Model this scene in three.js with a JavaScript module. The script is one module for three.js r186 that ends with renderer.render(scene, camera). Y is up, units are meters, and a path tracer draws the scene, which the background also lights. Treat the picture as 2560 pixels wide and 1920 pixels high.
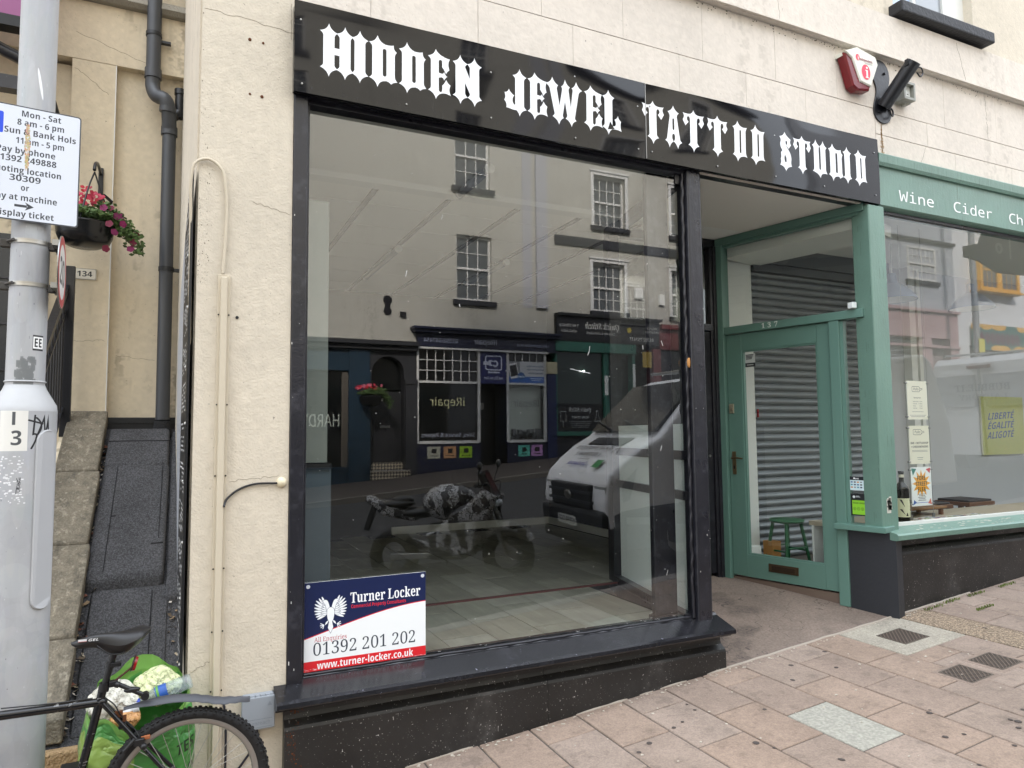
import * as THREE from 'three';
import { mergeGeometries } from 'three/addons/utils/BufferGeometryUtils.js';
import { RoundedBoxGeometry } from 'three/addons/geometries/RoundedBoxGeometry.js';

// ---------- camera, sky, sun, exposure ----------
const scene = new THREE.Scene();
const camera = new THREE.PerspectiveCamera(57.71, 4 / 3, 0.05, 400);
camera.position.set(0, 1.845, 3.75);
camera.up.set(-0.02176, 0.99746, 0.06783);
camera.lookAt(0 + 0.42586, 1.845 + 0.07063, 3.75 - 0.90203);
const renderer = new THREE.WebGLRenderer({ antialias: true });
renderer.toneMapping = THREE.LinearToneMapping;
renderer.toneMappingExposure = 3.4;
renderer.shadowMap.enabled = true;

function rng(s) { return () => { s |= 0; s = s + 0x6D2B79F5 | 0; let t = Math.imul(s ^ s >>> 15, 1 | s); t = t + Math.imul(t ^ t >>> 7, 61 | t) ^ t; return ((t ^ t >>> 14) >>> 0) / 4294967296; }; }
const R = rng(7);
const LAT = new Float32Array(65536); { const r = rng(99); for (let i = 0; i < 65536; i++) LAT[i] = r(); }
function vn(x, y, px, py) {           // tileable value noise
  const xi = Math.floor(x), yi = Math.floor(y), fx = x - xi, fy = y - yi, u = fx * fx * (3 - 2 * fx), v = fy * fy * (3 - 2 * fy);
  const a = ((xi % px) + px) % px, b = (a + 1) % px, c = ((yi % py) + py) % py, d = (c + 1) % py;
  const h = (p, q) => LAT[(p * 131 + q * 7919 + px * 17) & 65535];
  return (h(a, c) * (1 - u) + h(b, c) * u) * (1 - v) + (h(a, d) * (1 - u) + h(b, d) * u) * v;
}
function fbm(u, v, p, o = 4, q = p) { let s = 0, a = 0.5, n = 0; for (let i = 0; i < o; i++) { s += a * vn(u * p, v * q, p, q); n += a; a *= 0.5; p *= 2; q *= 2; } return s / n; }
const clamp = (x, a = 0, b = 1) => Math.min(b, Math.max(a, x));
const sst = (a, b, x) => { const t = clamp((x - a) / (b - a)); return t * t * (3 - 2 * t); };

{ // overcast sky: brighter overhead, soft cloud sheets
  const W = 512, H = 256, d = new Float32Array(W * H * 4);
  for (let j = 0; j < H; j++) for (let i = 0; i < W; i++) {
    const el = ((j + 0.5) / H - 0.5) * Math.PI, up = Math.max(0, Math.sin(el));
    const cl = fbm(i / W, j / H * 0.5, 8, 5), k = el < 0 ? 0.35 : (0.62 + 0.75 * up) * (0.82 + 0.36 * cl);
    const o = (j * W + i) * 4; d[o] = 0.93 * k; d[o + 1] = 0.99 * k; d[o + 2] = 1.09 * k; d[o + 3] = 1;
  }
  const t = new THREE.DataTexture(d, W, H, THREE.RGBAFormat, THREE.FloatType);
  t.mapping = THREE.EquirectangularReflectionMapping; t.magFilter = THREE.LinearFilter; t.wrapS = THREE.RepeatWrapping; t.needsUpdate = true;
  scene.background = t; scene.environment = t;
}
const sun = new THREE.DirectionalLight(0xfff6ec, 3.5);
sun.position.set(-12, 22.5, -30); sun.target.position.set(2, 1, 0);
sun.castShadow = true; sun.shadow.radius = 12; sun.shadow.mapSize.set(2048, 2048);
Object.assign(sun.shadow.camera, { left: -20, right: 20, top: 20, bottom: -20, near: 1, far: 80 });
scene.add(sun, sun.target);

// ---------- helpers ----------
const FR = { main: [0, 0, 0, 0], opp: [0, 0, 14.38, Math.PI], far: [0, 0, 11.9, Math.PI], green: [4.588, 0, -1.337, -1.3203], ret: [3.12, 0, -0.06, 1.349] };
const OFF = new Map(), used = new Map();
function numbered(n) { const k = used.get(n) || 0; used.set(n, k + 1); return k ? n + '_' + String(k).padStart(3, '0') : n; }
function place(o, frame, off) {
  const f = FR[frame], c = Math.cos(f[3]), s = Math.sin(f[3]);
  o.position.set(f[0] + c * off[0] + s * off[2], f[1] + off[1], f[2] - s * off[0] + c * off[2]); o.rotation.y = f[3]; OFF.set(o, off);
}
function thing(name, label, category, frame = 'main', off = [0, 0, 0], group) {
  const o = new THREE.Group(); o.name = numbered(name); scene.add(o); place(o, frame, off);
  o.userData = { label, category }; if (group) o.userData.group = group; return o;
}
function struct(name, label, frame = 'main', off = [0, 0, 0]) { const o = new THREE.Group(); o.name = numbered(name); scene.add(o); place(o, frame, off); o.userData = { kind: 'structure' }; if (label) o.userData.label = label; return o; }
const flat = (g) => { const n = g.index ? g.toNonIndexed() : g; for (const k of Object.keys(n.attributes)) if (!['position', 'normal', 'uv'].includes(k)) n.deleteAttribute(k); n.morphAttributes = {}; return n; };
function wuv(g) {                     // uv in metres from the dominant axis of each face
  const p = g.attributes.position, uv = new Float32Array(p.count * 2), a = new THREE.Vector3(), b = new THREE.Vector3(), c = new THREE.Vector3();
  for (let i = 0; i < p.count; i += 3) {
    a.fromBufferAttribute(p, i); b.fromBufferAttribute(p, i + 1); c.fromBufferAttribute(p, i + 2);
    const n = b.clone().sub(a).cross(c.clone().sub(a)), x = Math.abs(n.x), y = Math.abs(n.y), z = Math.abs(n.z);
    [a, b, c].forEach((q, k) => { const o = (i + k) * 2; if (z >= x && z >= y) { uv[o] = q.x; uv[o + 1] = q.y; } else if (x >= y) { uv[o] = q.z; uv[o + 1] = q.y; } else { uv[o] = q.x; uv[o + 1] = q.z; } });
  }
  g.setAttribute('uv', new THREE.BufferAttribute(uv, 2)); return g;
}
function geo(list, keepUV) { const g = list.length > 1 ? mergeGeometries(list.map(flat)) : flat(list[0]); if (!keepUV) wuv(g); return g; }
function obj(name, list, material, parent, o = {}) {
  const g = geo(Array.isArray(list) ? list : [list], o.uv), m = new THREE.Mesh(g, material), off = parent ? OFF.get(parent) || [0, 0, 0] : o.at || [0, 0, 0];
  g.translate(-off[0], -off[1], -off[2]);
  m.name = parent ? name : numbered(name); m.castShadow = m.receiveShadow = true;
  if (parent) { parent.add(m); OFF.set(m, off); } else { scene.add(m); place(m, o.frame || 'main', off); }
  if (o.label) m.userData.label = o.label; if (o.category) m.userData.category = o.category; if (o.group) m.userData.group = o.group; if (o.kind) m.userData.kind = o.kind;
  return m;
}
function share(name, g, m, parent, x, y, z, ry = 0) { const k = new THREE.Mesh(g, m), f = OFF.get(parent) || [0, 0, 0]; k.name = name; k.castShadow = k.receiveShadow = true; k.position.set(x - f[0], y - f[1], z - f[2]); k.rotation.y = ry; parent.add(k); return k; }
const B = (x0, x1, y0, y1, z0, z1, r = 0) => (r ? new RoundedBoxGeometry(x1 - x0, y1 - y0, z1 - z0, 1, r) : new THREE.BoxGeometry(x1 - x0, y1 - y0, z1 - z0)).translate((x0 + x1) / 2, (y0 + y1) / 2, (z0 + z1) / 2);
const O = (x0, x1, y0, y1, z0, z1, r = 0) => B(-x1, -x0, y0, y1, z0, z1, r);   // opposite side of the street: world x given, z towards the road
const poly = (pts) => { const s = new THREE.Shape(); pts.forEach(([x, y], i) => i ? s.lineTo(x, y) : s.moveTo(x, y)); s.closePath(); return s; };
const exZ = (pts, z0, z1, bevel = 0, holes = []) => { const s = pts instanceof THREE.Shape ? pts : poly(pts); for (const h of holes) s.holes.push(poly(h)); return new THREE.ExtrudeGeometry(s, { depth: z1 - z0 - 2 * bevel, bevelEnabled: bevel > 0, bevelThickness: bevel, bevelSize: bevel, bevelOffset: -bevel, bevelSegments: 1, curveSegments: 10 }).translate(0, 0, z0 + bevel); };
const exX = (zy, x0, x1) => new THREE.ExtrudeGeometry(poly(zy), { depth: x1 - x0, bevelEnabled: false, curveSegments: 8 }).rotateY(-Math.PI / 2).translate(x1, 0, 0);   // profile of (z, y) run along x
const V = (a) => new THREE.Vector3(...a);
function cyl(p, q, r0, r1 = r0, n = 14, open = false) {
  const a = V(p), b = V(q), d = b.clone().sub(a), g = new THREE.CylinderGeometry(r1, r0, d.length(), n, 1, open);
  g.applyQuaternion(new THREE.Quaternion().setFromUnitVectors(new THREE.Vector3(0, 1, 0), d.normalize())).translate((a.x + b.x) / 2, (a.y + b.y) / 2, (a.z + b.z) / 2); return g;
}
const tube = (pts, r, n = 24, m = 8, closed = false) => new THREE.TubeGeometry(new THREE.CatmullRomCurve3(pts.map(V), closed, 'centripetal'), n, r, m, closed);
const ball = (x, y, z, r, sx = 1, sy = 1, sz = 1, n = 14) => new THREE.SphereGeometry(r, n, Math.ceil(n * 0.7)).scale(sx, sy, sz).translate(x, y, z);
const lathe = (pts, n = 24) => new THREE.LatheGeometry(pts.map((p) => new THREE.Vector2(...p)), n);
const shear = (g, k = 0.084) => { const p = g.attributes.position; for (let i = 0; i < p.count; i++) p.setY(i, p.getY(i) + k * p.getX(i)); g.computeVertexNormals(); return g; };
const gy = (x) => 0.084 * x;
function warp(g, f) { const p = g.attributes.position, v = new THREE.Vector3(); for (let i = 0; i < p.count; i++) { v.fromBufferAttribute(p, i); f(v); p.setXYZ(i, v.x, v.y, v.z); } g.computeVertexNormals(); return g; }
function tex(n, m, fn, srgb, rep) {
  const d = new Uint8Array(n * m * 4);
  for (let j = 0; j < m; j++) for (let i = 0; i < n; i++) { const c = fn((i + 0.5) / n, (j + 0.5) / m, i, j), o = (j * n + i) * 4; if (c.length) { d[o] = clamp(c[0], 0, 255); d[o + 1] = clamp(c[1], 0, 255); d[o + 2] = clamp(c[2], 0, 255); } else d[o] = d[o + 1] = d[o + 2] = clamp(c * 255, 0, 255); d[o + 3] = 255; }
  const t = new THREE.DataTexture(d, n, m); t.magFilter = THREE.LinearFilter; t.minFilter = THREE.LinearMipmapLinearFilter; t.generateMipmaps = true; t.wrapS = t.wrapT = THREE.RepeatWrapping; if (srgb) t.colorSpace = THREE.SRGBColorSpace; if (rep) t.repeat.set(rep[0], rep[1] ?? rep[0]); t.needsUpdate = true; return t;
}
function canvasTex(w, h, draw) { const c = document.createElement('canvas'); c.width = w; c.height = h; const x = c.getContext('2d'); draw(x, w, h); const t = new THREE.CanvasTexture(c); t.colorSpace = THREE.SRGBColorSpace; t.anisotropy = 8; return t; }
const std = (color, roughness = 0.7, o = {}) => new THREE.MeshStandardMaterial({ color, roughness, ...o });
const phys = (color, roughness, o = {}) => new THREE.MeshPhysicalMaterial({ color, roughness, ...o });
// a printed or painted flat face on a real body: front carries the print, the other faces the edge material
function board(name, x0, x1, y0, y1, z0, z1, front, edge, parent, o = {}) {
  const g = B(x0, x1, y0, y1, z0, z1), off = parent ? OFF.get(parent) || [0, 0, 0] : o.at || [0, 0, 0]; g.translate(-off[0], -off[1], -off[2]);
  const m = new THREE.Mesh(g, [edge, edge, edge, edge, front, edge]); m.castShadow = m.receiveShadow = true; m.name = parent ? name : numbered(name);
  if (parent) { parent.add(m); OFF.set(m, off); } else { scene.add(m); place(m, o.frame || 'main', off); }
  if (o.label) m.userData.label = o.label; if (o.category) m.userData.category = o.category; if (o.group) m.userData.group = o.group; return m;
}
function text(x, s, px, py, font, fill, w, align = 'center') { x.font = font; x.fillStyle = fill; x.textAlign = align; x.textBaseline = 'alphabetic'; if (w) { const m = x.measureText(s).width; x.save(); x.translate(px, py); x.scale(w / m, 1); x.fillText(s, 0, 0); x.restore(); } else x.fillText(s, px, py); }
function dup(root, x, y, z, ry, label, group) { const r = root.clone(); r.name = numbered(root.name.replace(/_\d+$/, '')); scene.add(r); r.position.set(x, y, z); r.rotation.y = ry; r.userData = { ...root.userData, label }; if (group) r.userData.group = group; return r; }

// ---------- materials ----------
const grain = tex(512, 512, (u, v) => fbm(u, v, 48, 3) * 0.75 + 0.25 * fbm(u, v, 12, 2), false, [1.15]);
const castBump = tex(512, 512, (u, v) => { const a = fbm(u, v, 60, 3), b = fbm(u + 0.3, v + 0.7, 24, 2); return clamp(0.6 * Math.pow(a, 1.3) + 0.5 * b); }, false, [2.1]);
function castColor(r, g, b, dirt, seed) {
  return tex(1024, 1024, (u, v) => {
    const m = fbm(u + seed, v, 5, 5), f = fbm(u, v + seed, 90, 2), st = fbm(u + seed, v, 40, 3, 6), sp = vn(u * 380, v * 380, 380, 380);
    let k = 0.94 + 0.1 * m + 0.06 * (f - 0.5);
    const grime = dirt * sst(0.56, 0.78, m * 0.65 + st * 0.35) * sst(0.3, 0.75, f) * 0.55; k *= 1 - grime;
    if (sp > 0.985 - dirt * 0.012) k *= 0.66;
    return [r * k, g * k * (1 - grime * 0.02), b * k * (1 - grime * 0.06)];
  }, true, [0.34]);
}
const M = {};
M.cream = std(0xffffff, 0.92, { map: castColor(206, 196, 178, 0.24, 0.1), bumpMap: castBump, bumpScale: 0.0024 });
M.creamSmooth = std(0xffffff, 0.88, { map: castColor(212, 203, 191, 0.18, 0.53), bumpMap: grain, bumpScale: 0.0022 });
M.creamBack = std(0xffffff, 0.92, { map: castColor(212, 198, 172, 0.38, 0.77), bumpMap: grain, bumpScale: 0.003 });
M.creamFar = std(0xffffff, 0.9, { map: castColor(174, 172, 163, 0.3, 0.31), bumpMap: grain, bumpScale: 0.003 });
const flake = tex(512, 512, (u, v) => { const a = fbm(u, v, 30, 3, 6), b = fbm(u, v, 70, 2); return a * 0.6 + b * 0.4; }, false, [1.6]);
const blackWear = tex(512, 512, (u, v) => { const s = vn(u * 150, v * 150, 150, 150), m = fbm(u, v, 6, 4), k = 26 + 14 * m; const chip = s > 0.987 ? 120 : 0, dust = 14 * sst(0.55, 0.8, fbm(u, v, 24, 3)); return [k + chip + dust, k * 1.0 + chip + dust, k * 1.18 + chip + dust]; }, true, [0.9]);
M.blackPaint = phys(0xffffff, 0.34, { map: blackWear, bumpMap: flake, bumpScale: 0.0016, roughnessMap: tex(256, 256, (u, v) => 0.7 + 0.5 * fbm(u, v, 10, 4), false, [1]) });
M.sill = phys(0xffffff, 0.22, { map: tex(512, 512, (u, v) => { const s = vn(u * 190, v * 190, 190, 190), m = fbm(u, v, 5, 4), sm = sst(0.5, 0.72, fbm(u + 0.2, v, 7, 4)) * sst(0.35, 0.7, fbm(u, v, 60, 2)); const k = 24 + 12 * m + 14 * sm + (s > 0.982 ? 130 : 0); return [k, k, k * 1.1]; }, true, [0.8]), roughnessMap: tex(256, 256, (u, v) => 0.5 + 0.9 * fbm(u, v, 8, 4), false, [1]) });
M.granite = phys(0xffffff, 0.42, { map: tex(1024, 1024, (u, v) => { const s = vn(u * 190, v * 190, 190, 190), c = vn(u * 90 + 7, v * 90, 90, 90), m = fbm(u, v, 6, 5), d = sst(0.5, 0.75, m); let k = 26 + 22 * m + 30 * d * fbm(u, v, 60, 2); if (s > 0.94) k += 60 + 150 * (s - 0.94) / 0.06; if (c > 0.968) k += 110; return [k * 1.02, k, k * 0.98]; }, true, [0.85]), bumpMap: grain, bumpScale: 0.001, roughnessMap: tex(256, 256, (u, v) => 0.55 + 0.8 * fbm(u, v, 9, 4), false, [0.9]) });
M.acrylic = phys(0x0b0b0e, 0.035, { ior: 1.56 });
M.pane = phys(0xf4f7f5, 0.0, { transmission: 1, thickness: 0, ior: 2.1 });
M.paneShop = phys(0xf4f7f5, 0.0, { transmission: 1, thickness: 0, ior: 1.7 });
M.paneSmall = phys(0xf4f7f5, 0.0, { transmission: 1, thickness: 0, ior: 1.6 });
const greenMap = tex(1024, 1024, (u, v) => { const m = fbm(u, v, 5, 4), c = fbm(u, v + 0.4, 150, 2, 7), k = 0.94 + 0.12 * m, cr = c > 0.86 ? 0.74 : 1; return [103 * k * cr, 133 * k * cr, 120 * k * cr]; }, true, [0.75]);
M.green = phys(0xffffff, 0.42, { map: greenMap, bumpMap: flake, bumpScale: 0.0022 });
M.greenDoor = phys(0x5e8075, 0.4, { bumpMap: grain, bumpScale: 0.0006 });
M.white = std(0xe2e3de, 0.7, { bumpMap: grain, bumpScale: 0.0006 });
M.whitePaint = std(0xd8d8d2, 0.55);
M.plaster = std(0xe6e2d8, 0.9, { bumpMap: grain, bumpScale: 0.0012 });
M.ceilTile = std(0xeaeae4, 0.95, { bumpMap: grain, bumpScale: 0.001 });
M.darkWall = std(0x2a2928, 0.85);
M.dark = std(0x141416, 0.6);
M.steel = std(0x9a9a98, 0.35, { metalness: 0.9 });
M.brass = std(0x6d5d43, 0.45, { metalness: 0.7 });
M.blackPlastic = phys(0x17181a, 0.38);
M.iron = phys(0x15161b, 0.34, { bumpMap: grain, bumpScale: 0.0012 });
M.rust = std(0x5c3318, 0.9);
// ================= the cream building with both shops =================
const bld = thing('rendered_building', 'cream rendered shop building with ashlar lines above the black sign', 'building', 'main', [4.5, 0.3, -2.5]);
obj('pillar', [B(0.045, 0.497, -0.4, 5.6, -0.28, 0)], M.cream, bld, { label: 'roughcast cream pillar left of the black shopfront' });
obj('wall', [B(0.497, 12, 3.7, 4.925, -0.3, -0.02), B(0.497, 5.39, 5.32, 15.5, -0.3, 0), B(5.39, 6.49, 7.25, 15.5, -0.3, 0), B(6.49, 12, 5.32, 15.5, -0.3, 0), B(0.045, 0.497, 5.6, 15.5, -0.3, 0)], M.cream, bld);
obj('string_course', [exX([[-0.28, 4.925], [0.035, 4.925], [0.045, 4.935], [0.045, 5.30], [0.02, 5.32], [-0.28, 5.32]], 0.5, 12)], M.creamSmooth, bld);
obj('drip_ledge', [exX([[0.045, 4.925], [0.045, 4.945], [0.062, 4.938], [0.062, 4.925]], 0.5, 12)], M.creamSmooth, bld);
{ // lined-out render blocks above the fascias
  const rows = [[3.66, 4.48, [0.5, 0.91, 1.565, 2.228, 3.086, 3.7, 4.305, 5.09]], [4.486, 4.922, [0.5, 1.2, 2.0, 2.62, 3.3, 4.0, 4.66, 5.3, 6.0, 6.75, 7.45, 8.2, 9, 12]], [4.276, 4.48, [5.093, 5.75, 6.5, 7.2, 7.9, 12]], [3.95, 4.27, [5.093, 6.12, 6.95, 7.6, 12]]];
  for (const [y0, y1, xs] of rows) for (let i = 0; i + 1 < xs.length; i++) obj('block', [B(xs[i] + 0.0012, xs[i + 1] - 0.0012, y0, y1, -0.03, 0.0005 + R() * 0.0016)], M.creamSmooth, bld);
}
// party and back walls, roof, floors above (close the rooms)
obj('party_wall', [B(0.3, 0.5, -0.4, 15.5, -6.2, -0.3), B(11.8, 12, -0.4, 15.5, -6.2, -0.3), B(0.3, 12, -0.4, 15.5, -6.4, -6.2)], M.creamBack, bld);
obj('floor_slab', [B(0.3, 12, 3.74, 3.95, -6.2, -0.3)], M.plaster, bld); obj('roof_slab', [B(0.3, 12, 15.4, 15.6, -6.4, 0.02)], M.plaster, bld);
{ // side face of the pillar, running back slightly askew
  const g = B(-0.2, 0.2, -0.4, 7, -1.3, 1.3).translate(0, 0, 0); g.rotateY(0.037).translate(0.2 - 0.012, 0, -1.37);
  obj('side_wall', [g], M.cream, bld);
}
// upper window at top right
{
  const w = obj('sash_window', [B(5.39, 6.25, 5.42, 5.5, -0.12, -0.07), B(5.39, 5.44, 5.42, 7.25, -0.12, -0.07), B(6.19, 6.49, 5.42, 7.25, -0.16, -0.08), B(5.76, 5.8, 5.5, 7.25, -0.12, -0.075), B(5.39, 6.49, 7.15, 7.25, -0.12, -0.07)], M.whitePaint, bld);
  obj('pane', [B(5.44, 5.76, 5.5, 7.15, -0.105, -0.1)], phys(0xaebfd6, 0.05, { ior: 1.6 }), w); obj('pane', [B(5.8, 6.19, 5.5, 7.15, -0.105, -0.1)], phys(0x8f9498, 0.05, { ior: 1.6 }), w);
  obj('blind', [B(5.4, 6.2, 5.45, 7.2, -0.2, -0.18)], M.whitePaint, w);
  obj('window_sill', [warp(new RoundedBoxGeometry(1.27, 0.1, 0.26, 1, 0.012).translate(5.965, 5.382, -0.0), (v) => { v.y += 0.006 * Math.sin(v.x * 9) + 0.004 * Math.sin(v.x * 23 + 1); v.z += 0.006 * Math.sin(v.x * 15); })], phys(0x1b1c20, 0.6, { bumpMap: grain, bumpScale: 0.004 }), bld);
}
// ---------- fascia sign ----------
const GLY = (() => { // spiked blackletter-like capitals, 100 units high
  const stem = (x, t = 1, b = 1, w = 10) => { const s = w + 6; return `M${x - w} 50L${x - w} 24Q${x - w} 20 ${x - s} 16` + (t ? `Q${x - 3} 13 ${x} 0Q${x + 3} 13 ${x + s} 16` : `L${x + s} 16`) + `Q${x + w} 20 ${x + w} 24L${x + w} 76Q${x + w} 80 ${x + s} 84` + (b ? `Q${x + 3} 87 ${x} 100Q${x - 3} 87 ${x - s} 84` : `L${x - s} 84`) + `Q${x - w} 80 ${x - w} 76Z`; };
  const star = (x, y, r) => `M${x} ${y - r}Q${x + r * 0.25} ${y - r * 0.25} ${x + r} ${y}Q${x + r * 0.25} ${y + r * 0.25} ${x} ${y + r}Q${x - r * 0.25} ${y + r * 0.25} ${x - r} ${y}Q${x - r * 0.25} ${y - r * 0.25} ${x} ${y - r}Z`;
  const Dd = 'M6 50L6 24Q6 20 0 16Q13 13 16 0Q20 13 31 15Q40 16 47 13Q46 22 53 26Q49 30 49 36L49 74Q49 79 54 84Q46 85 42 90Q36 84 30 86Q20 87 16 100Q13 87 0 84Q6 80 6 76Z';
  const Oo = 'M6 50L6 24Q6 20 0 16Q13 13 16 0Q20 12 31 14Q38 15 46 13Q41 20 41 26L41 74Q41 80 46 87Q38 84 31 86Q20 88 16 100Q13 87 0 84Q6 80 6 76Z';
  const slot = (x0, x1, y0, y1) => [x0, x1, y0, y1];
  const armT = 'M14 12L30 12Q38 14 46 13Q42 22 46 33L40 42L33 33Q37 28 35 22Q34 18 30 18Q27 19 27 24L27 40L14 40Z', armB = 'M14 88L30 86Q40 84 47 88Q43 78 47 67Q42 63 40 56Q38 64 32 66Q36 72 35 77Q33 82 29 82Q27 81 27 76L27 60L14 60Z';
  const tee = 'M20 50L20 26Q20 17 15 17Q10 19 12 26L16 30L7 40L1 30Q-2 28 2 22Q5 16 -1 10Q14 13 22 10Q27 8 30 0Q33 8 38 10Q46 13 61 10Q55 16 58 22Q62 28 59 30L53 40L44 30L48 26Q50 19 45 17Q40 17 40 26L40 76Q40 80 46 84Q33 87 30 100Q27 87 14 84Q20 80 20 76Z';
  return {
    H: [stem(16) + stem(45) + 'M20 44L42 44L42 57L20 57Z', [], 16], I: [stem(16), [], 16], D: [Dd, [slot(26, 33, 24, 77)], 16], O: [Oo, [slot(22, 27, 22, 78)], 16],
    E: ['M6 50L6 24Q6 20 0 16Q13 13 16 0Q22 13 45 15Q39 24 44 37Q39 40 37 46Q33 38 29 34L29 24Q29 20 26 20Q22 20 22 25L22 46L28 47Q32 47 33 42Q35 49 40 51Q35 53 33 60Q32 55 28 54L22 56L22 80Q22 84 26 84Q29 83 29 77L29 70Q34 66 37 57Q40 64 46 67Q41 78 47 88Q36 84 30 86Q20 88 16 100Q13 87 0 84Q6 80 6 76Z', [], 16],
    N: [stem(16) + stem(46) + 'M10 22L24 18L52 80L40 84Z', [], 16],
    J: [stem(36) + 'M40 88L20 88Q12 86 6 86Q8 76 1 71Q6 66 2 55Q10 54 12 46Q15 54 24 58Q20 62 20 70Q22 78 27 77L30 70L44 76Z', [], 36],
    W: ['M10 26Q8 20 0 16Q13 13 16 0Q20 12 30 16Q26 20 27 25L33 58L39 25Q40 20 37 17Q44 13 46 0Q50 12 58 15Q54 19 55 25L60 58L64 25Q66 20 62 16Q70 12 73 0Q77 13 88 17Q81 20 79 26L70 78Q69 82 74 85Q64 88 62 100Q58 87 47 84Q52 80 51 75L46 48L41 76Q40 80 43 84Q35 87 32 100Q28 88 16 84Q22 80 21 76Z', [], 16],
    L: [stem(16) + 'M14 88L26 86Q38 84 50 88Q45 80 48 66Q42 62 40 54Q38 61 31 64Q36 70 34 76Q31 80 27 79L20 70Z', [], 16],
    T: [tee, [], 30], A: ['M12 76L20 26Q20 20 14 16Q26 12 30 0Q34 12 46 16Q40 20 40 26L48 76Q48 80 54 84Q44 87 42 100Q38 88 30 84Q34 80 34 74Q34 66 30 66Q26 66 26 74Q26 80 30 84Q22 88 18 100Q16 87 6 84Q12 80 12 76Z', [[27.5, 32.5, 30, 57]], 30],
    S: ['M18 0Q21 10 38 18Q33 24 38 32L30 42L22 34Q27 30 25 24Q22 20 20 24Q19 32 25 40Q40 56 38 70Q36 80 40 86Q24 88 20 100Q16 88 0 86Q6 80 3 70Q6 66 4 54L12 46L18 58Q14 62 15 70Q16 78 20 78Q23 76 22 68Q20 60 12 52Q-2 38 4 26Q6 20 0 14Q14 12 18 0Z', [], 18],
    U: ['M6 50L6 24Q6 20 0 16Q11 13 14 0Q17 12 27 16Q24 20 24 24L24 72Q24 78 27 78Q30 78 30 72L30 24Q30 20 27 16Q37 12 40 0Q43 13 54 17Q48 20 48 26L48 74Q48 80 53 86Q40 85 35 88Q30 90 28 100Q24 88 0 84Q6 80 6 76Z', [], 14],
  };
})();
const LETTERS = 'H.668 I.836 D.934 D1.104 E1.275 N1.426 J1.813 E1.915 W2.039 E2.315 L2.451 T2.807 A2.977 T3.149 T3.36 O3.545 O3.714 S4.002 T4.178 U4.325 D4.506 I4.666 O4.796'.split(' ').map((s) => [s[0], +s.slice(1)]);
function signFace(x0, x1, y0, y1) {
  return canvasTex(2048, 480, (x, w, h) => {
    const k = w / (x1 - x0), ky = h / (y1 - y0); x.fillStyle = '#0d0d10'; x.fillRect(0, 0, w, h);
    const r = rng(Math.round(x0 * 100)); x.strokeStyle = 'rgba(150,150,160,.16)';
    for (let i = 0; i < 26; i++) { const a = r() * w, b = r() * h; x.lineWidth = 1 + r() * 1.5; x.beginPath(); x.moveTo(a, b); x.lineTo(a + r() * 8 - 4, b + 10 + r() * 60); x.stroke(); }
    for (let i = 0; i < 240; i++) { x.fillStyle = `rgba(190,190,200,${0.05 + r() * 0.14})`; const s = 1 + r() * 5; x.fillRect(r() * w, h - 4 - Math.pow(r(), 3) * 70, s * 0.5, s * 1.6); }
    for (const [c, lx] of LETTERS) {
      const [p, slots, ax] = GLY[c], s = 0.003; x.save(); x.translate((lx - ax * s - x0) * k, (y1 - 4.066) * ky); x.scale(s * k, s * ky);
      x.fillStyle = '#eef0f2'; x.fill(new Path2D(p)); x.fillStyle = '#0d0d10';
      for (const [a, b, c2, d] of slots) { x.beginPath(); x.roundRect(a, c2, b - a, d - c2, (b - a) * 0.45); x.fill(); }
      x.restore();
    }
  });
}
const fascia = thing('shop_sign', 'long black gloss shop sign reading HIDDEN JEWEL TATTOO STUDIO in white', 'shop sign', 'main', [2.76, 3.655, 0.04]);
function signPanel(x0, x1, seed) {
  const y0 = 3.655, g = new THREE.BoxGeometry(x1 - x0, 0.52, 0.02, 40, 10, 1), r = rng(seed), a = [r(), r(), r(), r()];
  g.translate((x0 + x1) / 2, y0 + 0.26, 0.05);
  warp(g, (v) => { const t = (v.y - y0) / 0.52; v.y = y0 + t * (4.157 - 3.655 + 0.0075 * (v.x - 0.49)); if (v.z > 0.05) v.z += 0.0018 * Math.sin(v.x * 3.1 + a[0] * 6 + t * 2) + 0.0014 * Math.sin(t * 5 + a[1] * 6 + v.x * 1.7) + 0.0009 * Math.sin(v.x * 7.7 + a[2] * 6) - 0.004 * sst(0.75, 1, t) * (0.5 + 0.5 * Math.sin(v.x * 2 + a[3] * 6)) - 0.003 * sst(0.25, 0, t); });
  const p = g.attributes.position, uv = g.attributes.uv; for (let i = 0; i < p.count; i++) uv.setXY(i, (p.getX(i) - x0) / (x1 - x0), (p.getY(i) - y0) / 0.535);
  const off = OFF.get(fascia), mesh = new THREE.Mesh(g, phys(0xffffff, 0.045, { map: signFace(x0, x1, y0, y0 + 0.535), ior: 1.46 }));
  g.translate(-off[0], -off[1], -off[2]); mesh.name = 'panel'; mesh.castShadow = mesh.receiveShadow = true; fascia.add(mesh);
}
signPanel(0.488, 2.743, 3); signPanel(2.746, 5.035, 8);
obj('backing_board', [B(0.49, 5.03, 3.665, 4.14, 0.004, 0.04)], M.dark, fascia);
obj('edge_trim', [B(2.7425, 2.7465, 3.657, 4.17, 0.05, 0.0635)], M.steel, fascia);
{ const sg = new THREE.CylinderGeometry(0.005, 0.006, 0.004, 10).rotateX(Math.PI / 2); for (const [x, y] of [[0.52, 4.05], [0.53, 3.70], [1.1, 3.70], [1.62, 3.72], [1.62, 4.0], [2.2, 3.70], [2.2, 4.1], [2.68, 3.71], [2.68, 4.0], [2.79, 3.71], [2.78, 4.02], [3.35, 3.70], [3.9, 3.71], [3.9, 4.02], [4.4, 3.71], [4.98, 3.72], [4.98, 4.07]]) share('screw', sg, M.steel, fascia, x, y, 0.0625); }

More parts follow.
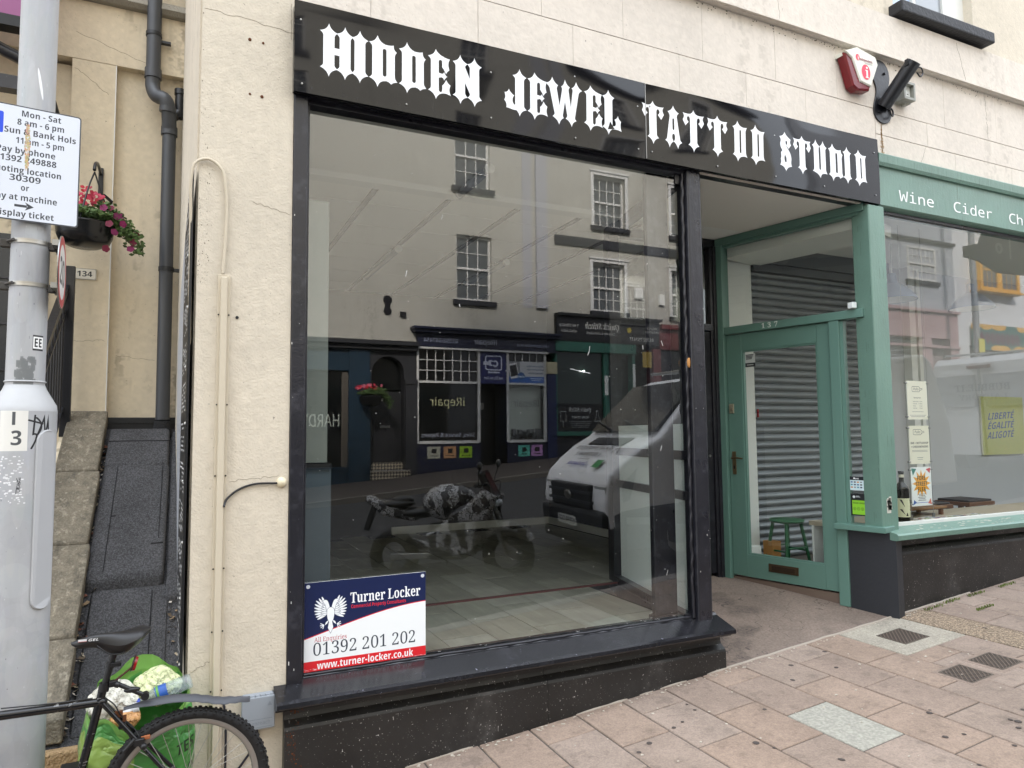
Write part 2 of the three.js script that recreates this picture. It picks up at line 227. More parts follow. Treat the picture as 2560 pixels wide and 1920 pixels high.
// ---------- tattoo studio shopfront ----------
const front = thing('shopfront', 'black timber shopfront with a large window, deep sill and speckled stallriser', 'shopfront', 'main', [1.85, 0.1, 0]);
const wob = (g, a = 0.0016) => warp(g, (v) => { v.x += a * Math.sin(v.y * 13 + v.z * 40) + a * 0.6 * Math.sin(v.y * 37); });
const post = (x0, x1, y0, y1, z0, z1, r = 0.006) => { const g = new RoundedBoxGeometry(x1 - x0, y1 - y0, z1 - z0, 1, r); return g.translate((x0 + x1) / 2, (y0 + y1) / 2, (z0 + z1) / 2); };
obj('jamb', [post(0.499, 0.572, 0.56, 3.66, -0.1, 0.012), post(0.565, 0.588, 0.6, 3.66, -0.1, -0.03, 0.004)], M.blackPaint, front);
obj('head', [B(0.5, 3.24, 3.66, 3.74, -0.12, 0.005), post(0.57, 3.12, 3.635, 3.662, -0.1, -0.02, 0.004), B(3.1, 5.02, 3.664, 3.74, -0.1, 0.005)], M.blackPaint, front);
obj('corner_post', [post(3.118, 3.24, 0.57, 3.66, -0.11, 0.012, 0.014), post(3.15, 3.255, 0.5, 3.66, -0.13, -0.03, 0.01)], M.blackPaint, front);
{ const pts = []; for (let i = 0; i <= 70; i++) pts.push([3.106 + 0.004 * Math.sin(i * 2.1) + (R() - 0.5) * 0.006, 0.61 + i * 3.04 / 70, -0.028 + (R() - 0.5) * 0.006]); obj('putty_bead', [tube(pts, 0.012, 160, 6)], M.blackPaint, front); }
{ const pts = []; for (let i = 0; i <= 60; i++) pts.push([0.59 + i * 2.52 / 60, 0.613 + (R() - 0.5) * 0.003, -0.04 + (R() - 0.5) * 0.006]); obj('putty_bead', [tube(pts, 0.009, 120, 6)], M.blackPaint, front); }
obj('window_sill', [exX([[-0.12, 0.5], [-0.12, 0.62], [-0.045, 0.618], [-0.03, 0.605], [0.13, 0.558], [0.15, 0.549], [0.153, 0.53], [0.148, 0.522], [0.12, 0.524], [0.1, 0.5]], 0.437, 3.305)], M.sill, front);
obj('stallriser', [exX([[-0.1, -0.4], [-0.1, 0.505], [0.012, 0.505], [0.014, 0.45], [0.022, 0.43], [0.06, 0.405], [0.066, 0.39], [0.066, -0.4]], 0.484, 1.95), exX([[-0.1, -0.4], [-0.1, 0.505], [0.012, 0.505], [0.014, 0.45], [0.022, 0.43], [0.06, 0.405], [0.066, 0.39], [0.066, -0.4]], 1.953, 3.29)], M.granite, front);
obj('pane', [new THREE.PlaneGeometry(2.56, 3.07).translate(1.845, 2.135, -0.06)], M.pane, front);
{ const g = [], r = rng(61); for (let i = 0; i < 110; i++) { const x = 0.6 + r() * 2.48, y = 0.65 + Math.pow(r(), 1.3) * 2.95, w = 0.0011 + r() * 0.0014, h = r() < 0.14 ? 0.006 + r() * 0.016 : w; g.push(B(-w, w, -h, h, 0, 0.0006).rotateZ((r() - 0.5) * 0.9).translate(x, y, -0.0592)); } for (let i = 0; i < 26; i++) { const x = 0.62 + r() * 2.4, y = 0.622 + Math.pow(r(), 3) * 0.05; g.push(B(-0.002 - r() * 0.012, 0.002 + r() * 0.012, -0.0008, 0.001, 0, 0.0006).rotateZ((r() - 0.5) * 0.5).translate(x, y, -0.0592)); } obj('paint_speck', g, std(0xb9b9b6, 0.8), front, { kind: 'stuff', label: 'tiny paint specks and scratches on the window glass' }); }
{ // chips of bare white primer and the stain under the sill
  const g = []; const r = rng(5); for (let i = 0; i < 34; i++) { const q = r(), y = 0.66 + Math.pow(r(), 1.5) * 2.6, h = 0.004 + Math.pow(r(), 3) * 0.06; if (q < 0.6) g.push(B(3.2545, 3.2562, y, y + h, -0.07 + r() * 0.02, -0.045 + r() * 0.02)); else { const x = q < 0.8 ? 0.5 + r() * 0.06 : 3.13 + r() * 0.1; g.push(B(x, x + 0.002 + r() * 0.003, y, y + h * 0.5, 0.0115, 0.0129)); } }
  obj('paint_chip', g, M.whitePaint, front, { kind: 'stuff' });
  const d = []; for (let i = 0; i < 170; i++) { const t = Math.pow(r(), 1.4), y = 0.50 - t * 0.36, x = 0.545 + 0.03 * Math.sin(y * 14) + (r() - 0.5) * (0.045 * (1 - t) + 0.025), z = y > 0.43 ? 0.0135 : y > 0.4 ? 0.022 + (0.43 - y) * 1.3 : 0.0665; d.push(new THREE.IcosahedronGeometry(0.0014 + r() * r() * 0.0045, 0).scale(1, 1.3, 0.3).translate(x, y, z)); }
  obj('rust_stain', d, M.rust, front, { kind: 'stuff' });
}
obj('blob', [ball(3.117, 2.315, -0.016, 0.022, 0.8, 1.6, 0.5)], std(0xb8834a, 0.8), front, { label: 'dried tan filler on the corner post' });

// estate agent's board in the window
const agent = canvasTex(1280, 900, (x, w, h) => {
  x.fillStyle = '#eceff0'; x.fillRect(0, 0, w, h);
  x.fillStyle = '#19234a'; x.beginPath(); x.moveTo(0, 0); x.lineTo(w, 0); x.lineTo(w, 312); x.bezierCurveTo(860, 330, 560, 420, 0, 570); x.closePath(); x.fill();
  x.strokeStyle = '#cf2233'; x.lineWidth = 9; x.beginPath(); x.moveTo(w, 312); x.bezierCurveTo(860, 330, 560, 420, 0, 570); x.stroke();
  x.fillStyle = '#d8222c'; x.fillRect(0, 798, w, 102);
  text(x, 'Turner Locker', 462, 250, 'bold 150px serif', '#f4f5f6', 760, 'left'); text(x, 'Commercial Property Consultants', 470, 306, 'bold 52px sans-serif', '#dd2a36', 590, 'left');
  text(x, 'All Enquiries', 100, 608, '62px serif', '#b02a38', 330, 'left'); text(x, '01392 201 202', 84, 745, '180px serif', '#2a3340', 1090, 'left'); text(x, 'www.turner-locker.co.uk', 130, 885, 'bold 100px sans-serif', '#f4f4f4', 1010, 'left');
  x.fillStyle = '#eef1f3'; x.strokeStyle = '#19234a'; x.lineWidth = 3; x.save(); x.translate(262, 268); x.scale(0.84, 0.84);   // two-headed eagle
  for (const s of [-1, 1]) { x.save(); x.scale(s, 1);
    for (let i = 0; i < 9; i++) { const a = -1.15 + i * 0.2, L = 190 - Math.abs(i - 2) * 9; x.save(); x.translate(38, 20 + i * 7); x.rotate(a); x.beginPath(); x.ellipse(L / 2, 0, L / 2, 15, 0, 0, 7); x.fill(); x.stroke(); x.restore(); }
    for (let i = 0; i < 6; i++) { x.save(); x.translate(28, 14 + i * 12); x.rotate(-0.9 + i * 0.22); x.beginPath(); x.ellipse(45, 0, 46, 12, 0, 0, 7); x.fill(); x.stroke(); x.restore(); }
    x.beginPath(); x.moveTo(0, 60); x.quadraticCurveTo(10, -20, 34, -74); x.quadraticCurveTo(52, -104, 84, -92); x.lineTo(112, -72); x.lineTo(84, -70); x.lineTo(104, -52); x.quadraticCurveTo(78, -56, 68, -34); x.quadraticCurveTo(56, 10, 44, 60); x.fill(); x.stroke();
    x.beginPath(); x.moveTo(14, 150); x.lineTo(56, 178); x.lineTo(70, 216); x.lineTo(40, 196); x.fill(); for (const a of [-0.5, 0.1, 0.7, 1.3]) { x.save(); x.translate(80, 210); x.rotate(a); x.fillRect(0, -5, 48, 10); x.restore(); }
    x.restore(); }
  x.beginPath(); x.moveTo(-44, 30); x.quadraticCurveTo(0, -30, 44, 30); x.quadraticCurveTo(52, 130, 20, 180); x.lineTo(34, 250); x.lineTo(0, 320); x.lineTo(-34, 250); x.lineTo(-20, 180); x.quadraticCurveTo(-52, 130, -44, 30); x.fill(); x.stroke(); x.restore();
  x.fillStyle = '#c9cdd2'; for (const [a, b] of [[34, 40], [1246, 40]]) { x.beginPath(); x.arc(a, b, 20, 0, 7); x.fill(); }
  const r = rng(3); x.fillStyle = 'rgba(238,238,238,.7)'; for (let i = 0; i < 16; i++) x.fillRect(r() * 120, 870 + r() * 26, 5 + r() * 30, 3); for (let i = 0; i < 16; i++) x.fillRect(900 + r() * 370, 884 + r() * 12, 6 + r() * 30, 3);
});
board('estate_agent_board', 0.59, 1.245, 0.625, 1.078, -0.048, -0.042, phys(0xffffff, 0.3, { map: agent }), M.white, null, { at: [0.917, 0.625, -0.045], label: 'blue, white and red estate agent board with an eagle, bottom left of the shop window', category: 'sign board' });

// ---------- inside the empty shop ----------
const tileTex = tex(512, 512, (u, v) => { const a = fbm(u, v, 40, 3, 5), b = fbm(u, v, 8, 4), k = 0.82 + 0.2 * b + 0.16 * (a - 0.5); return [172 * k, 170 * k, 156 * k]; }, true, [0.8]);
const tileM = [0, 1, 2].map((i) => phys([0xffffff, 0xeeeeea, 0xe2e2de][i], 0.38, { map: tileTex }));
const sfl = struct('shop_floor', 'grey tiled floor of the empty shop', 'main', [2.6, 0.5, -2.5]);
obj('screed', [B(0.5, 3.1, 0.4, 0.568, -1.4, -0.1), B(0.5, 4.7, 0.4, 0.568, -5.1, -1.4)], std(0x22211f, 0.9), sfl);
{ const tg = wuv(flat(B(0, 0.311, 0, 0.01, 0, 0.612)).translate(0, 0, 0)); for (let i = 0; i < 13; i++) for (let j = 0; j < 9; j++) { const z = -0.1 - (j + 1) * 0.62 + (i % 2 ? 0.31 : 0); if (i > 7 && z > -1.5) continue; if (z < -5.1 || z + 0.62 > -0.05) { if (z < -5.1) continue; } const hi = Math.min(z + 0.613, i > 7 ? -1.38 : -0.11); if (hi < z + 0.61) { obj('tile', [B(0.52 + i * 0.317, 0.52 + i * 0.317 + 0.311, 0.568, 0.578 + R() * 0.0008, z, hi)], tileM[i % 3], sfl); continue; } share('tile', tg, tileM[Math.floor(R() * 3)], sfl, 0.52 + i * 0.317, 0.568 + R() * 0.0008, z); } }
obj('edge_strip', [B(0.76, 3.42, 0.578, 0.588, -1.3, -1.262)], std(0x5b2520, 0.7), sfl, { label: 'dark red trim strip across the tiled floor' });
const ic = struct('shop_ceiling', 'white suspended ceiling of the empty shop', 'main', [2.6, 3.66, -2.5]);
obj('plaster_band', [B(0.5, 3.3, 3.655, 3.74, -1.04, -0.1)], M.white, ic);
obj('cornice', [exX([[-1.05, 3.625], [-1.03, 3.625], [-1.0, 3.655], [-1.0, 3.7], [-1.2, 3.7], [-1.2, 3.645], [-1.05, 3.645]], 0.5, 3.4)], M.white, ic);
{ const cg = wuv(flat(B(0, 0.575, 0, 0.02, 0, 0.575))); for (let i = 0; i < 7; i++) for (let j = 0; j < 7; j++) share('ceiling_tile', cg, M.ceilTile, ic, 0.67 + (i - 0.0) * 0.585 - 0.005, 3.668, -1.6 - j * 0.585 + 0.005); obj('backing', [B(0.5, 4.75, 3.69, 3.74, -5.2, -1.04)], M.whitePaint, ic); for (let i = 0; i < 7; i++) obj('batten', [B(0.648 + i * 0.585, 0.69 + i * 0.585, 3.655, 3.69, -5.1, -1.2)], std(0x837d75, 0.8), ic); }
const lab = ['nearest the window glass', 'over the middle of the shop floor', 'towards the right of the ceiling'];
[[1.82, -1.02, -0.42], [1.83, -3.98, -2.62], [3.0, -3.9, -2.7]].forEach(([x, z0, z1], i) => { const t = thing('tube_light', 'unlit slim tube light on the shop ceiling, ' + lab[i], 'light', 'main', [x, 3.64, (z0 + z1) / 2]); obj('housing', [cyl([x, 3.615, z0 + 0.03], [x, 3.615, z1 - 0.03], 0.03, 0.03, 12)], std(0x9fa5b0, 0.4), t); obj('end_cap', [cyl([x, 3.615, z0], [x, 3.615, z0 + 0.03], 0.036)], M.white, t); obj('end_cap', [cyl([x, 3.615, z1 - 0.03], [x, 3.615, z1], 0.036)], M.white, t); for (const zz of [z0 + 0.2, z1 - 0.26]) obj('bracket', [B(x - 0.02, x + 0.02, 3.63, 3.67, zz, zz + 0.06)], M.steel, t); });
const iw = struct('shop_wall', 'dark walls of the empty shop interior', 'main', [2.6, 0.5, -5]);
obj('wall', [B(0.5, 4.8, 0.5, 3.7, -5.2, -5.02)], std(0x3b3a38, 0.9), iw); obj('wall', [B(4.7, 4.85, 0.5, 3.7, -5.02, -1.66)], std(0x34332f, 0.9), iw); obj('wall', [B(0.49, 0.56, 0.5, 3.7, -5.02, -0.12)], std(0x4a4946, 0.9), iw);
obj('skirting_board', [B(2.42, 4.69, 0.578, 0.67, -5.02, -4.995)], M.white, iw); obj('skirting_board', [B(4.675, 4.7, 0.578, 0.67, -4.995, -1.4)], M.white, iw);
const pier = thing('boxed_pier', 'pale boxed pier behind the left edge of the shop window', 'pier', 'main', [0.66, 0.578, -0.35]);
obj('upper_panel', [B(0.562, 0.745, 1.69, 3.2, -0.42, -0.3)], std(0x80857e, 0.7), pier); obj('ledge', [B(0.562, 0.77, 1.655, 1.685, -0.43, -0.285)], M.dark, pier); obj('lower_panel', [B(0.562, 0.768, 0.578, 1.655, -0.43, -0.3)], std(0x4a545a, 0.7), pier);
const colm = thing('steel_column', 'dark square column just behind the right side of the shop window', 'column', 'main', [2.965, 0.578, -0.25]);
obj('shaft', [B(2.88, 3.065, 0.62, 3.655, -0.185, -0.135, 0.01)], M.blackPaint, colm); obj('base_plate', [B(2.87, 3.075, 0.578, 0.62, -0.2, -0.12)], M.blackPaint, colm);

// ---------- recessed entrance ----------
const rec = struct('entrance_ceiling', 'cream ceiling of the recessed entrance', 'main', [4, 3.66, -0.7]);
obj('ceiling', [B(3.12, 5.0, 3.668, 3.74, -1.4, -0.1)], M.plaster, rec);
const side = thing('side_window', 'black framed side window of the tattoo studio facing the entrance recess', 'window', 'ret', [0, 0.3, 0]);
obj('head_rail', [B(-0.02, 1.42, 3.57, 3.668, -0.05, 0.03)], M.blackPaint, side); obj('bottom_rail', [B(-0.02, 1.36, 0.575, 0.63, -0.06, 0.035)], M.blackPaint, side);
obj('back_post', [B(1.29, 1.42, 0.5, 3.57, -0.06, 0.04)], M.blackPaint, side); obj('rail', [B(0.0, 1.29, 1.652, 1.716, -0.03, 0.01)], M.blackPaint, side); obj('rail', [B(0.0, 1.29, 1.38, 1.44, -0.03, 0.01)], M.blackPaint, side);
obj('frosted_film', [new THREE.PlaneGeometry(1.27, 1.27).translate(0.655, 1.265, 0.0035)], phys(0xf0f4f1, 0.95, { transmission: 0.5, thickness: 0 }), side, { label: 'white frosted film on the lower glass' });
obj('pane', [new THREE.PlaneGeometry(1.27, 2.95).translate(0.655, 2.1, 0)], M.paneSmall, side); obj('stall', [B(-0.03, 1.42, 0.1, 0.575, -0.08, 0.04)], M.blackPaint, side);
const sdoor = thing('shop_door', 'black door of the tattoo studio at the back of the entrance', 'door', 'main', [4.0, 0.52, -1.36]);
obj('frame', [B(3.42, 4.6, 3.587, 3.668, -1.42, -1.33), B(4.478, 4.6, 0.5, 3.587, -1.42, -1.33, 0.008), B(4.51, 4.56, 0.5, 3.6, -1.34, -1.315, 0.006), B(3.4, 4.478, 2.79, 2.85, -1.42, -1.32)], M.blackPaint, sdoor);
obj('leaf', [B(3.43, 4.474, 0.545, 2.788, -1.41, -1.36), B(4.36, 4.474, 0.55, 2.78, -1.36, -1.35), B(3.43, 4.36, 0.55, 0.85, -1.36, -1.35)], M.blackPaint, sdoor); obj('transom_pane', [new THREE.PlaneGeometry(1.05, 0.74).translate(3.95, 3.218, -1.37)], M.pane, sdoor); obj('lock', [cyl([4.43, 1.62, -1.35], [4.43, 1.62, -1.34], 0.012)], M.steel, sdoor);
// ================= green wine shop next door =================
const gs = thing('green_shopfront', 'sage green painted shopfront of the wine shop with white lettering', 'shopfront', 'main', [6.8, 0.5, 0]);
obj('sign_board', [B(5.037, 12, 3.71, 4.0, -0.03, 0.03)], M.green, gs);
obj('cornice', [exX([[-0.03, 4.0], [0.032, 3.985], [0.05, 3.985], [0.062, 4.01], [0.066, 4.075], [0.05, 4.09], [-0.03, 4.1]], 5.037, 12)], M.green, gs);
obj('head_rail', [exX([[-0.1, 3.625], [0.03, 3.65], [0.045, 3.66], [0.045, 3.712], [-0.1, 3.712]], 5.037, 12)], M.green, gs);
obj('bead', [B(5.08, 12, 3.618, 3.64, -0.06, -0.015)], M.blackPaint, gs);
{
  const t = canvasTex(2048, 256, (x, w, h) => { x.fillStyle = '#fff'; x.clearRect(0, 0, w, h); const k = w / 3.2, T = (s, x0, x1) => { x.fillStyle = '#eef0ee'; const m = (x1 - x0) * k; x.save(); x.translate((x0 - 5.2) * k, h * 0.8); x.scale(1, 1.06); text(x, s, 0, 0, '128px monospace', '#eceeec', m, 'left'); x.restore(); }; T('Wine', 5.3, 5.755); T('Cider', 6.0, 6.57); T('Cheese', 6.8, 7.5); });
  const mtl = phys(0xffffff, 0.5, { map: t, transparent: true, alphaTest: 0.4 });
  obj('lettering', [new THREE.PlaneGeometry(3.2, 0.24).translate(6.8, 3.8, 0.0325)], mtl, gs, { uv: true, label: 'white lettering reading Wine Cider Cheese' });
}
obj('corner_post', [wob(new RoundedBoxGeometry(0.185, 2.58, 0.16, 1, 0.008).translate(4.99, 2.352, -0.03), 0.0012)], M.green, gs);
obj('window_sill', [exX([[-0.1, 1.02], [-0.1, 1.085], [-0.02, 1.082], [0.14, 1.052], [0.152, 1.04], [0.15, 1.005], [0.14, 1.0], [0.1, 1.0]], 4.93, 12)], M.green, gs);
obj('sill_bead', [B(5.08, 12, 1.075, 1.105, -0.05, -0.012)], M.whitePaint, gs);
{ const g = [], r = rng(12); for (let i = 0; i < 60; i++) { const x = 5.1 + Math.pow(r(), 0.8) * 2.4, z = 0.02 + r() * 0.12; g.push(new THREE.IcosahedronGeometry(0.006 + r() * 0.016, 0).scale(1.5, 0.1, 0.7).translate(x, 1.083 - (z + 0.02) * 0.19, z)); } for (let i = 0; i < 14; i++) g.push(B(4.95 + r() * 0.03, 4.985 + r() * 0.03, 1.2 + r() * 0.1, 1.21 + r() * 0.12, 0.0495, 0.0515)); obj('paint_chip', g, std(0xc9c6ba, 0.8), gs, { kind: 'stuff' }); }
obj('stallriser', [exX([[-0.2, -0.2], [-0.2, 1.0], [0.0, 1.0], [0.002, 0.93], [0.03, 0.915], [0.05, 0.89], [0.055, 0.87], [0.055, -0.2]], 4.962, 12)], M.granite, gs);
obj('pane', [new THREE.PlaneGeometry(6.9, 2.55).translate(8.53, 2.36, -0.035)], M.paneShop, gs);
obj('window_mullion', [B(9.3, 9.4, 1.08, 3.64, -0.08, 0.02)], M.green, gs);
const gw = thing('entrance_screen', 'green timber screen with transom around the wine shop door', 'door frame', 'green', [0.7, 0.5, 0]);
obj('head_rail', [B(0.0, 1.38, 3.6, 3.667, -0.06, 0.05, 0.006), B(0.07, 1.33, 3.578, 3.602, -0.04, 0.03)], M.greenDoor, gw);
obj('jamb', [B(-0.01, 0.068, 0.47, 3.6, -0.06, 0.05, 0.006)], M.greenDoor, gw);
obj('transom_rail', [B(0.066, 1.34, 2.745, 2.815, -0.06, 0.045, 0.006)], M.greenDoor, gw);
obj('mullion', [B(1.055, 1.14, 0.44, 2.745, -0.06, 0.04, 0.006), B(1.14, 1.165, 1.1, 2.74, -0.04, 0.015)], M.greenDoor, gw);
obj('sidelight_sill', [B(1.06, 1.46, 1.055, 1.1, -0.08, 0.1, 0.006)], M.greenDoor, gw);
obj('stall', [B(1.14, 1.5, 0.25, 1.055, -0.08, 0.02)], std(0x25272c, 0.55, { bumpMap: grain, bumpScale: 0.001 }), gw);
obj('pane', [new THREE.PlaneGeometry(1.27, 0.77).translate(0.7, 3.2, 0)], M.paneSmall, gw); obj('pane', [new THREE.PlaneGeometry(0.16, 1.64).translate(1.24, 1.92, -0.01)], M.paneSmall, gw);
obj('house_number', [new THREE.PlaneGeometry(0.19, 0.06).translate(0.54, 2.783, 0.0475)], phys(0xffffff, 0.5, { map: canvasTex(256, 80, (x, w, h) => { x.clearRect(0, 0, w, h); text(x, '1', 40, 70, 'bold 84px serif', '#dfe3dd'); text(x, '3', 120, 70, 'bold 84px serif', '#dfe3dd'); text(x, '7', 205, 70, 'bold 84px serif', '#dfe3dd'); }), alphaTest: 0.4, transparent: true }), gw, { uv: true, label: 'white number 137 on the transom' });
const gd = thing('green_door', 'sage green glazed shop door numbered 137 above with a brass letter plate', 'door', 'green', [0.56, 0.54, -0.01]);
obj('stile', [B(0.072, 0.225, 0.54, 2.74, -0.045, 0.012, 0.004)], M.greenDoor, gd); obj('stile', [B(0.938, 1.05, 0.54, 2.74, -0.045, 0.012, 0.004)], M.greenDoor, gd);
obj('top_rail', [B(0.225, 0.938, 2.585, 2.74, -0.045, 0.011)], M.greenDoor, gd); obj('bottom_rail', [B(0.225, 0.938, 0.54, 0.735, -0.045, 0.011)], M.greenDoor, gd);
obj('glazing_bead', [B(0.225, 0.24, 0.735, 2.585, -0.03, 0.004), B(0.923, 0.938, 0.735, 2.585, -0.03, 0.004), B(0.24, 0.923, 0.735, 0.75, -0.03, 0.004), B(0.24, 0.923, 2.57, 2.585, -0.03, 0.004)], M.greenDoor, gd);
obj('pane', [new THREE.PlaneGeometry(0.69, 1.83).translate(0.58, 1.66, -0.015)], M.paneSmall, gd);
{ const lp = obj('letter_plate', [B(0.43, 0.705, 0.615, 0.685, 0.011, 0.02, 0.003)], std(0x4a3b2a, 0.45, { metalness: 0.5 }), gd); obj('flap', [B(0.46, 0.675, 0.63, 0.67, 0.02, 0.024, 0.002)], std(0x3a2d20, 0.5, { metalness: 0.5 }), lp); }
{ const h = obj('handle_plate', [B(0.1, 0.14, 1.45, 1.66, 0.012, 0.018, 0.003)], M.brass, gd); obj('lever', [cyl([0.12, 1.6, 0.018], [0.12, 1.6, 0.06], 0.009), tube([[0.12, 1.6, 0.058], [0.17, 1.603, 0.062], [0.23, 1.598, 0.06]], 0.008, 12, 8)], M.brass, h); obj('keyhole', [B(0.114, 0.126, 1.5, 1.53, 0.0175, 0.0188)], M.dark, h); }
obj('night_latch', [B(0.085, 0.135, 2.01, 2.1, 0.012, 0.022, 0.008), cyl([0.11, 2.055, 0.022], [0.11, 2.055, 0.034], 0.016)], std(0xb3aa94, 0.35, { metalness: 0.7 }), gd);
obj('notice_sticker', [new THREE.PlaneGeometry(0.1, 0.12).translate(0.3, 2.49, -0.012)], std(0xffffff, 0.6, { map: canvasTex(128, 150, (x) => { x.fillStyle = '#b7bcb8'; x.fillRect(0, 0, 128, 150); x.fillStyle = '#23272a'; for (let i = 0; i < 4; i++) x.fillRect(8, 8 + i * 15, 100 - i * 8, 9); x.fillRect(0, 104, 128, 46); x.fillStyle = '#b7bcb8'; x.fillRect(20, 122, 84, 8); }) }), gd, { uv: true });
// inside the wine shop
const pf = struct('wine_shop_floor', null, 'main', [8, 0.5, -3]); obj('floor', [B(5.0, 11.8, 0.4, 0.58, -6.2, -0.08)], std(0x6b625a, 0.8, { bumpMap: grain, bumpScale: 0.001 }), pf);
const pc = struct('wine_shop_ceiling', null, 'main', [8, 3.7, -3]); obj('ceiling', [B(5.0, 11.8, 3.69, 3.74, -6.2, -0.08)], M.white, pc);
const pw = struct('wine_shop_wall', 'pale walls inside the wine shop', 'main', [6, 0.5, -1.5]);
obj('wall', [B(4.55, 5.1, 0.5, 3.7, -1.6, -1.44)], M.white, pw); obj('wall', [B(7.12, 11.8, 0.5, 3.7, -1.7, -1.5)], std(0xb7b8ba, 0.85), pw); { const sw = struct('wine_shop_soffit', null, 'green', [0.7, 3.5, -0.4]); obj('soffit', [B(0.02, 1.33, 3.5, 3.6, -0.6, -0.07)], M.white, sw); obj('floor_edge', [B(0.0, 1.36, 0.4, 0.575, -0.8, -0.09)], M.darkWall, sw); } obj('wall', [B(7.06, 7.12, 0.5, 3.7, -1.7, -1.44)], std(0x3f4144, 0.7), pw);
obj('pipe_casing', [B(7.42, 7.52, 0.58, 3.69, -1.5, -1.4), B(7.62, 7.68, 0.58, 3.69, -1.5, -1.44)], M.whitePaint, pw);
const rsh = thing('roller_shutter', 'grey steel roller shutter closing the inside of the wine shop', 'shutter', 'main', [6.1, 0.5, -1.5]);
{ const prof = []; for (let i = 0; i <= 12; i++) { const t = i / 12; prof.push([-1.5 + 0.022 * Math.sin(t * Math.PI), t * 0.068]); } prof.push([-1.512, 0.07], [-1.512, -0.002]); const sg = wuv(flat(exX(prof, 0, 1.95))), sm = std(0x84888b, 0.36, { metalness: 0.25 }); for (let i = 0; i < 42; i++) share('slat', sg, sm, rsh, 5.11, 0.585 + i * 0.0725, 0); }
obj('shutter_box', [B(5.1, 7.06, 3.44, 3.52, -1.6, -1.4), B(5.1, 7.06, 3.52, 3.69, -1.6, -1.36)], std(0x6a6c6f, 0.5, { metalness: 0.4 }), rsh); obj('guide_rail', [B(7.0, 7.06, 0.58, 3.44, -1.54, -1.42)], std(0x55585b, 0.5), rsh);
const stool = thing('round_stool', 'dark green painted round wooden stool behind the glazed door', 'stool', 'main', [5.21, 0.58, -1.2]);
obj('seat', [lathe([[0, 0.40], [0.14, 0.40], [0.155, 0.408], [0.158, 0.42], [0.15, 0.43], [0, 0.432]], 32).translate(5.21, 0.58, -1.2)], phys(0x1d5a35, 0.4), stool);
for (const [a, b] of [[1, 1], [-1, 1], [1, -1], [-1, -1]]) obj('leg', [cyl([5.21 + a * 0.15, 0.58, -1.2 + b * 0.13], [5.21 + a * 0.09, 0.99, -1.2 + b * 0.08], 0.014, 0.017)], phys(0x1d5a35, 0.4), stool);
for (const [a, b] of [[1, 0], [-1, 0], [0, 1], [0, -1]]) obj('stretcher', [a ? cyl([5.21 + a * 0.128, 0.72, -1.3], [5.21 + a * 0.128, 0.72, -1.1], 0.009) : cyl([5.08, 0.75, -1.2 + b * 0.115], [5.34, 0.75, -1.2 + b * 0.115], 0.009)], phys(0x1d5a35, 0.4), stool);
obj('wood_block', [B(5.06, 5.17, 0.585, 0.8, -1.36, -1.24, 0.004)], std(0xa9783f, 0.7), null, { at: [5.1, 0.585, -1.3], label: 'bare wooden block on the floor beside the green stool', category: 'block' });
obj('white_box', [B(4.86, 4.98, 0.585, 0.76, -1.4, -1.3, 0.004), B(4.912, 4.918, 0.6, 0.74, -1.302, -1.298)], M.white, null, { at: [4.9, 0.585, -1.35], label: 'small white box on the floor against the white wall behind the door', category: 'box' });
obj('red_tag', [B(5.108, 5.116, 1.98, 2.06, -1.43, -1.41)], std(0x9c1c22, 0.5), null, { at: [5.11, 1.98, -1.42], label: 'small red tag at the edge of the roller shutter', category: 'tag' });
obj('door_light', [B(4.82, 4.87, 2.82, 2.87, -0.02, 0.03, 0.006).translate(0, 0, -0.1)], phys(0xe6ecea, 0.2), null, { at: [4.84, 2.82, -0.1], label: 'small clear plastic sensor on top of the green transom', category: 'sensor' });
const ledgeM = std(0xa79a84, 0.6, { bumpMap: grain, bumpScale: 0.0006 });
obj('window_counter', [B(5.0, 11.5, 1.02, 1.055, -0.75, -0.09)], ledgeM, null, { at: [8, 1.02, -0.4], label: 'pale timber counter along the inside of the wine shop window', category: 'counter' });
obj('counter_front', [B(5.0, 11.5, 0.58, 1.02, -0.72, -0.7)], M.white, null, { at: [8, 0.58, -0.7], label: 'white panel below the window counter', category: 'panel' });
const lampLab = ['grey metal pendant lamp half hidden behind the green corner post', 'grey metal pendant lamp hanging in the middle of the wine shop window'];
[[6.32, 0], [7.57, 1]].forEach(([x, i]) => { const t = thing('pendant_lamp', lampLab[i], 'lamp', 'main', [x, 3.12, -0.8]), gm = phys(0x8d97a8, 0.35, { metalness: 0.3 }); const sh = obj('shade', [lathe([[0.215, 0], [0.2, 0.03], [0.17, 0.075], [0.12, 0.125], [0.07, 0.16], [0.05, 0.17], [0.042, 0.2], [0.036, 0.265], [0.03, 0.27], [0, 0.27]], 40).translate(x, 3.12, -0.8)], gm, t); obj('lining', [lathe([[0.208, 0.002], [0.19, 0.034], [0.16, 0.074], [0.11, 0.12], [0.0, 0.15]], 40).translate(x, 3.12, -0.8)], M.white, sh); obj('cord', [cyl([x, 3.39, -0.8], [x, 3.69, -0.8], 0.006)], M.white, t); });
function poster(w, h, draw) { return std(0xffffff, 0.6, { map: canvasTex(w, h, draw) }); }
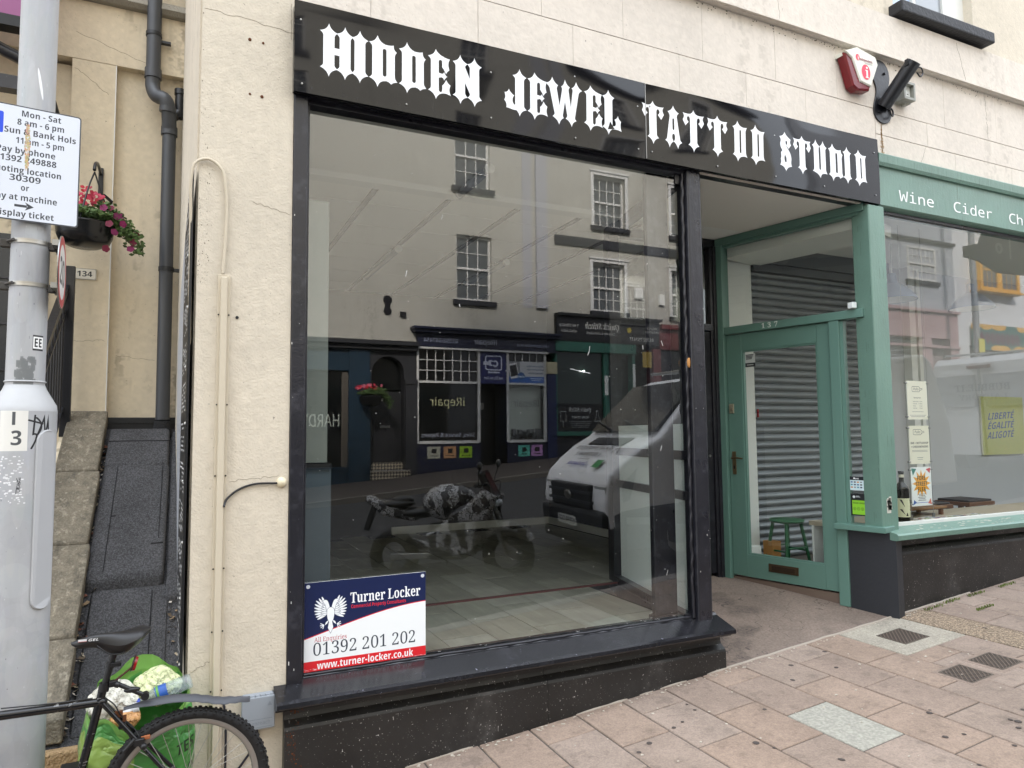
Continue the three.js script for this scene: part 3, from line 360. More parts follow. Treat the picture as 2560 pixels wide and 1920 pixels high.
const logo = (x, cx, cy, s) => { x.strokeStyle = '#222'; x.lineWidth = 3; x.beginPath(); x.roundRect(cx - 62 * s, cy - 22 * s, 96 * s, 44 * s, 8); x.stroke(); x.beginPath(); x.moveTo(cx + 34 * s, cy - 14 * s); x.lineTo(cx + 52 * s, cy - 5 * s); x.lineTo(cx + 72 * s, cy - 7 * s); x.moveTo(cx + 34 * s, cy + 14 * s); x.lineTo(cx + 52 * s, cy + 5 * s); x.lineTo(cx + 72 * s, cy + 3 * s); x.stroke(); text(x, 'Pullo', cx - 14 * s, cy + 10 * s, `italic ${30 * s}px sans-serif`, '#222'); };
const hp = [['cream hanging notice with opening times, upper of three in the window', 1.935, 2.28, poster(256, 330, (x) => { x.fillStyle = '#e9e4d2'; x.fillRect(0, 0, 256, 330); logo(x, 128, 70, 1); text(x, 'Opening Hours', 128, 148, 'bold 13px sans-serif', '#444'); for (let i = 0; i < 4; i++) { text(x, ['Wednesday', 'Thursday', 'Friday', 'Saturday'][i], 70, 180 + i * 19, '13px sans-serif', '#555', 0, 'left'); text(x, ['12-10pm', '12-10pm', '12-late', '12-late'][i], 190, 180 + i * 19, '13px sans-serif', '#555', 0, 'right'); } x.fillStyle = '#777'; x.fillRect(56, 262, 144, 3); x.fillRect(24, 292, 208, 3); x.fillRect(40, 304, 176, 3); })],
  ['cream hanging notice reading BAR BOTTLESHOP CHEESEMONGERS, middle of three', 1.54, 1.88, poster(256, 330, (x) => { x.fillStyle = '#e6e1cd'; x.fillRect(0, 0, 256, 330); logo(x, 120, 56, 1.05); text(x, 'BAR + BOTTLESHOP', 128, 158, 'bold 24px sans-serif', '#2a2a28', 226); text(x, '+ CHEESEMONGERS', 128, 190, 'bold 24px sans-serif', '#2a2a28', 218); x.fillStyle = '#777'; x.fillRect(30, 212, 196, 3); x.fillRect(30, 222, 196, 3); x.fillRect(90, 274, 76, 4); x.fillRect(96, 290, 64, 3); })],
  ['colourful hanging poster reading FORE STREET FLEA, lowest of three', 1.17, 1.512, poster(256, 330, (x) => { x.fillStyle = '#eef0ee'; x.fillRect(0, 0, 256, 330); x.fillStyle = '#eda52c'; x.save(); x.translate(128, 140); x.beginPath(); for (let i = 0; i < 24; i++) { const a = i * Math.PI / 12, q = i % 2 ? 66 : 118; x.lineTo(Math.cos(a) * q, Math.sin(a) * q); } x.fill(); x.restore(); x.fillStyle = '#2f7d73'; x.beginPath(); x.moveTo(8, 8); x.lineTo(70, 14); x.lineTo(24, 70); x.fill(); x.fillStyle = '#c8363f'; x.beginPath(); x.moveTo(248, 8); x.lineTo(190, 20); x.lineTo(240, 56); x.fill(); x.fillStyle = '#d97a66'; x.beginPath(); x.moveTo(248, 322); x.lineTo(200, 310); x.lineTo(236, 268); x.fill(); x.fillStyle = '#3c62a8'; x.beginPath(); x.moveTo(8, 322); x.lineTo(60, 300); x.lineTo(26, 276); x.fill(); text(x, 'FORE', 128, 112, 'bold 50px sans-serif', '#24242a', 110); text(x, 'STREET', 128, 160, 'bold 50px sans-serif', '#24242a', 150); text(x, 'FLEA', 128, 208, 'bold 50px sans-serif', '#24242a', 106); x.fillStyle = '#666'; for (let i = 0; i < 5; i++) x.fillRect(78 + (i % 2) * 10, 228 + i * 13, 100 - (i % 2) * 20, 5); x.fillStyle = '#7c86c4'; x.fillRect(44, 300, 160, 5); })]];
hp.forEach(([l, y0, y1, m]) => { const t = board('hanging_notice', 5.815, 6.088, y0, y1, -0.353, -0.347, m, M.white, null, { at: [5.95, y0, -0.35], label: l, category: 'notice' }); void t; });
{ const w = thing('cable_display', 'thin steel wires holding three notices in the window', 'display wire', 'main', [5.95, 1.06, -0.35]); for (const x of [5.8, 6.1]) obj('wire', [cyl([x, 1.06, -0.35], [x, 3.69, -0.35], 0.0022, 0.0022, 6)], M.steel, w); const cg = new THREE.CylinderGeometry(0.008, 0.008, 0.03, 8).rotateZ(Math.PI / 2); for (const y of [2.26, 1.96, 1.86, 1.56, 1.49, 1.19]) for (const x of [5.805, 6.096]) share('clip', cg, M.steel, w, x, y, -0.35); for (const x of [5.8, 6.1]) obj('foot', [cyl([x, 1.055, -0.35], [x, 1.1, -0.35], 0.012)], M.steel, w); }
const bot = thing('wine_bottle', 'dark wine bottle with a cream label on the window counter beside the green post', 'bottle', 'main', [5.66, 1.055, -0.33]);
obj('glass', [lathe([[0, 0], [0.054, 0], [0.057, 0.01], [0.057, 0.27], [0.05, 0.3], [0.022, 0.335], [0.02, 0.36], [0.02, 0.41], [0.023, 0.414], [0.023, 0.43], [0, 0.43]], 28).translate(5.66, 1.055, -0.33)], phys(0x0c0d0c, 0.08), bot);
obj('label', [new THREE.CylinderGeometry(0.0578, 0.0578, 0.16, 28, 1, true).translate(5.66, 1.175, -0.33)], std(0xffffff, 0.6, { map: canvasTex(256, 128, (x) => { x.fillStyle = '#dcdcb8'; x.fillRect(0, 0, 256, 128); x.fillStyle = '#1c1c20'; for (const o of [10, 74, 138, 202]) { x.beginPath(); x.moveTo(o, 8); x.lineTo(o + 14, 8); x.lineTo(o + 30, 60); x.fill(); x.beginPath(); x.moveTo(o, 74); x.lineTo(o + 14, 74); x.lineTo(o + 30, 112); x.fill(); x.beginPath(); x.moveTo(o + 34, 120); x.lineTo(o + 42, 96); x.lineTo(o + 50, 120); x.fill(); } }) }), bot, { uv: true });
obj('neck_band', [new THREE.CylinderGeometry(0.0215, 0.0215, 0.025, 20).translate(5.66, 1.445, -0.33)], std(0xd8d3c0, 0.5), bot);
// stools, table, magazines, poster
const seatM = std(0x2a2422, 0.6), woodM = std(0x6a4427, 0.5);
[[6.98, 'left of two square stools with dark pads behind the window counter'], [7.68, 'right of two square stools with dark pads behind the window counter']].forEach(([x, l], i) => { const t = thing('square_stool', l, 'stool', 'main', [x, 0.58, -1.05]); obj('seat', [B(x - 0.22, x + 0.22, 1.035, 1.075, -1.25, -0.87, 0.006)], woodM, t); obj('pad', [B(x - 0.2, x + 0.2, 1.075, 1.098, -1.23, -0.89, 0.01)], seatM, t); for (const a of [-1, 1]) for (const b of [-1, 1]) obj('leg', [B(x + a * 0.19 - 0.02, x + a * 0.19 + 0.02, 0.58, 1.035, -1.06 + b * 0.16 - 0.02, -1.06 + b * 0.16 + 0.02)], woodM, t); });
{ const t = thing('low_table', 'small brown wooden table on the counter beside the notices', 'table', 'main', [6.15, 1.055, -0.6]); obj('tabletop', [B(5.85, 6.45, 1.115, 1.135, -0.73, -0.45, 0.004)], std(0x8a6238, 0.5), t); for (const x of [5.9, 6.4]) for (const z of [-0.7, -0.48]) obj('leg', [B(x - 0.015, x + 0.015, 1.055, 1.115, z - 0.015, z + 0.015)], woodM, t); }
const mag = canvasTex(128, 96, (x) => { const r = rng(4); x.fillStyle = '#d8d5cc'; x.fillRect(0, 0, 128, 96); for (let i = 0; i < 60; i++) { x.fillStyle = ['#5a6a9a', '#8aa06a', '#444', '#c9c2b0', '#9a5a4a'][Math.floor(r() * 5)]; x.fillRect(r() * 120, r() * 90, 4 + r() * 26, 3 + r() * 12); } });
[[5.98, -0.28, 0.2, 'folded leaflets on the counter under the hanging notices'], [6.28, -0.25, -0.15, 'open magazine on the counter, middle of the row'], [6.56, -0.24, 0.1, 'magazine at the right end of the row on the counter']].forEach(([x, z, a, l]) => { const g = new THREE.BoxGeometry(0.3, 0.008, 0.2).rotateY(a).translate(x, 1.06, z); obj('magazine', [g], std(0xffffff, 0.5, { map: mag }), null, { uv: true, at: [x, 1.056, z], label: l, category: 'magazine' }); });
board('poster', 8.76, 9.62, 1.53, 2.24, -1.495, -1.475, poster(1024, 760, (x, w, h) => { x.fillStyle = '#a4a65c'; x.fillRect(0, 0, w, h); const r = rng(8); for (let i = 0; i < 900; i++) { x.fillStyle = `rgba(${150 + r() * 60},${160 + r() * 40},90,.12)`; x.fillRect(r() * w, r() * h, 30, 18); } x.save(); x.transform(1, -0.04, -0.1, 1, 50, 20); for (const [s, y] of [['LIBERTÉ', 290], ['ÉGALITÉ', 415], ['ALIGOTÉ', 540]]) text(x, s, 110, y, 'italic bold 122px sans-serif', '#163a78', 640, 'left'); x.restore(); }), std(0xc8c6ae, 0.5), null, { at: [8.8, 1.57, -1.48], label: 'olive green framed poster reading LIBERTÉ ÉGALITÉ ALIGOTÉ on the back wall', category: 'poster' });
{ const mm = (draw, w, h) => phys(0xffffff, 0.35, { map: canvasTex(w, h, draw) });
  const pos = (x0, x1, y0, y1, d, w, h, l, n) => board(n, x0, x1, y0, y1, 0.004, 0.006, mm(d, w, h), M.white, null, { frame: 'green', at: [(x0 + x1) / 2, y0, 0.005], label: l, category: 'sticker' });
  pos(1.16, 1.272, 1.365, 1.475, (x) => { x.fillStyle = '#1b1f24'; x.fillRect(0, 0, 128, 128); x.fillStyle = '#c6dade'; x.fillRect(0, 34, 128, 94); text(x, 'pay', 70, 24, 'bold 18px sans-serif', '#eee'); x.fillStyle = '#eee'; x.fillRect(38, 10, 14, 14); const c = ['#3a5a8a', '#444', '#c47a3a', '#888', '#4a8a9a', '#335']; for (let i = 0; i < 12; i++) { x.fillStyle = c[i % 6]; x.fillRect(12 + (i % 4) * 28, 46 + Math.floor(i / 4) * 24, 18, 12); } }, 128, 128, 'white and black card payment sticker on the narrow side glass', 'payment_sticker');
  pos(1.165, 1.375, 1.165, 1.34, (x) => { x.fillStyle = '#15181a'; x.fillRect(0, 0, 320, 260); x.fillStyle = '#86c22e'; x.fillRect(16, 80, 300, 166); text(x, 'FOOD HYGIENE RATING', 166, 122, 'bold 26px sans-serif', '#16240c', 280); x.strokeStyle = '#1f3310'; x.lineWidth = 3; for (let i = 0; i < 6; i++) { const cx = 44 + i * 46, cy = 180; x.beginPath(); x.arc(cx, cy, i === 5 ? 26 : 16, 0, 7); if (i === 5) { x.fillStyle = '#111'; x.fill(); } else x.stroke(); text(x, String(i), cx, cy + 8, 'bold 22px sans-serif', i === 5 ? '#fff' : '#1f3310'); } x.fillStyle = '#cfd6d8'; x.beginPath(); x.arc(40, 40, 16, 0, 7); x.fill(); x.fillRect(62, 28, 40, 5); x.fillRect(62, 38, 52, 5); x.fillRect(210, 30, 90, 4); x.fillRect(220, 40, 70, 4); }, 320, 260, 'black and green food hygiene rating sticker marked 5 on the side glass', 'hygiene_sticker'); }

// ---------- things fixed on the wall above ----------
{ const t = thing('alarm_box', 'white and red burglar alarm box above the right end of the black sign', 'alarm box', 'main', [4.83, 4.55, 0.02]);
  const hexa = [[4.655, 4.825], [4.80, 4.885], [5.0, 4.85], [5.03, 4.79], [4.935, 4.565], [4.80, 4.545], [4.745, 4.57]].map(([x, y]) => [x, y]);
  obj('red_housing', [exZ(hexa, 0.002, 0.085, 0.012)], phys(0x6d0d18, 0.25), t);
  obj('white_cover', [exZ([[4.652, 4.83], [4.80, 4.892], [5.004, 4.856], [5.032, 4.792], [4.94, 4.595], [4.815, 4.612], [4.735, 4.785]], 0.06, 0.098, 0.008), exZ([[4.652, 4.80], [4.652, 4.83], [4.80, 4.892], [5.004, 4.856], [5.034, 4.792], [5.015, 4.77], [4.99, 4.835], [4.80, 4.865], [4.68, 4.815]], 0.004, 0.065)], phys(0xdad9cc, 0.45), t);
  obj('print', [new THREE.PlaneGeometry(0.3, 0.27).translate(4.88, 4.735, 0.0995)], phys(0xffffff, 0.5, { transparent: true, alphaTest: 0.35, map: canvasTex(300, 270, (x) => { x.clearRect(0, 0, 300, 270); x.fillStyle = '#d8354f'; x.beginPath(); x.ellipse(60, 66, 22, 26, 0, 0, 7); x.fill(); text(x, 'i', 66, 84, 'bold 44px serif', '#e6e6dc'); text(x, 'independent', 78, 84, 'bold 30px sans-serif', '#8c3a48', 152, 'left'); text(x, 'fire & security', 140, 100, '13px sans-serif', '#555', 88, 'left'); x.fillStyle = '#d8354f'; x.beginPath(); x.ellipse(150, 170, 50, 62, 0, 0, 7); x.fill(); text(x, 'i', 162, 216, 'bold 120px serif', '#e6e6dc'); }) }), t, { uv: true }); }
{ const t = thing('flagpole_holder', 'black iron flagpole bracket with an angled socket on the cream wall', 'flagpole bracket', 'main', [5.17, 4.36, 0.02]), im = M.iron;
  const s = new THREE.Shape(); s.moveTo(5.06, 4.80); s.bezierCurveTo(5.06, 4.95, 5.28, 4.95, 5.28, 4.78); s.bezierCurveTo(5.28, 4.7, 5.235, 4.66, 5.235, 4.62); s.bezierCurveTo(5.235, 4.57, 5.285, 4.52, 5.285, 4.47); s.bezierCurveTo(5.285, 4.335, 5.07, 4.335, 5.07, 4.47); s.bezierCurveTo(5.07, 4.53, 5.11, 4.58, 5.11, 4.64); s.bezierCurveTo(5.11, 4.7, 5.06, 4.73, 5.06, 4.80);
  obj('back_plate', [exZ(s, 0.001, 0.014, 0.003)], im, t);
  { const a = V([5.165, 4.5, 0.03]), b = V([5.22, 4.78, 0.27]), d = b.clone().sub(a).normalize(); obj('socket_tube', [cyl(a.toArray(), b.toArray(), 0.057, 0.057, 28, true), cyl(a.toArray(), b.toArray(), 0.05, 0.05, 28, true), new THREE.RingGeometry(0.05, 0.057, 28).applyQuaternion(new THREE.Quaternion().setFromUnitVectors(new THREE.Vector3(0, 0, 1), d)).translate(b.x, b.y, b.z), cyl(a.toArray(), a.clone().addScaledVector(d, 0.01).toArray(), 0.056)], phys(0x15161a, 0.4, { side: THREE.DoubleSide }), t); }
  obj('scroll', [tube([[5.19, 4.5, 0.06], [5.225, 4.44, 0.05], [5.27, 4.44, 0.035], [5.275, 4.49, 0.03], [5.24, 4.505, 0.03], [5.225, 4.475, 0.03]], 0.007, 30, 6)], im, t);
  obj('ring_hook', [tube([[5.26, 4.75, 0.25], [5.3, 4.76, 0.25], [5.34, 4.76, 0.25], [5.355, 4.72, 0.25], [5.32, 4.685, 0.25], [5.285, 4.71, 0.25]], 0.006, 24, 6), B(5.15, 5.175, 4.74, 4.79, 0.24, 0.27)], im, t);
  for (const [x, y] of [[5.115, 4.83], [5.215, 4.8], [5.13, 4.46]]) obj('bolt', [cyl([x, y, 0.014], [x, y, 0.028], 0.013, 0.011, 6)], im, t); }
{ const t = thing('outdoor_socket', 'weathered grey outdoor power socket with open cover beside the flag bracket', 'power socket', 'main', [5.42, 4.56, 0.03]), pm = phys(0x8f9088, 0.5);
  obj('body', [B(5.33, 5.48, 4.57, 4.735, 0, 0.06, 0.012)], pm, t); obj('cover_rim', [exZ([[5.335, 4.58], [5.475, 4.58], [5.475, 4.73], [5.335, 4.73]], 0.06, 0.1, 0, [[[5.355, 4.6], [5.355, 4.712], [5.458, 4.712], [5.458, 4.6]]])], pm, t); obj('face', [B(5.355, 5.458, 4.6, 4.712, 0.058, 0.064)], M.white, t);
  obj('pin_hole', [B(5.401, 5.411, 4.676, 4.694, 0.0638, 0.0648), B(5.378, 5.396, 4.64, 4.648, 0.0638, 0.0648), B(5.418, 5.436, 4.64, 4.648, 0.0638, 0.0648)], M.dark, t); obj('gland', [cyl([5.405, 4.575, 0.035], [5.405, 4.55, 0.035], 0.016)], pm, t); }
// ================= ground =================
const slabMap = tex(1024, 1024, (u, v) => { const a = fbm(u, v, 7, 5), b = fbm(u, v, 200, 2), c = vn(u * 420, v * 420, 420, 420), d = fbm(u + 0.5, v, 60, 3), st = sst(0.63, 0.75, fbm(u, v + 0.3, 18, 4)); let k = 0.9 + 0.14 * (a - 0.5) + 0.16 * (b - 0.5) + 0.1 * (d - 0.5) - 0.07 * st; if (c > 0.97) k += 0.12; if (c < 0.025) k -= 0.2; return [164 * k, 146 * k, 132 * k]; }, true, [0.8]);
const slabBump = tex(512, 512, (u, v) => fbm(u, v, 110, 3), false, [1.6]);
const slabMs = [0xffffff, 0xf9f7f5, 0xfffaf5, 0xf4f1ef, 0xfcf6f0, 0xf8f7f6].map((c) => std(c, 0.9, { map: slabMap, bumpMap: slabBump, bumpScale: 0.0028 }));
const mortarM = std(0x57504a, 0.95, { bumpMap: grain, bumpScale: 0.003 });
const asphalt = std(0xffffff, 0.9, { map: tex(512, 512, (u, v) => { const k = 54 + 22 * (fbm(u, v, 8, 4) - 0.5) + 46 * (fbm(u, v, 130, 2) - 0.5); return [k, k, k * 1.02]; }, true, [0.6]), bumpMap: slabBump, bumpScale: 0.003 });
const gnd = struct('ground', null); obj('earth', [shear(B(-60, 60, -1.2, -0.4, -40, 60), 0.084)], mortarM, gnd);
const road = struct('road', 'dark asphalt road sloping up the hill');
{ const g = new THREE.PlaneGeometry(110, 8.75, 40, 6).rotateX(-Math.PI / 2).translate(10, 0, 2.06 + 4.375); warp(g, (v) => { const t = (v.z - 2.06) / 8.75; v.y = 0.084 * v.x - 0.1 + 0.27 * t + 0.09 * Math.sin(Math.PI * t); }); obj('surface', [g], asphalt, road); }
const pav = struct('pavement', 'pinkish concrete slab pavement laid in staggered columns');
obj('bedding', [shear(B(-9, 22, -0.3, -0.006, -0.06, 2.0))], mortarM, pav);
function slab(x0, x1, z0, z1, m, parent = pav, name = 'slab') { // chamfered top, each laid a hair uneven
  const e = 0.004, h = R() * 0.002, g = new THREE.BufferGeometry(), b = [[x0, z0], [x1, z0], [x1, z1], [x0, z1]], t = [[x0 + e, z0 + e], [x1 - e, z0 + e], [x1 - e, z1 - e], [x0 + e, z1 - e]], p = [];
  const q = (a, c, d, f) => p.push(...a, ...c, ...d, ...a, ...d, ...f), P = (a, y) => [a[0], y, a[1]];
  q(P(t[3], h), P(t[2], h), P(t[1], h), P(t[0], h)); for (let i = 0; i < 4; i++) { const j = (i + 1) % 4; q(P(b[j], h - e), P(b[i], h - e), P(t[i], h), P(t[j], h)); q(P(b[j], -0.03), P(b[i], -0.03), P(b[i], h - e), P(b[j], h - e)); }
  g.setAttribute('position', new THREE.Float32BufferAttribute(p, 3)); g.computeVertexNormals(); g.setAttribute('uv', new THREE.Float32BufferAttribute(new Float32Array(p.length / 3 * 2), 2));
  return obj(name, [shear(g)], m, parent);
}
const whiteSlab = std(0xa9a69d, 0.9, { map: tex(256, 256, (u, v) => { const k = 236 + 60 * (fbm(u, v, 60, 2) - 0.5) - (vn(u * 120, v * 120, 120, 120) > 0.95 ? 50 : 0); return [k, k, k * 0.98]; }, true, [1.5]), bumpMap: slabBump, bumpScale: 0.003 });
for (let k = -14; k < 26; k++) {
  const x0 = 1.83 + 0.3135 * k + 0.0045, x1 = x0 + 0.3045, odd = ((k % 2) + 2) % 2;
  let z = odd ? 0.535 - 0.487 : 0.28 - 0.487;
  for (let j = 0; j < 6; j++, z += 0.487) {
    let a = Math.max(z + 0.0045, 0.055), b = Math.min(z + 0.4825, 1.86); if (b - a < 0.05) continue;
    if (k >= 8 && k <= 9) { a = Math.max(a, 0.605); if (b - a < 0.05) continue; }
    if (k === 10) continue;
    slab(x0, x1, a, b, k === 4 && j === 2 ? whiteSlab : slabMs[Math.floor(R() * 6)]);
  }
}
{ const km = std(0x8d8781, 0.85, { bumpMap: slabBump, bumpScale: 0.003 }); for (let i = 0; i < 22; i++) obj('kerb_stone', [shear(B(-5 + i * 0.92 + 0.004, -5 + (i + 1) * 0.92 - 0.004, -0.3, 0.0, 1.88, 2.05, 0.012))], km, pav); }
const patchM = std(0xffffff, 0.92, { map: tex(512, 512, (u, v) => { const k = 178 + 50 * (fbm(u, v, 90, 2) - 0.5) + 26 * (fbm(u, v, 6, 3) - 0.5) + (vn(u * 160, v * 160, 160, 160) > 0.96 ? 36 : 0); return [k * 0.9, k * 0.86, k * 0.78]; }, true, [1.4]), bumpMap: slabBump, bumpScale: 0.004 });
slab(4.342, 4.962, 0.055, 0.6, patchM, pav, 'concrete_patch');
const gravM = std(0xffffff, 0.9, { map: tex(512, 512, (u, v) => { const a = vn(u * 70, v * 70, 70, 70), b = vn(u * 110 + 5, v * 110, 110, 110), k = a > 0.6 ? 190 : a < 0.3 ? 120 : 150; const q = k + 30 * (b - 0.5); const w = q * 0.86; return [w, w * 0.88, w * 0.74]; }, true, [2.2]), bumpMap: tex(256, 256, (u, v) => vn(u * 40, v * 40, 40, 40), false, [2.2]), bumpScale: 0.006 });
obj('pebble_strip', [shear(B(4.972, 5.268, -0.02, 0.0005, 0.07, 1.86))], gravM, pav);
{ const pts = []; for (let i = 0; i <= 60; i++) { const x = 0.3 + i * 5.6 / 60; pts.push([x, gy(x) + 0.001, 0.062 + (R() - 0.5) * 0.014 - 0.004]); } obj('mortar_fillet', [tube(pts, 0.011, 160, 6)], std(0xa0968a, 0.95, { bumpMap: grain, bumpScale: 0.004 }), pav); }
{ // chewing-gum spots, grit, moss in joints
  const g = [], r = rng(21); for (let i = 0; i < 46; i++) { const x = 0.6 + r() * 5, z = 0.15 + Math.pow(r(), 0.8) * 1.6, s = 0.006 + r() * 0.013; g.push(new THREE.CylinderGeometry(s, s, 0.0015, 7).scale(1, 1, 0.7 + r() * 0.5).rotateY(r() * 3).translate(x, gy(x) + 0.0027, z)); }
  obj('gum_spot', g, std(0x4b433f, 0.9), pav, { kind: 'stuff' });
  const l = []; for (let i = 0; i < 260; i++) { const x = 0.4 + r() * 5.2, near = r() < 0.6, z = near ? 0.075 + r() * 0.05 : 0.12 + r() * 1.6, s = 0.0025 + r() * 0.005; l.push(new THREE.IcosahedronGeometry(s, 0).scale(1 + r(), 0.6, 1).translate(x, gy(x) + 0.003, z)); } obj('grit', l, std(0xb9b0a2, 0.9), pav, { kind: 'stuff' });
  const ms = []; for (let i = 0; i < 240; i++) { const c = [[5.6, 0.1], [5.35, 0.12], [5.6, 0.35], [5.9, 0.11], [6.3, 0.12]][Math.floor(r() * 5)], x = c[0] + (r() - 0.5) * 0.2, z = c[1] + (r() - 0.5) * 0.03; ms.push(new THREE.PlaneGeometry(0.006, 0.02).rotateX(-0.9 + r()).rotateY(r() * 6).translate(x, gy(x) + 0.008, z)); } obj('moss', ms, std(0x5c6a2e, 0.9), pav, { kind: 'stuff' });
}
const coverM = std(0xffffff, 0.55, { metalness: 0.5, map: tex(128, 128, (u, v) => { const a = Math.abs(((u + v) * 8) % 1 - 0.5) < 0.16 || Math.abs((((u - v) * 8) % 1 + 1) % 1 - 0.5) < 0.16; return a ? [118, 104, 92] : [62, 54, 50]; }, true, [4]), bumpMap: tex(128, 128, (u, v) => (Math.abs(((u + v) * 8) % 1 - 0.5) < 0.16 || Math.abs((((u - v) * 8) % 1 + 1) % 1 - 0.5) < 0.16) ? 1 : 0, false, [4]), bumpScale: 0.004 });
[[4.505, 4.755, 0.25, 0.48, 'iron access cover set in the pale concrete patch by the entrance'], [4.225, 4.435, 0.885, 1.095, 'left of two iron access covers side by side in the slabs'], [4.535, 4.755, 0.875, 1.085, 'right of two iron access covers side by side in the slabs']].forEach(([x0, x1, z0, z1, l]) => { const t = thing('access_cover', l, 'access cover', 'main', [(x0 + x1) / 2, gy((x0 + x1) / 2), (z0 + z1) / 2]); obj('lid', [shear(B(x0 + 0.012, x1 - 0.012, -0.02, 0.0045, z0 + 0.012, z1 - 0.012))], coverM, t); obj('frame', [shear(B(x0, x1, -0.02, 0.004, z0, z0 + 0.01)), shear(B(x0, x1, -0.02, 0.004, z1 - 0.01, z1)), shear(B(x0, x0 + 0.01, -0.02, 0.004, z0 + 0.0105, z1 - 0.0105)), shear(B(x1 - 0.01, x1, -0.02, 0.004, z0 + 0.0105, z1 - 0.0105))], std(0x6e655c, 0.6, { metalness: 0.5 }), t); if (x0 < 4.5 || x0 > 4.52) slab(x0 - 0.03, x1 + 0.03, z0 - 0.03, z1 + 0.03, slabMs[3], pav, 'cover_surround').position.y += 0.0015; });
{ const g = new THREE.PlaneGeometry(1.84, 1.5, 12, 10).rotateX(-Math.PI / 2); const f = (u, v) => { const xl = 3.2, xr = 5.0, x = xl + (xr - xl) * u, yf = gy(x) - 0.001, yb = 0.515; return [x, yf * (1 - v) + yb * v + 0.012 * Math.sin(v * 3.14), 0.075 - 1.5 * v]; }; const p = g.attributes.position; for (let i = 0; i < p.count; i++) { const u = p.getX(i) / 1.84 + 0.5, v = 0.5 - p.getZ(i) / 1.5, q = f(u, 1 - v < 0 ? 0 : v); p.setXYZ(i, ...q); } g.computeVertexNormals();
  const rf = struct('entrance_floor', 'worn pinkish concrete floor sloping up into the entrance'); obj('surface', [g], std(0xffffff, 0.9, { map: tex(1024, 1024, (u, v) => { const a = fbm(u, v, 5, 5), b = fbm(u, v, 160, 2), d = sst(0.5, 0.72, fbm(u + 0.4, v, 6, 5)); const c = Math.abs(fbm(u, v + 0.2, 6, 4) - 0.5) < 0.004 ? 0.72 : 1; const k = (0.84 + 0.2 * (a - 0.5) + 0.2 * (b - 0.5) - 0.17 * d) * c; return [150 * k, 133 * k, 120 * k]; }, true, [0.6]), bumpMap: slabBump, bumpScale: 0.004 }), rf); const th = struct('door_threshold', null, 'green', [0.5, 0.3, 0]); obj('step', [B(0.02, 1.08, 0.2, 0.525, -0.16, 0.0)], std(0x6d5d52, 0.9), th); }

// ================= left: gap with felt roof, neighbour wall =================
const nb = thing('neighbour_building', 'cream rendered building with a recessed panel at the back of the gap on the left', 'building', 'main', [-2, 1.9, -2.7]);
obj('wall', [B(-9, -0.875, -1, 4.85, -3.2, -2.69), B(-9, 0.2, 4.88, 5.37, -3.2, -2.6), B(-0.86, 0.2, -1, 4.885, -3.2, -2.675), B(-9, 0.2, 5.45, 14, -3.2, -2.72), B(-9, 0.2, 13.9, 14, -9, -3.2)], M.creamBack, nb);
obj('pilaster', [B(-0.862, -0.555, 1.4, 4.875, -2.7, -2.6)], M.creamBack, nb); obj('corner_bead', [B(-0.558, -0.551, 1.9, 4.875, -2.61, -2.594)], M.whitePaint, nb);
obj('coping', [exX([[-3.2, 5.372], [-2.55, 5.372], [-2.51, 5.40], [-2.52, 5.455], [-3.2, 5.47]], -9, 0.2)], std(0x8d887c, 0.95, { bumpMap: castBump, bumpScale: 0.006 }), nb);
board('number_plate', -0.807, -0.648, 3.088, 3.175, -2.6, -2.588, phys(0xffffff, 0.4, { map: canvasTex(320, 170, (x) => { x.fillStyle = '#d9d3c4'; x.fillRect(0, 0, 320, 170); x.strokeStyle = '#8a8274'; x.lineWidth = 8; x.strokeRect(4, 4, 312, 162); text(x, '134', 160, 125, 'bold 116px sans-serif', '#2a2a2a', 214); x.fillStyle = '#7a7266'; for (const a of [14, 300]) for (const b of [14, 150]) x.fillRect(a, b, 8, 8); }) }), M.white, null, { at: [-0.73, 3.088, -2.594], label: 'off-white house number plate reading 134 on the pilaster', category: 'number plate' });
{ const pm = phys(0x3b3d40, 0.42, { bumpMap: grain, bumpScale: 0.0005 }), t = thing('drain_pipe', 'dark grey plastic soil pipe with swan-neck bends in the corner of the gap', 'drainpipe', 'main', [-0.15, 2, -2.53]);
  obj('pipe', [cyl([-0.15, 1.98, -2.53], [-0.155, 4.36, -2.53], 0.052, 0.052, 24)], pm, t); obj('pipe', [cyl([-0.285, 4.8, -2.53], [-0.29, 7, -2.53], 0.055, 0.055, 24)], pm, t);
  obj('bend', [tube([[-0.285, 4.82, -2.53], [-0.285, 4.72, -2.53], [-0.255, 4.64, -2.5], [-0.19, 4.60, -2.46], [-0.165, 4.53, -2.47], [-0.155, 4.36, -2.53]], 0.056, 40, 20)], pm, t);
  for (const c of [cyl([-0.155, 4.33, -2.53], [-0.155, 4.40, -2.53], 0.062, 0.062, 24), cyl([-0.285, 4.79, -2.53], [-0.285, 4.87, -2.53], 0.064, 0.064, 24), cyl([-0.17, 4.5, -2.47], [-0.168, 4.54, -2.465], 0.063, 0.063, 24)]) obj('socket', [c], pm, t);
  obj('clip', [cyl([-0.152, 3.19, -2.53], [-0.152, 3.225, -2.53], 0.058, 0.058, 24), B(-0.1, -0.045, 3.195, 3.22, -2.56, -2.53)], M.blackPlastic, t); obj('clip', [cyl([-0.287, 5.15, -2.53], [-0.287, 5.18, -2.53], 0.061, 0.061, 24), B(-0.24, -0.16, 5.12, 5.14, -2.58, -2.54)], M.blackPlastic, t);
  obj('felt_collar', [lathe([[0.09, 0], [0.075, 0.1], [0.06, 0.2], [0.055, 0.21]], 24).translate(-0.15, 1.76, -2.52)], std(0x1c1c1d, 0.95, { bumpMap: slabBump, bumpScale: 0.006 }), t); }
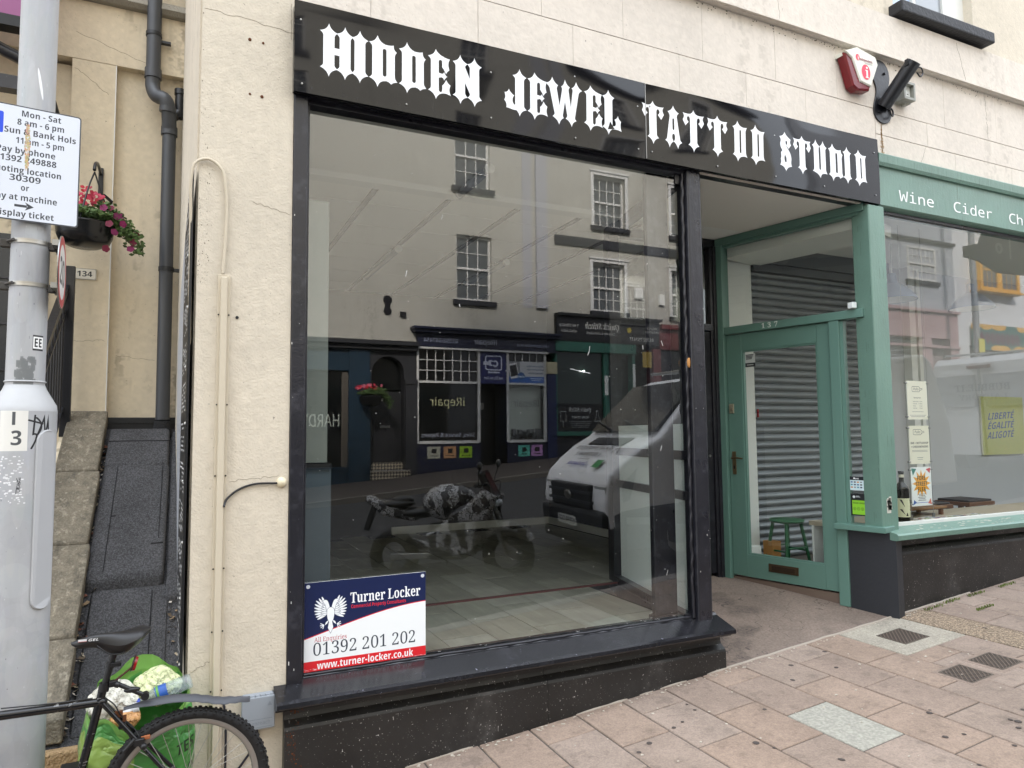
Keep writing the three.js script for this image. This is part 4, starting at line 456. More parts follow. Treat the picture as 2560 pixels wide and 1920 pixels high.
{ const t = thing('vent_pipe', 'short black pipe stub beside the bend of the soil pipe', 'pipe', 'main', [-0.08, 4.5, -2.55]); obj('stub', [cyl([-0.085, 4.5, -2.55], [-0.08, 4.72, -2.55], 0.038, 0.038, 18), cyl([-0.08, 4.70, -2.55], [-0.08, 4.745, -2.55], 0.046, 0.046, 18)], M.blackPlastic, t); obj('elbow', [tube([[-0.085, 4.55, -2.55], [-0.12, 4.5, -2.53], [-0.16, 4.47, -2.5]], 0.038, 14, 14)], M.blackPlastic, t); }
// felt roof
const feltM = std(0xffffff, 0.96, { map: tex(512, 512, (u, v) => { const a = fbm(u, v, 170, 2), c = fbm(u, v, 6, 4), k = 68 + 58 * (a - 0.5) + 18 * (c - 0.5) + (vn(u * 230, v * 230, 230, 230) > 0.985 ? 70 : 0); return [k, k, k * 1.03]; }, true, [1.1]), bumpMap: slabBump, bumpScale: 0.005 });
const slope = (g) => { const p = g.attributes.position; for (let i = 0; i < p.count; i++) p.setY(i, p.getY(i) + 0.15 - 0.68 * p.getZ(i)); g.computeVertexNormals(); return g; };
const felt = thing('felt_roof', 'dark felted lean-to roof with stepped raised sheets climbing between the walls', 'roof', 'main', [-0.25, 0.3, -0.3]);
const soft = (g, a) => { const n = g; return warp(n, (v) => { v.y += a * Math.sin(v.x * 31 + v.z * 7) * Math.sin(v.z * 19 + v.x * 5); v.x += a * 0.8 * Math.sin(v.z * 23); }); };
const slabG = (x0, x1, h, z0, z1, r) => slope(soft(new RoundedBoxGeometry(x1 - x0, h + 0.2, z1 - z0, 6, r).translate((x0 + x1) / 2, h / 2 - 0.1, (z0 + z1) / 2), 0.004));
obj('deck', [slope(B(-0.62, 0.06, -0.16, 0, -2.68, -0.3))], feltM, felt);
obj('felt_sheet', [slabG(-0.505, -0.085, 0.085, -2.09, -1.13, 0.03)], feltM, felt); obj('felt_sheet', [slabG(-0.51, -0.095, 0.1, -2.46, -2.06, 0.03)], feltM, felt); obj('felt_sheet', [slabG(-0.46, -0.06, 0.012, -1.14, -0.34, 0.005)], feltM, felt); obj('felt_sheet', [slabG(-0.075, 0.052, 0.05, -2.5, -1.02, 0.024)], feltM, felt);
obj('flashing', [B(-0.62, -0.03, 1.9, 2.0, -2.68, -2.585, 0.004), B(-0.62, -0.03, 1.955, 1.965, -2.59, -2.575)], M.blackPlastic, felt);
{ const fs = (x0, x1, h, z0, z1) => obj('felt_seam', [slope(B(x0, x1, h, h + 0.004, z0, z1))], std(0x0c0c0d, 0.95), felt); fs(-0.47, -0.464, 0.012, -1.1, -0.36); fs(-0.15, -0.145, 0.012, -1.1, -0.36); fs(-0.42, -0.415, 0.085, -2.05, -1.17); fs(-0.13, -0.126, 0.085, -2.05, -1.4); fs(-0.5, -0.09, 0.1, -2.3, -2.294); fs(-0.17, -0.1, 0.0855, -1.36, -1.354); fs(-0.42, -0.39, 0.0856, -1.6, -1.594); }
{ const g = [], r = rng(31), cols = []; for (let i = 0; i < 420; i++) { const z = -0.32 - Math.pow(r(), 1.3) * 2.1, x = r() < 0.8 ? -0.55 + Math.abs(r() + r() - 1) * 0.11 : -0.05 + r() * 0.08, s = 0.005 + r() * 0.018; const q = new THREE.PlaneGeometry(s * 1.7, s, 2, 1); warp(q, (v) => { v.z += v.x * v.x * 14; }); q.rotateX(-Math.PI / 2 + (r() - 0.5)).rotateZ((r() - 0.5) * 1.2).rotateY(r() * 6).translate(x, 0.15 - 0.68 * z + 0.008 + r() * 0.012, z); const n = q.toNonIndexed(), c = [[0.28, 0.2, 0.12], [0.45, 0.38, 0.28], [0.12, 0.09, 0.06], [0.5, 0.46, 0.4], [0.2, 0.08, 0.05]][Math.floor(r() * 5)], a = new Float32Array(n.attributes.position.count * 3); for (let k = 0; k < a.length; k++) a[k] = c[k % 3]; n.setAttribute('color', new THREE.BufferAttribute(a, 3)); g.push(n); }
  const m = new THREE.Mesh(mergeGeometries(g), std(0xffffff, 0.95, { vertexColors: true, side: THREE.DoubleSide })); m.name = numbered('leaf_litter'); m.userData = { kind: 'stuff', label: 'dry leaves and litter along the edges of the felt roof' }; scene.add(m); void cols; }
obj('stone_step', [B(-0.6, 0.05, -0.25, 0.2, -0.3, -0.08, 0.02), B(-0.6, 0.05, 0.2, 0.36, -0.34, -0.27, 0.02)], std(0xffffff, 0.95, { map: castColor(168, 140, 104, 0.9, 0.2), bumpMap: castBump, bumpScale: 0.01 }), null, { at: [-0.3, -0.1, -0.2], label: 'weathered brown stone step at the foot of the felt roof', category: 'step' });
const cop = thing('coping_wall', 'lichen-covered stone coping wall running up beside the felt roof', 'wall', 'main', [-0.7, 0, -0.5]);
const stoneM = std(0xffffff, 0.95, { map: tex(512, 512, (u, v) => { const a = fbm(u, v, 14, 5), b = fbm(u, v, 90, 2), l = 0.7 * sst(0.62, 0.7, fbm(u + 0.3, v + 0.6, 26, 4)), k = 0.84 + 0.36 * (a - 0.5) + 0.25 * (b - 0.5); return [140 * k + 30 * l, 131 * k + 30 * l, 114 * k + 28 * l]; }, true, [1.6]), bumpMap: castBump, bumpScale: 0.006 });
[[-0.72, -0.3], [-1.33, -0.73], [-1.95, -1.34], [-2.6, -1.96]].forEach(([a, b]) => obj('coping_stone', [slope(B(-0.86, -0.6, 0.02, 0.14, a + 0.004, b - 0.004, 0.012)).translate(0.045 + (b + 2.6) * 0.028, 0, 0)], stoneM, cop));
obj('wall_body', [slope(B(-0.84, -0.62, -1.6, 0.02, -2.6, -0.28))], M.creamBack, cop);
const rail = thing('iron_railing', 'black iron stair railing climbing behind the lamp post', 'railing', 'main', [-0.8, 1, -1.5]);
obj('end_post', [B(-0.845, -0.775, 1.85, 3.16, -2.5, -2.46, 0.004)], M.iron, rail); obj('handrail', [slope(B(-0.86, -0.81, 1.14, 1.19, -2.48, -0.6))], M.iron, rail); obj('bottom_rail', [slope(B(-0.85, -0.82, 0.22, 0.25, -2.48, -0.6))], M.iron, rail); obj('handrail', [slope(B(-0.855, -0.82, 0.98, 1.0, -2.48, -0.6))], M.iron, rail);
{ const bg = new THREE.CylinderGeometry(0.009, 0.009, 0.95, 8); for (let i = 0; i < 17; i++) share('baluster', bg, M.iron, rail, -0.835, 0.15 + 0.68 * (2.4 - i * 0.108) + 0.7, -2.4 + i * 0.108); }
{ const t = thing('awning_frame', 'black timber awning frame of the shop to the left of the gap', 'awning frame', 'main', [-1.6, 4, -2.2]);
  obj('beam', [B(-4, -0.98, 4.37, 4.47, -2.3, -2.2)], M.blackPaint, t); obj('beam', [B(-4, -0.98, 3.98, 4.08, -2.3, -2.2)], M.blackPaint, t); obj('beam', [cyl([-2.1, 5.02, -2.25], [-0.95, 4.55, -2.25], 0.045, 0.045, 6)], M.blackPaint, t); obj('bracket', [cyl([-1.0, 4.55, -2.25], [-0.87, 4.05, -2.62], 0.035, 0.035, 6), B(-1.0, -0.93, 3.6, 4.55, -2.3, -2.22)], M.blackPaint, t); obj('shop_window', [B(-4, -1.02, 1.2, 3.4, -2.69, -2.6)], std(0x24272b, 0.25), t); for (let i = 0; i < 6; i++) obj('glazing_bar', [B(-1.2 - i * 0.2, -1.185 - i * 0.2, 1.2, 3.4, -2.6, -2.585)], M.blackPaint, t); for (let i = 0; i < 6; i++) obj('glazing_bar', [B(-3, -1.02, 1.3 + i * 0.35, 1.315 + i * 0.35, -2.6, -2.585)], M.blackPaint, t); }
obj('purple_sign', [B(-2.2, -1.0, 4.86, 6, -2.2, -2.1, 0.004)], std(0x8a4a78, 0.5), null, { at: [-1.6, 4.86, -2.15], label: 'plum purple sign panel in the top left corner behind the lamp post', category: 'sign' });
obj('sign_edge', [B(-2.2, -1.0, 4.78, 4.86, -2.2, -2.08)], M.dark, null, { at: [-1.6, 4.78, -2.14], label: 'black edge strip under the plum purple sign', category: 'trim' });
{ const fm = phys(0xffffff, 0.4, { map: canvasTex(512, 1024, (x) => { x.fillStyle = '#1a1b1d'; x.fillRect(0, 0, 512, 1024); x.fillStyle = '#a7aaaf'; x.fillRect(0, 0, 300, 1024); x.strokeStyle = '#7c8087'; for (let i = 0; i < 60; i++) { x.beginPath(); x.moveTo(0, i * 22); x.lineTo(300, i * 22 - 120); x.stroke(); } x.fillStyle = '#e8e8e8'; const r = rng(6); for (let i = 0; i < 110; i++) for (let c = 0; c < 4; c++) if (r() < 0.75 && i % 9 < 7) x.fillRect(330 + c * 40, 20 + i * 9, 12 + r() * 22, 4); }) });
  const g = exZ([[0, 0.6], [0, 3.2], [-0.3, 3.13], [-1.2, 2.75], [-1.45, 2.4], [-1.3, 1.9], [-0.85, 1.3], [-0.4, 0.85], [-0.1, 0.6]].map(([a, b]) => [-a, b]), 0, 0.012); const p = g.attributes.position, uv = g.attributes.uv; for (let i = 0; i < p.count; i++) uv.setXY(i, 1 - p.getX(i) / 1.5, (p.getY(i) - 0.6) / 2.6);
  g.rotateY(Math.PI / 2 + 0.037).translate(0.012, 0, -0.012); obj('side_sign_board', [g], fm, null, { uv: true, at: [0.02, 0.6, -0.4], label: 'curling dark and silver sign sheet screwed to the side of the cream pillar', category: 'sign' }); 
  const sg = new THREE.SphereGeometry(0.008, 8, 6), t = thing('sheet_screws', 'white screw caps along the edge of the dark side sign', 'screw cap', 'main', [0.02, 2, -0.1]); for (let i = 0; i < 9; i++) share('screw_cap', sg, M.white, t, 0.013 - (i % 2) * 0.004, 0.75 + i * 0.29, -0.05 - (i % 2) * 0.12); }
// hairline cracks in the render and a rust run below the flag bracket
{ const r = rng(90), crack = (a, b, w, par, z = 0.0005, j = 0.012) => { const pts = []; for (let i = 0; i <= 14; i++) { const t = i / 14; pts.push([a[0] + (b[0] - a[0]) * t + (r() - 0.5) * j, a[1] + (b[1] - a[1]) * t + (r() - 0.5) * j, z]); } obj('crack', [tube(pts, w, 50, 4)], std(0x6e6250, 0.95), par); };
  crack([0.06, 4.03], [0.49, 4.0], 0.0009, bld); crack([0.3, 3.05], [0.49, 3.0], 0.0008, bld); crack([0.478, 4.16], [0.482, 3.96], 0.0009, bld, 0.0005, 0.006); crack([0.21, 1.62], [0.45, 1.64], 0.0007, bld); crack([0.06, 0.72], [0.14, 0.76], 0.0008, bld); crack([6.15, 5.28], [6.26, 4.95], 0.001, bld, 0.0455); crack([5.72, 4.26], [5.6, 4.0], 0.001, bld, 0.0015); crack([6.6, 4.9], [6.62, 4.5], 0.0009, bld, 0.0015, 0.02); crack([4.0, 5.28], [4.02, 4.96], 0.0009, bld, 0.0455, 0.02);
  const z = -2.6; crack([-0.84, 4.8], [-0.6, 4.62], 0.0013, nb, z); crack([-0.84, 5.1], [-0.3, 4.93], 0.0013, nb, z); crack([-0.8, 2.6], [-0.58, 2.61], 0.001, nb, z); crack([-0.5, 2.5], [-0.22, 2.47], 0.001, nb, -2.675);
  const d = []; for (let i = 0; i < 260; i++) { const t = Math.pow(r(), 0.9), y = 4.36 - t * 0.26; d.push(B(-0.001 - r() * 0.002, 0.001 + r() * 0.002, -0.003 - r() * 0.006, 0.003, 0, 0.0008).translate(5.163 + (r() - 0.5) * (0.006 + (r() < 0.25 ? 0.05 * t : 0)), y, 0.0022)); } obj('rust_stain', d, std(0xb08a58, 0.95), bld, { kind: 'stuff' });
  const m = []; for (let i = 0; i < 260; i++) { const x = 0.5 + r() * 6.5, y = 4.915 - Math.pow(r(), 3) * 0.05; m.push(new THREE.IcosahedronGeometry(0.0015 + r() * 0.004, 0).scale(1.6, 1, 0.3).translate(x, y, 0.002)); } for (let i = 0; i < 150; i++) { const y = 2.6 + r() * r() * 1.6; m.push(new THREE.IcosahedronGeometry(0.0007 + r() * r() * 0.0022, 0).scale(1, 1.3, 0.3).translate(0.05 + Math.pow(r(), 2) * 0.05, y, 0.001)); } obj('mould_spots', m, std(0x5c5648, 0.95), bld, { kind: 'stuff' }); }
// pillar fittings
const trunk = std(0xc6bba6, 0.75, { bumpMap: grain, bumpScale: 0.001 });
{ const t = thing('cable_trunking', 'cream painted cable trunking running down the cream pillar', 'trunking', 'main', [0.175, 0.03, 0]); obj('backing_strip', [B(0.142, 0.202, 0.02, 2.655, 0, 0.012, 0.003)], trunk, t); obj('cover', [B(0.156, 0.188, 0.02, 2.64, 0.012, 0.034, 0.006)], trunk, t); const sg = new THREE.CylinderGeometry(0.004, 0.004, 0.004, 8).rotateX(Math.PI / 2); for (const y of [2.45, 2.0, 1.65, 1.2, 0.9, 0.62]) for (const x of [0.148, 0.196]) share('screw', sg, M.dark, t, x, y, 0.013); }
obj('cream_cable', [tube([[0.02, 2.3, -0.04], [0.014, 2.9, -0.02], [0.012, 3.14, 0.012], [0.03, 3.21, 0.016], [0.09, 3.235, 0.016], [0.15, 3.19, 0.016], [0.172, 3.08, 0.014], [0.178, 2.95, 0.012], [0.166, 2.66, 0.014]], 0.0075, 60, 8)], trunk, null, { at: [0.1, 2.9, 0.01], label: 'cream painted cable looping over the pillar corner into the trunking', category: 'cable' });
obj('black_cable', [tube([[0.19, 1.5, 0.034], [0.2, 1.53, 0.02], [0.25, 1.575, 0.01], [0.33, 1.603, 0.01], [0.44, 1.604, 0.012]], 0.0055, 40, 8)], M.blackPlastic, null, { at: [0.32, 1.5, 0.01], label: 'black cable curving from the trunking to the round cream fitting', category: 'cable' });
obj('cable_outlet', [lathe([[0, 0.026], [0.012, 0.024], [0.021, 0.017], [0.026, 0.006], [0.027, 0]], 24).rotateX(Math.PI / 2).translate(0.462, 1.606, 0)], phys(0xd9cdb0, 0.4), null, { at: [0.462, 1.58, 0], label: 'round cream plastic fitting at the right edge of the pillar', category: 'cable fitting' });
obj('wall_plug', [cyl([0.236, 2.442, -0.002], [0.236, 2.442, 0.004], 0.008, 0.008, 12)], M.dark, null, { at: [0.236, 2.43, 0], label: 'small dark plugged hole beside the trunking', category: 'wall plug' });
{ const r = rng(44), pts = [[0.273, 3.912], [0.339, 3.908], [0.278, 3.619], [0.337, 3.616]]; pts.forEach(([x, y], i) => obj('rust_spot', [new THREE.IcosahedronGeometry(0.006 + r() * 0.003, 1).scale(1, 1.1, 0.5).translate(x, y, 0.001)], M.rust, null, { at: [x, y, 0], label: ['rusty screw stub, upper left of four high on the pillar', 'rusty screw stub, upper right of four high on the pillar', 'rusty screw stub, lower left of four high on the pillar', 'rusty screw stub, lower right of four high on the pillar'][i], category: 'screw' })); }
{ const gm = phys(0x8f959c, 0.5), t = thing('utility_box', 'pale grey plastic junction box low on the pillar beside the wheel', 'junction box', 'main', [0.365, 0.42, 0.03]);
  obj('body', [B(0.288, 0.437, 0.422, 0.58, 0, 0.04, 0.008)], gm, t); obj('lid', [B(0.285, 0.44, 0.418, 0.574, 0.04, 0.055, 0.006)], gm, t); for (let i = 0; i < 6; i++) obj('rib', [B(0.3 + i * 0.024, 0.303 + i * 0.024, 0.574, 0.583, 0.036, 0.054)], gm, t);
  obj('embossed_mark', [new THREE.PlaneGeometry(0.14, 0.05).translate(0.362, 0.45, 0.0556), new THREE.PlaneGeometry(0.035, 0.035).translate(0.415, 0.54, 0.0556)].slice(0, 1), phys(0xffffff, 0.5, { transparent: true, alphaTest: 0.3, map: canvasTex(280, 100, (x) => { x.clearRect(0, 0, 280, 100); text(x, 'openreach', 140, 66, '48px sans-serif', '#7f858c', 230); x.fillStyle = '#7f858c'; x.fillRect(10, 12, 260, 3); x.fillRect(10, 88, 260, 3); }) }), t, { uv: true }); obj('warning_triangle', [exZ([[0.404, 0.528], [0.426, 0.528], [0.415, 0.548]], 0.0545, 0.0556)], std(0x80868d, 0.5), t); }
obj('dangling_cable', [tube([[0.207, 0.56, 0.012], [0.215, 0.5, 0.014], [0.22, 0.3, 0.014], [0.214, 0.12, 0.014], [0.2, 0.02, 0.014]], 0.006, 30, 6), tube([[0.36, 0.42, 0.02], [0.362, 0.36, 0.016], [0.35, 0.33, 0.014], [0.29, 0.25, 0.014], [0.23, 0.17, 0.014], [0.212, 0.1, 0.016]], 0.006, 30, 6)], phys(0x22222c, 0.5), null, { at: [0.22, 0.02, 0.014], label: 'dark cables hanging below the grey junction box beside the trunking', category: 'cable' });
// ================= lamp post with its signs =================
const lp = thing('lamp_post', 'grey steel lamp post with a fat access base, stickers and graffiti at the left edge', 'lamp post', 'main', [-0.632, -0.06, 0.07]);
{
  const cx = -0.632, cz = 0.07, mott = (x, w, h, seed) => { x.fillStyle = '#a3a4a6'; x.fillRect(0, 0, w, h); const r = rng(seed); for (let i = 0; i < 900; i++) { const c = 140 + r() * 62; x.fillStyle = `rgba(${c},${c + 1},${c + 2},.10)`; x.beginPath(); x.ellipse(r() * w, r() * h, 10 + r() * 60, 14 + r() * 120, 0, 0, 7); x.fill(); } for (let i = 0; i < 260; i++) { x.fillStyle = `rgba(${r() < 0.5 ? '70,70,72' : '225,226,228'},${0.15 + r() * 0.4})`; x.fillRect(r() * w, r() * h, 1 + r() * 3, 1 + r() * 7); } };
  const shaftT = canvasTex(460, 2048, (x, w, h) => { mott(x, w, h, 3); const Y = (y) => (6.6 - y) / 4.56 * h, U = (a) => (0.5 + a / 6.2832) * w; x.fillStyle = 'rgba(238,240,242,.85)'; x.beginPath(); x.ellipse(U(0.35), Y(3.42), 5, 34, -0.35, 0, 7); x.fill();
    x.fillStyle = '#111'; x.fillRect(U(0.47), Y(2.292), 46, 30); x.fillStyle = '#f0f0ee'; x.fillRect(U(0.49), Y(2.286), 44, 24); text(x, 'EE', U(0.5) + 20, Y(2.24), 'bold 24px sans-serif', '#151515', 36);
    x.fillStyle = 'rgba(110,112,112,.8)'; const r = rng(9); for (let i = 0; i < 90; i++) x.fillRect(U(-0.45 + r() * 0.9), Y(2.2 - r() * 0.12), 6 + r() * 16, 4 + r() * 10); });
  const baseT = canvasTex(800, 2048, (x, w, h) => { mott(x, w, h, 5); const Y = (y) => (1.96 - y) / 2.02 * h, U = (a) => (0.5 + a / 6.2832) * w; const r = rng(14);
    x.fillStyle = '#dcdad3'; x.fillRect(U(-0.55), Y(1.965), 108, Y(1.79) - Y(1.965)); text(x, '3', U(-0.02), Y(1.815), 'bold 86px sans-serif', '#4a4c4e', 44); x.fillStyle = '#4a4c4e'; x.fillRect(U(-0.16), Y(1.955), 12, 56);
    x.fillStyle = 'rgba(230,231,232,.9)'; for (let i = 0; i < 70; i++) x.fillRect(U(-0.5 + r() * 0.75), Y(1.77 - r() * 0.2), 3 + r() * 9, 2 + r() * 5); x.fillStyle = 'rgba(30,30,32,.8)'; for (let i = 0; i < 30; i++) x.fillRect(U(0.02 + r() * 0.12), Y(1.68 - r() * 0.06), 2, 4 + r() * 10);
    x.strokeStyle = '#141416'; x.lineWidth = 7; x.lineCap = 'round'; x.beginPath(); const q = (a, y) => [U(a), Y(y)]; x.moveTo(...q(0.32, 1.92)); x.lineTo(...q(0.75, 1.905)); x.moveTo(...q(0.5, 1.94)); x.lineTo(...q(0.46, 1.86)); x.quadraticCurveTo(...q(0.7, 1.87), ...q(0.42, 1.8)); x.moveTo(...q(0.55, 1.93)); x.quadraticCurveTo(...q(0.85, 1.9), ...q(0.6, 1.86)); x.lineTo(...q(0.8, 1.93)); x.lineTo(...q(0.86, 1.85)); x.lineTo(...q(0.95, 1.92)); x.lineTo(...q(1.0, 1.85)); x.stroke(); });
  const c = (r0, r1, y0, y1) => new THREE.CylinderGeometry(r1, r0, y1 - y0, 40, 1).rotateY(Math.PI).translate(cx, (y0 + y1) / 2, cz);
  const sm = phys(0xffffff, 0.55, { map: shaftT, bumpMap: grain, bumpScale: 0.0004 }), bm = phys(0xffffff, 0.55, { map: baseT, bumpMap: grain, bumpScale: 0.0008 });
  obj('shaft', [c(0.0735, 0.07, 2.04, 6.6)], sm, lp, { uv: true }); obj('base', [c(0.124, 0.124, -0.06, 1.96)], bm, lp, { uv: true });
  obj('shoulder', [lathe([[0.124, 1.955], [0.121, 1.985], [0.082, 2.055], [0.0745, 2.075]], 40).translate(cx, 0, cz), new THREE.TorusGeometry(0.0745, 0.004, 8, 40).rotateX(Math.PI / 2).translate(cx, 2.09, cz)], phys(0xb0b1b2, 0.55, { bumpMap: grain, bumpScale: 0.001 }), lp);
  { const s = new THREE.Shape(); s.moveTo(-0.05, 1.16); s.bezierCurveTo(-0.05, 1.1, 0.05, 1.1, 0.05, 1.16); s.lineTo(0.05, 1.82); s.bezierCurveTo(0.05, 1.9, -0.05, 1.9, -0.05, 1.82); s.closePath(); const g = exZ(s, 0.0, 0.012, 0.004); warp(g, (v) => { const a = v.x / 0.124 + 0.95, r = 0.121 + v.z; v.x = cx + r * Math.sin(a); v.z = cz + r * Math.cos(a); }); obj('access_door', [g], phys(0xadaeb0, 0.55, { bumpMap: grain, bumpScale: 0.0008 }), lp); }
  for (const y of [2.705, 2.515]) { const b = obj('steel_band', [new THREE.CylinderGeometry(0.0765, 0.0768, 0.016, 40, 1, true).translate(cx, y, cz), new THREE.CylinderGeometry(0.0775, 0.0775, 0.005, 40, 1, true).translate(cx, y + 0.008, cz)], std(0xb0aca4, 0.4, { metalness: 0.8 }), lp); obj('clamp', [B(cx + 0.07, cx + 0.1, y - 0.022, y + 0.012, cz - 0.015, cz + 0.02, 0.003)], std(0x4c4a48, 0.5, { metalness: 0.6 }), b); obj('clamp', [B(cx - 0.11, cx - 0.07, y - 0.022, y + 0.012, cz - 0.015, cz + 0.02, 0.003), cyl([cx - 0.08, y, cz + 0.03], [cx - 0.05, y + 0.002, cz + 0.07], 0.006)], std(0x4c4a48, 0.5, { metalness: 0.6 }), b); }
  const sg = thing('parking_sign', 'white parking restrictions sign with black text clamped to the lamp post', 'road sign', 'main', [-0.646, 2.785, 0.16]);
  sg.rotation.y = 0.13; OFF.set(sg, [0, 0, 0]);
  const st = canvasTex(800, 1024, (x, w, h) => { x.fillStyle = '#d6dae2'; x.fillRect(0, 0, w, h); x.fillStyle = 'rgba(150,160,180,.35)'; for (let j = 0; j < 1024; j += 10) for (let i = (j / 10 % 2) * 5; i < 800; i += 10) x.fillRect(i, j, 4, 4); x.strokeStyle = '#3f4248'; x.lineWidth = 16; x.beginPath(); x.roundRect(2, 2, w - 4, h - 4, 28); x.stroke();
    x.fillStyle = '#1747d1'; x.beginPath(); x.roundRect(40, 78, 190, 190, 14); x.fill(); text(x, 'P', 135, 238, 'bold 180px sans-serif', '#fff');
    const L = (s, cx2, y, wd) => text(x, s, cx2, y, 'bold 76px sans-serif', '#33363c', wd); L('Mon - Sat', 500, 92, 296); L('8 am - 6 pm', 500, 172, 350); L('Sun & Bank Hols', 500, 256, 530); L('11 am - 5 pm', 500, 338, 360); L('Pay by phone', 400, 430, 430); L('01392 249888', 400, 506, 450); L('Quoting location', 400, 604, 530); L('30309', 400, 674, 230); L('or', 400, 756, 62); L('Pay at machine', 400, 846, 480);
    x.fillStyle = '#33363c'; x.fillRect(330, 882, 90, 22); x.beginPath(); x.moveTo(405, 856); x.lineTo(470, 893); x.lineTo(405, 930); x.lineTo(425, 893); x.fill(); L('Display ticket', 400, 990, 440);
    const r = rng(8); for (let i = 0; i < 260; i++) { x.fillStyle = `rgba(${150 + r() * 60},${130 + r() * 50},${95 + r() * 40},.75)`; const t = r(); x.fillRect(402 + (r() - 0.5) * 40 * (1 - Math.abs(t - 0.45)), 150 + t * 400, 3 + r() * 8, 6 + r() * 20); } });
  const s0 = new THREE.Shape(); const hw = 0.2, hh = 0.51; s0.moveTo(-hw + 0.015, 0); s0.lineTo(hw - 0.015, 0); s0.quadraticCurveTo(hw, 0, hw, 0.015); s0.lineTo(hw, hh - 0.015); s0.quadraticCurveTo(hw, hh, hw - 0.015, hh); s0.lineTo(-hw + 0.015, hh); s0.quadraticCurveTo(-hw, hh, -hw, hh - 0.015); s0.lineTo(-hw, 0.015); s0.quadraticCurveTo(-hw, 0, -hw + 0.015, 0);
  obj('plate', [exZ(s0, -0.004, 0)], M.steel, sg); const fg = new THREE.ShapeGeometry(s0, 6).translate(0, 0, 0.001), p = fg.attributes.position, uv = fg.attributes.uv; for (let i = 0; i < p.count; i++) uv.setXY(i, (p.getX(i) + hw) / (2 * hw), p.getY(i) / hh); obj('face', [fg], phys(0xffffff, 0.5, { map: st }), sg, { uv: true }); for (const y of [0.08, 0.4]) obj('channel', [B(-0.19, 0.19, y, y + 0.03, -0.022, -0.004)], M.steel, sg);
  const rd = thing('speed_roundel', 'round 20 speed limit sign with red ring seen almost edge-on', 'road sign', 'main', [-0.512, 2.59, 0.07]); rd.rotation.y = Math.PI / 2 + 0.045; OFF.set(rd, [0, 0, 0]);
  const rt = canvasTex(512, 512, (x) => { x.fillStyle = '#c98f8a'; x.fillRect(0, 0, 512, 512); x.fillStyle = '#b23a3c'; x.beginPath(); x.arc(256, 256, 250, 0, 7); x.fill(); x.fillStyle = '#d9d7d2'; x.beginPath(); x.arc(256, 256, 196, 0, 7); x.fill(); text(x, '20', 256, 350, 'bold 270px sans-serif', '#25282c', 300); x.fillStyle = 'rgba(220,220,225,.9)'; x.fillRect(150, 350, 60, 40); });
  obj('plate', [new THREE.CylinderGeometry(0.163, 0.163, 0.004, 48).rotateX(Math.PI / 2)], M.steel, rd); obj('face', [new THREE.CircleGeometry(0.162, 48).translate(0, 0, 0.0031)], phys(0xffffff, 0.5, { map: rt }), rd, { uv: true }); for (const y of [0.1, -0.09]) obj('channel', [B(-0.1, 0.1, y, y + 0.025, -0.03, -0.002)], M.steel, rd);
}
// ================= hanging basket =================
function basket(name, label, frame, at, s, seed, flower) {
  const t = thing(name, label, 'hanging basket', frame, at), r = rng(seed), [x, y, z] = at;
  obj('bowl', [lathe([[0, -0.2], [0.12, -0.195], [0.19, -0.16], [0.215, -0.1], [0.225, -0.02], [0.235, -0.015], [0.235, 0.005], [0.22, 0.005], [0.2, -0.03], [0, -0.03]].map(([a, b]) => [a * s, b * s]), 36).translate(x, y, z)], phys(0x0f1012, 0.25), t);
  const leaves = [], leaf = () => { const q = new THREE.PlaneGeometry(0.045, 0.03, 2, 1); warp(q, (v) => { v.z += 6 * v.x * v.x; if (Math.abs(v.x) > 0.02) v.y *= 0.25; }); return q; };
  for (let i = 0; i < 2000; i++) { const a = r() * 6.283, rr = Math.sqrt(r()) * 0.27, trail = Math.cos(a - 0.1) > 0.1 && r() < 0.6; let px = Math.cos(a) * rr, pz = Math.sin(a) * rr, py = 0.02 + r() * 0.14 * (1 - rr / 0.32) + 0.03; if (trail) { const d = r(); px = 0.12 + d * 0.3 + (r() - 0.5) * 0.1; pz = (r() - 0.5) * 0.3; py = 0.12 - d * d * 0.3 + (r() - 0.5) * 0.16; } leaves.push(leaf().scale(s, s, s).rotateX(-1.2 + r() * 1.6).rotateY(r() * 6.3).rotateZ((r() - 0.5)).translate(x + px * s, y + py * s, z + pz * s)); }
  obj('foliage', leaves, std(0xffffff, 0.7, { side: THREE.DoubleSide, map: tex(64, 64, (u, v) => { const k = 0.75 + 0.5 * fbm(u, v, 8, 3); return [74 * k, 98 * k, 48 * k]; }, true, [9]) }), t);
  const petal = (n, rad) => { const g = []; for (let i = 0; i < n; i++) { const q = new THREE.CircleGeometry(rad * 0.62, 7); warp(q, (v) => { v.z += (v.x * v.x + v.y * v.y) * 12; }); g.push(q.translate(rad * 0.55, 0, 0).rotateZ(i / n * 6.283)); } return mergeGeometries(g); };
  flower.forEach(([dx, dy, dz, rad, col]) => { const g = petal(5, rad * s).rotateX(-0.5 + r() * 0.6).rotateY((r() - 0.5) * 1.2).translate(x + dx * s, y + dy * s, z + dz * s); obj('flower', [g], std(col, 0.65, { side: THREE.DoubleSide }), t); });
  return t;
}
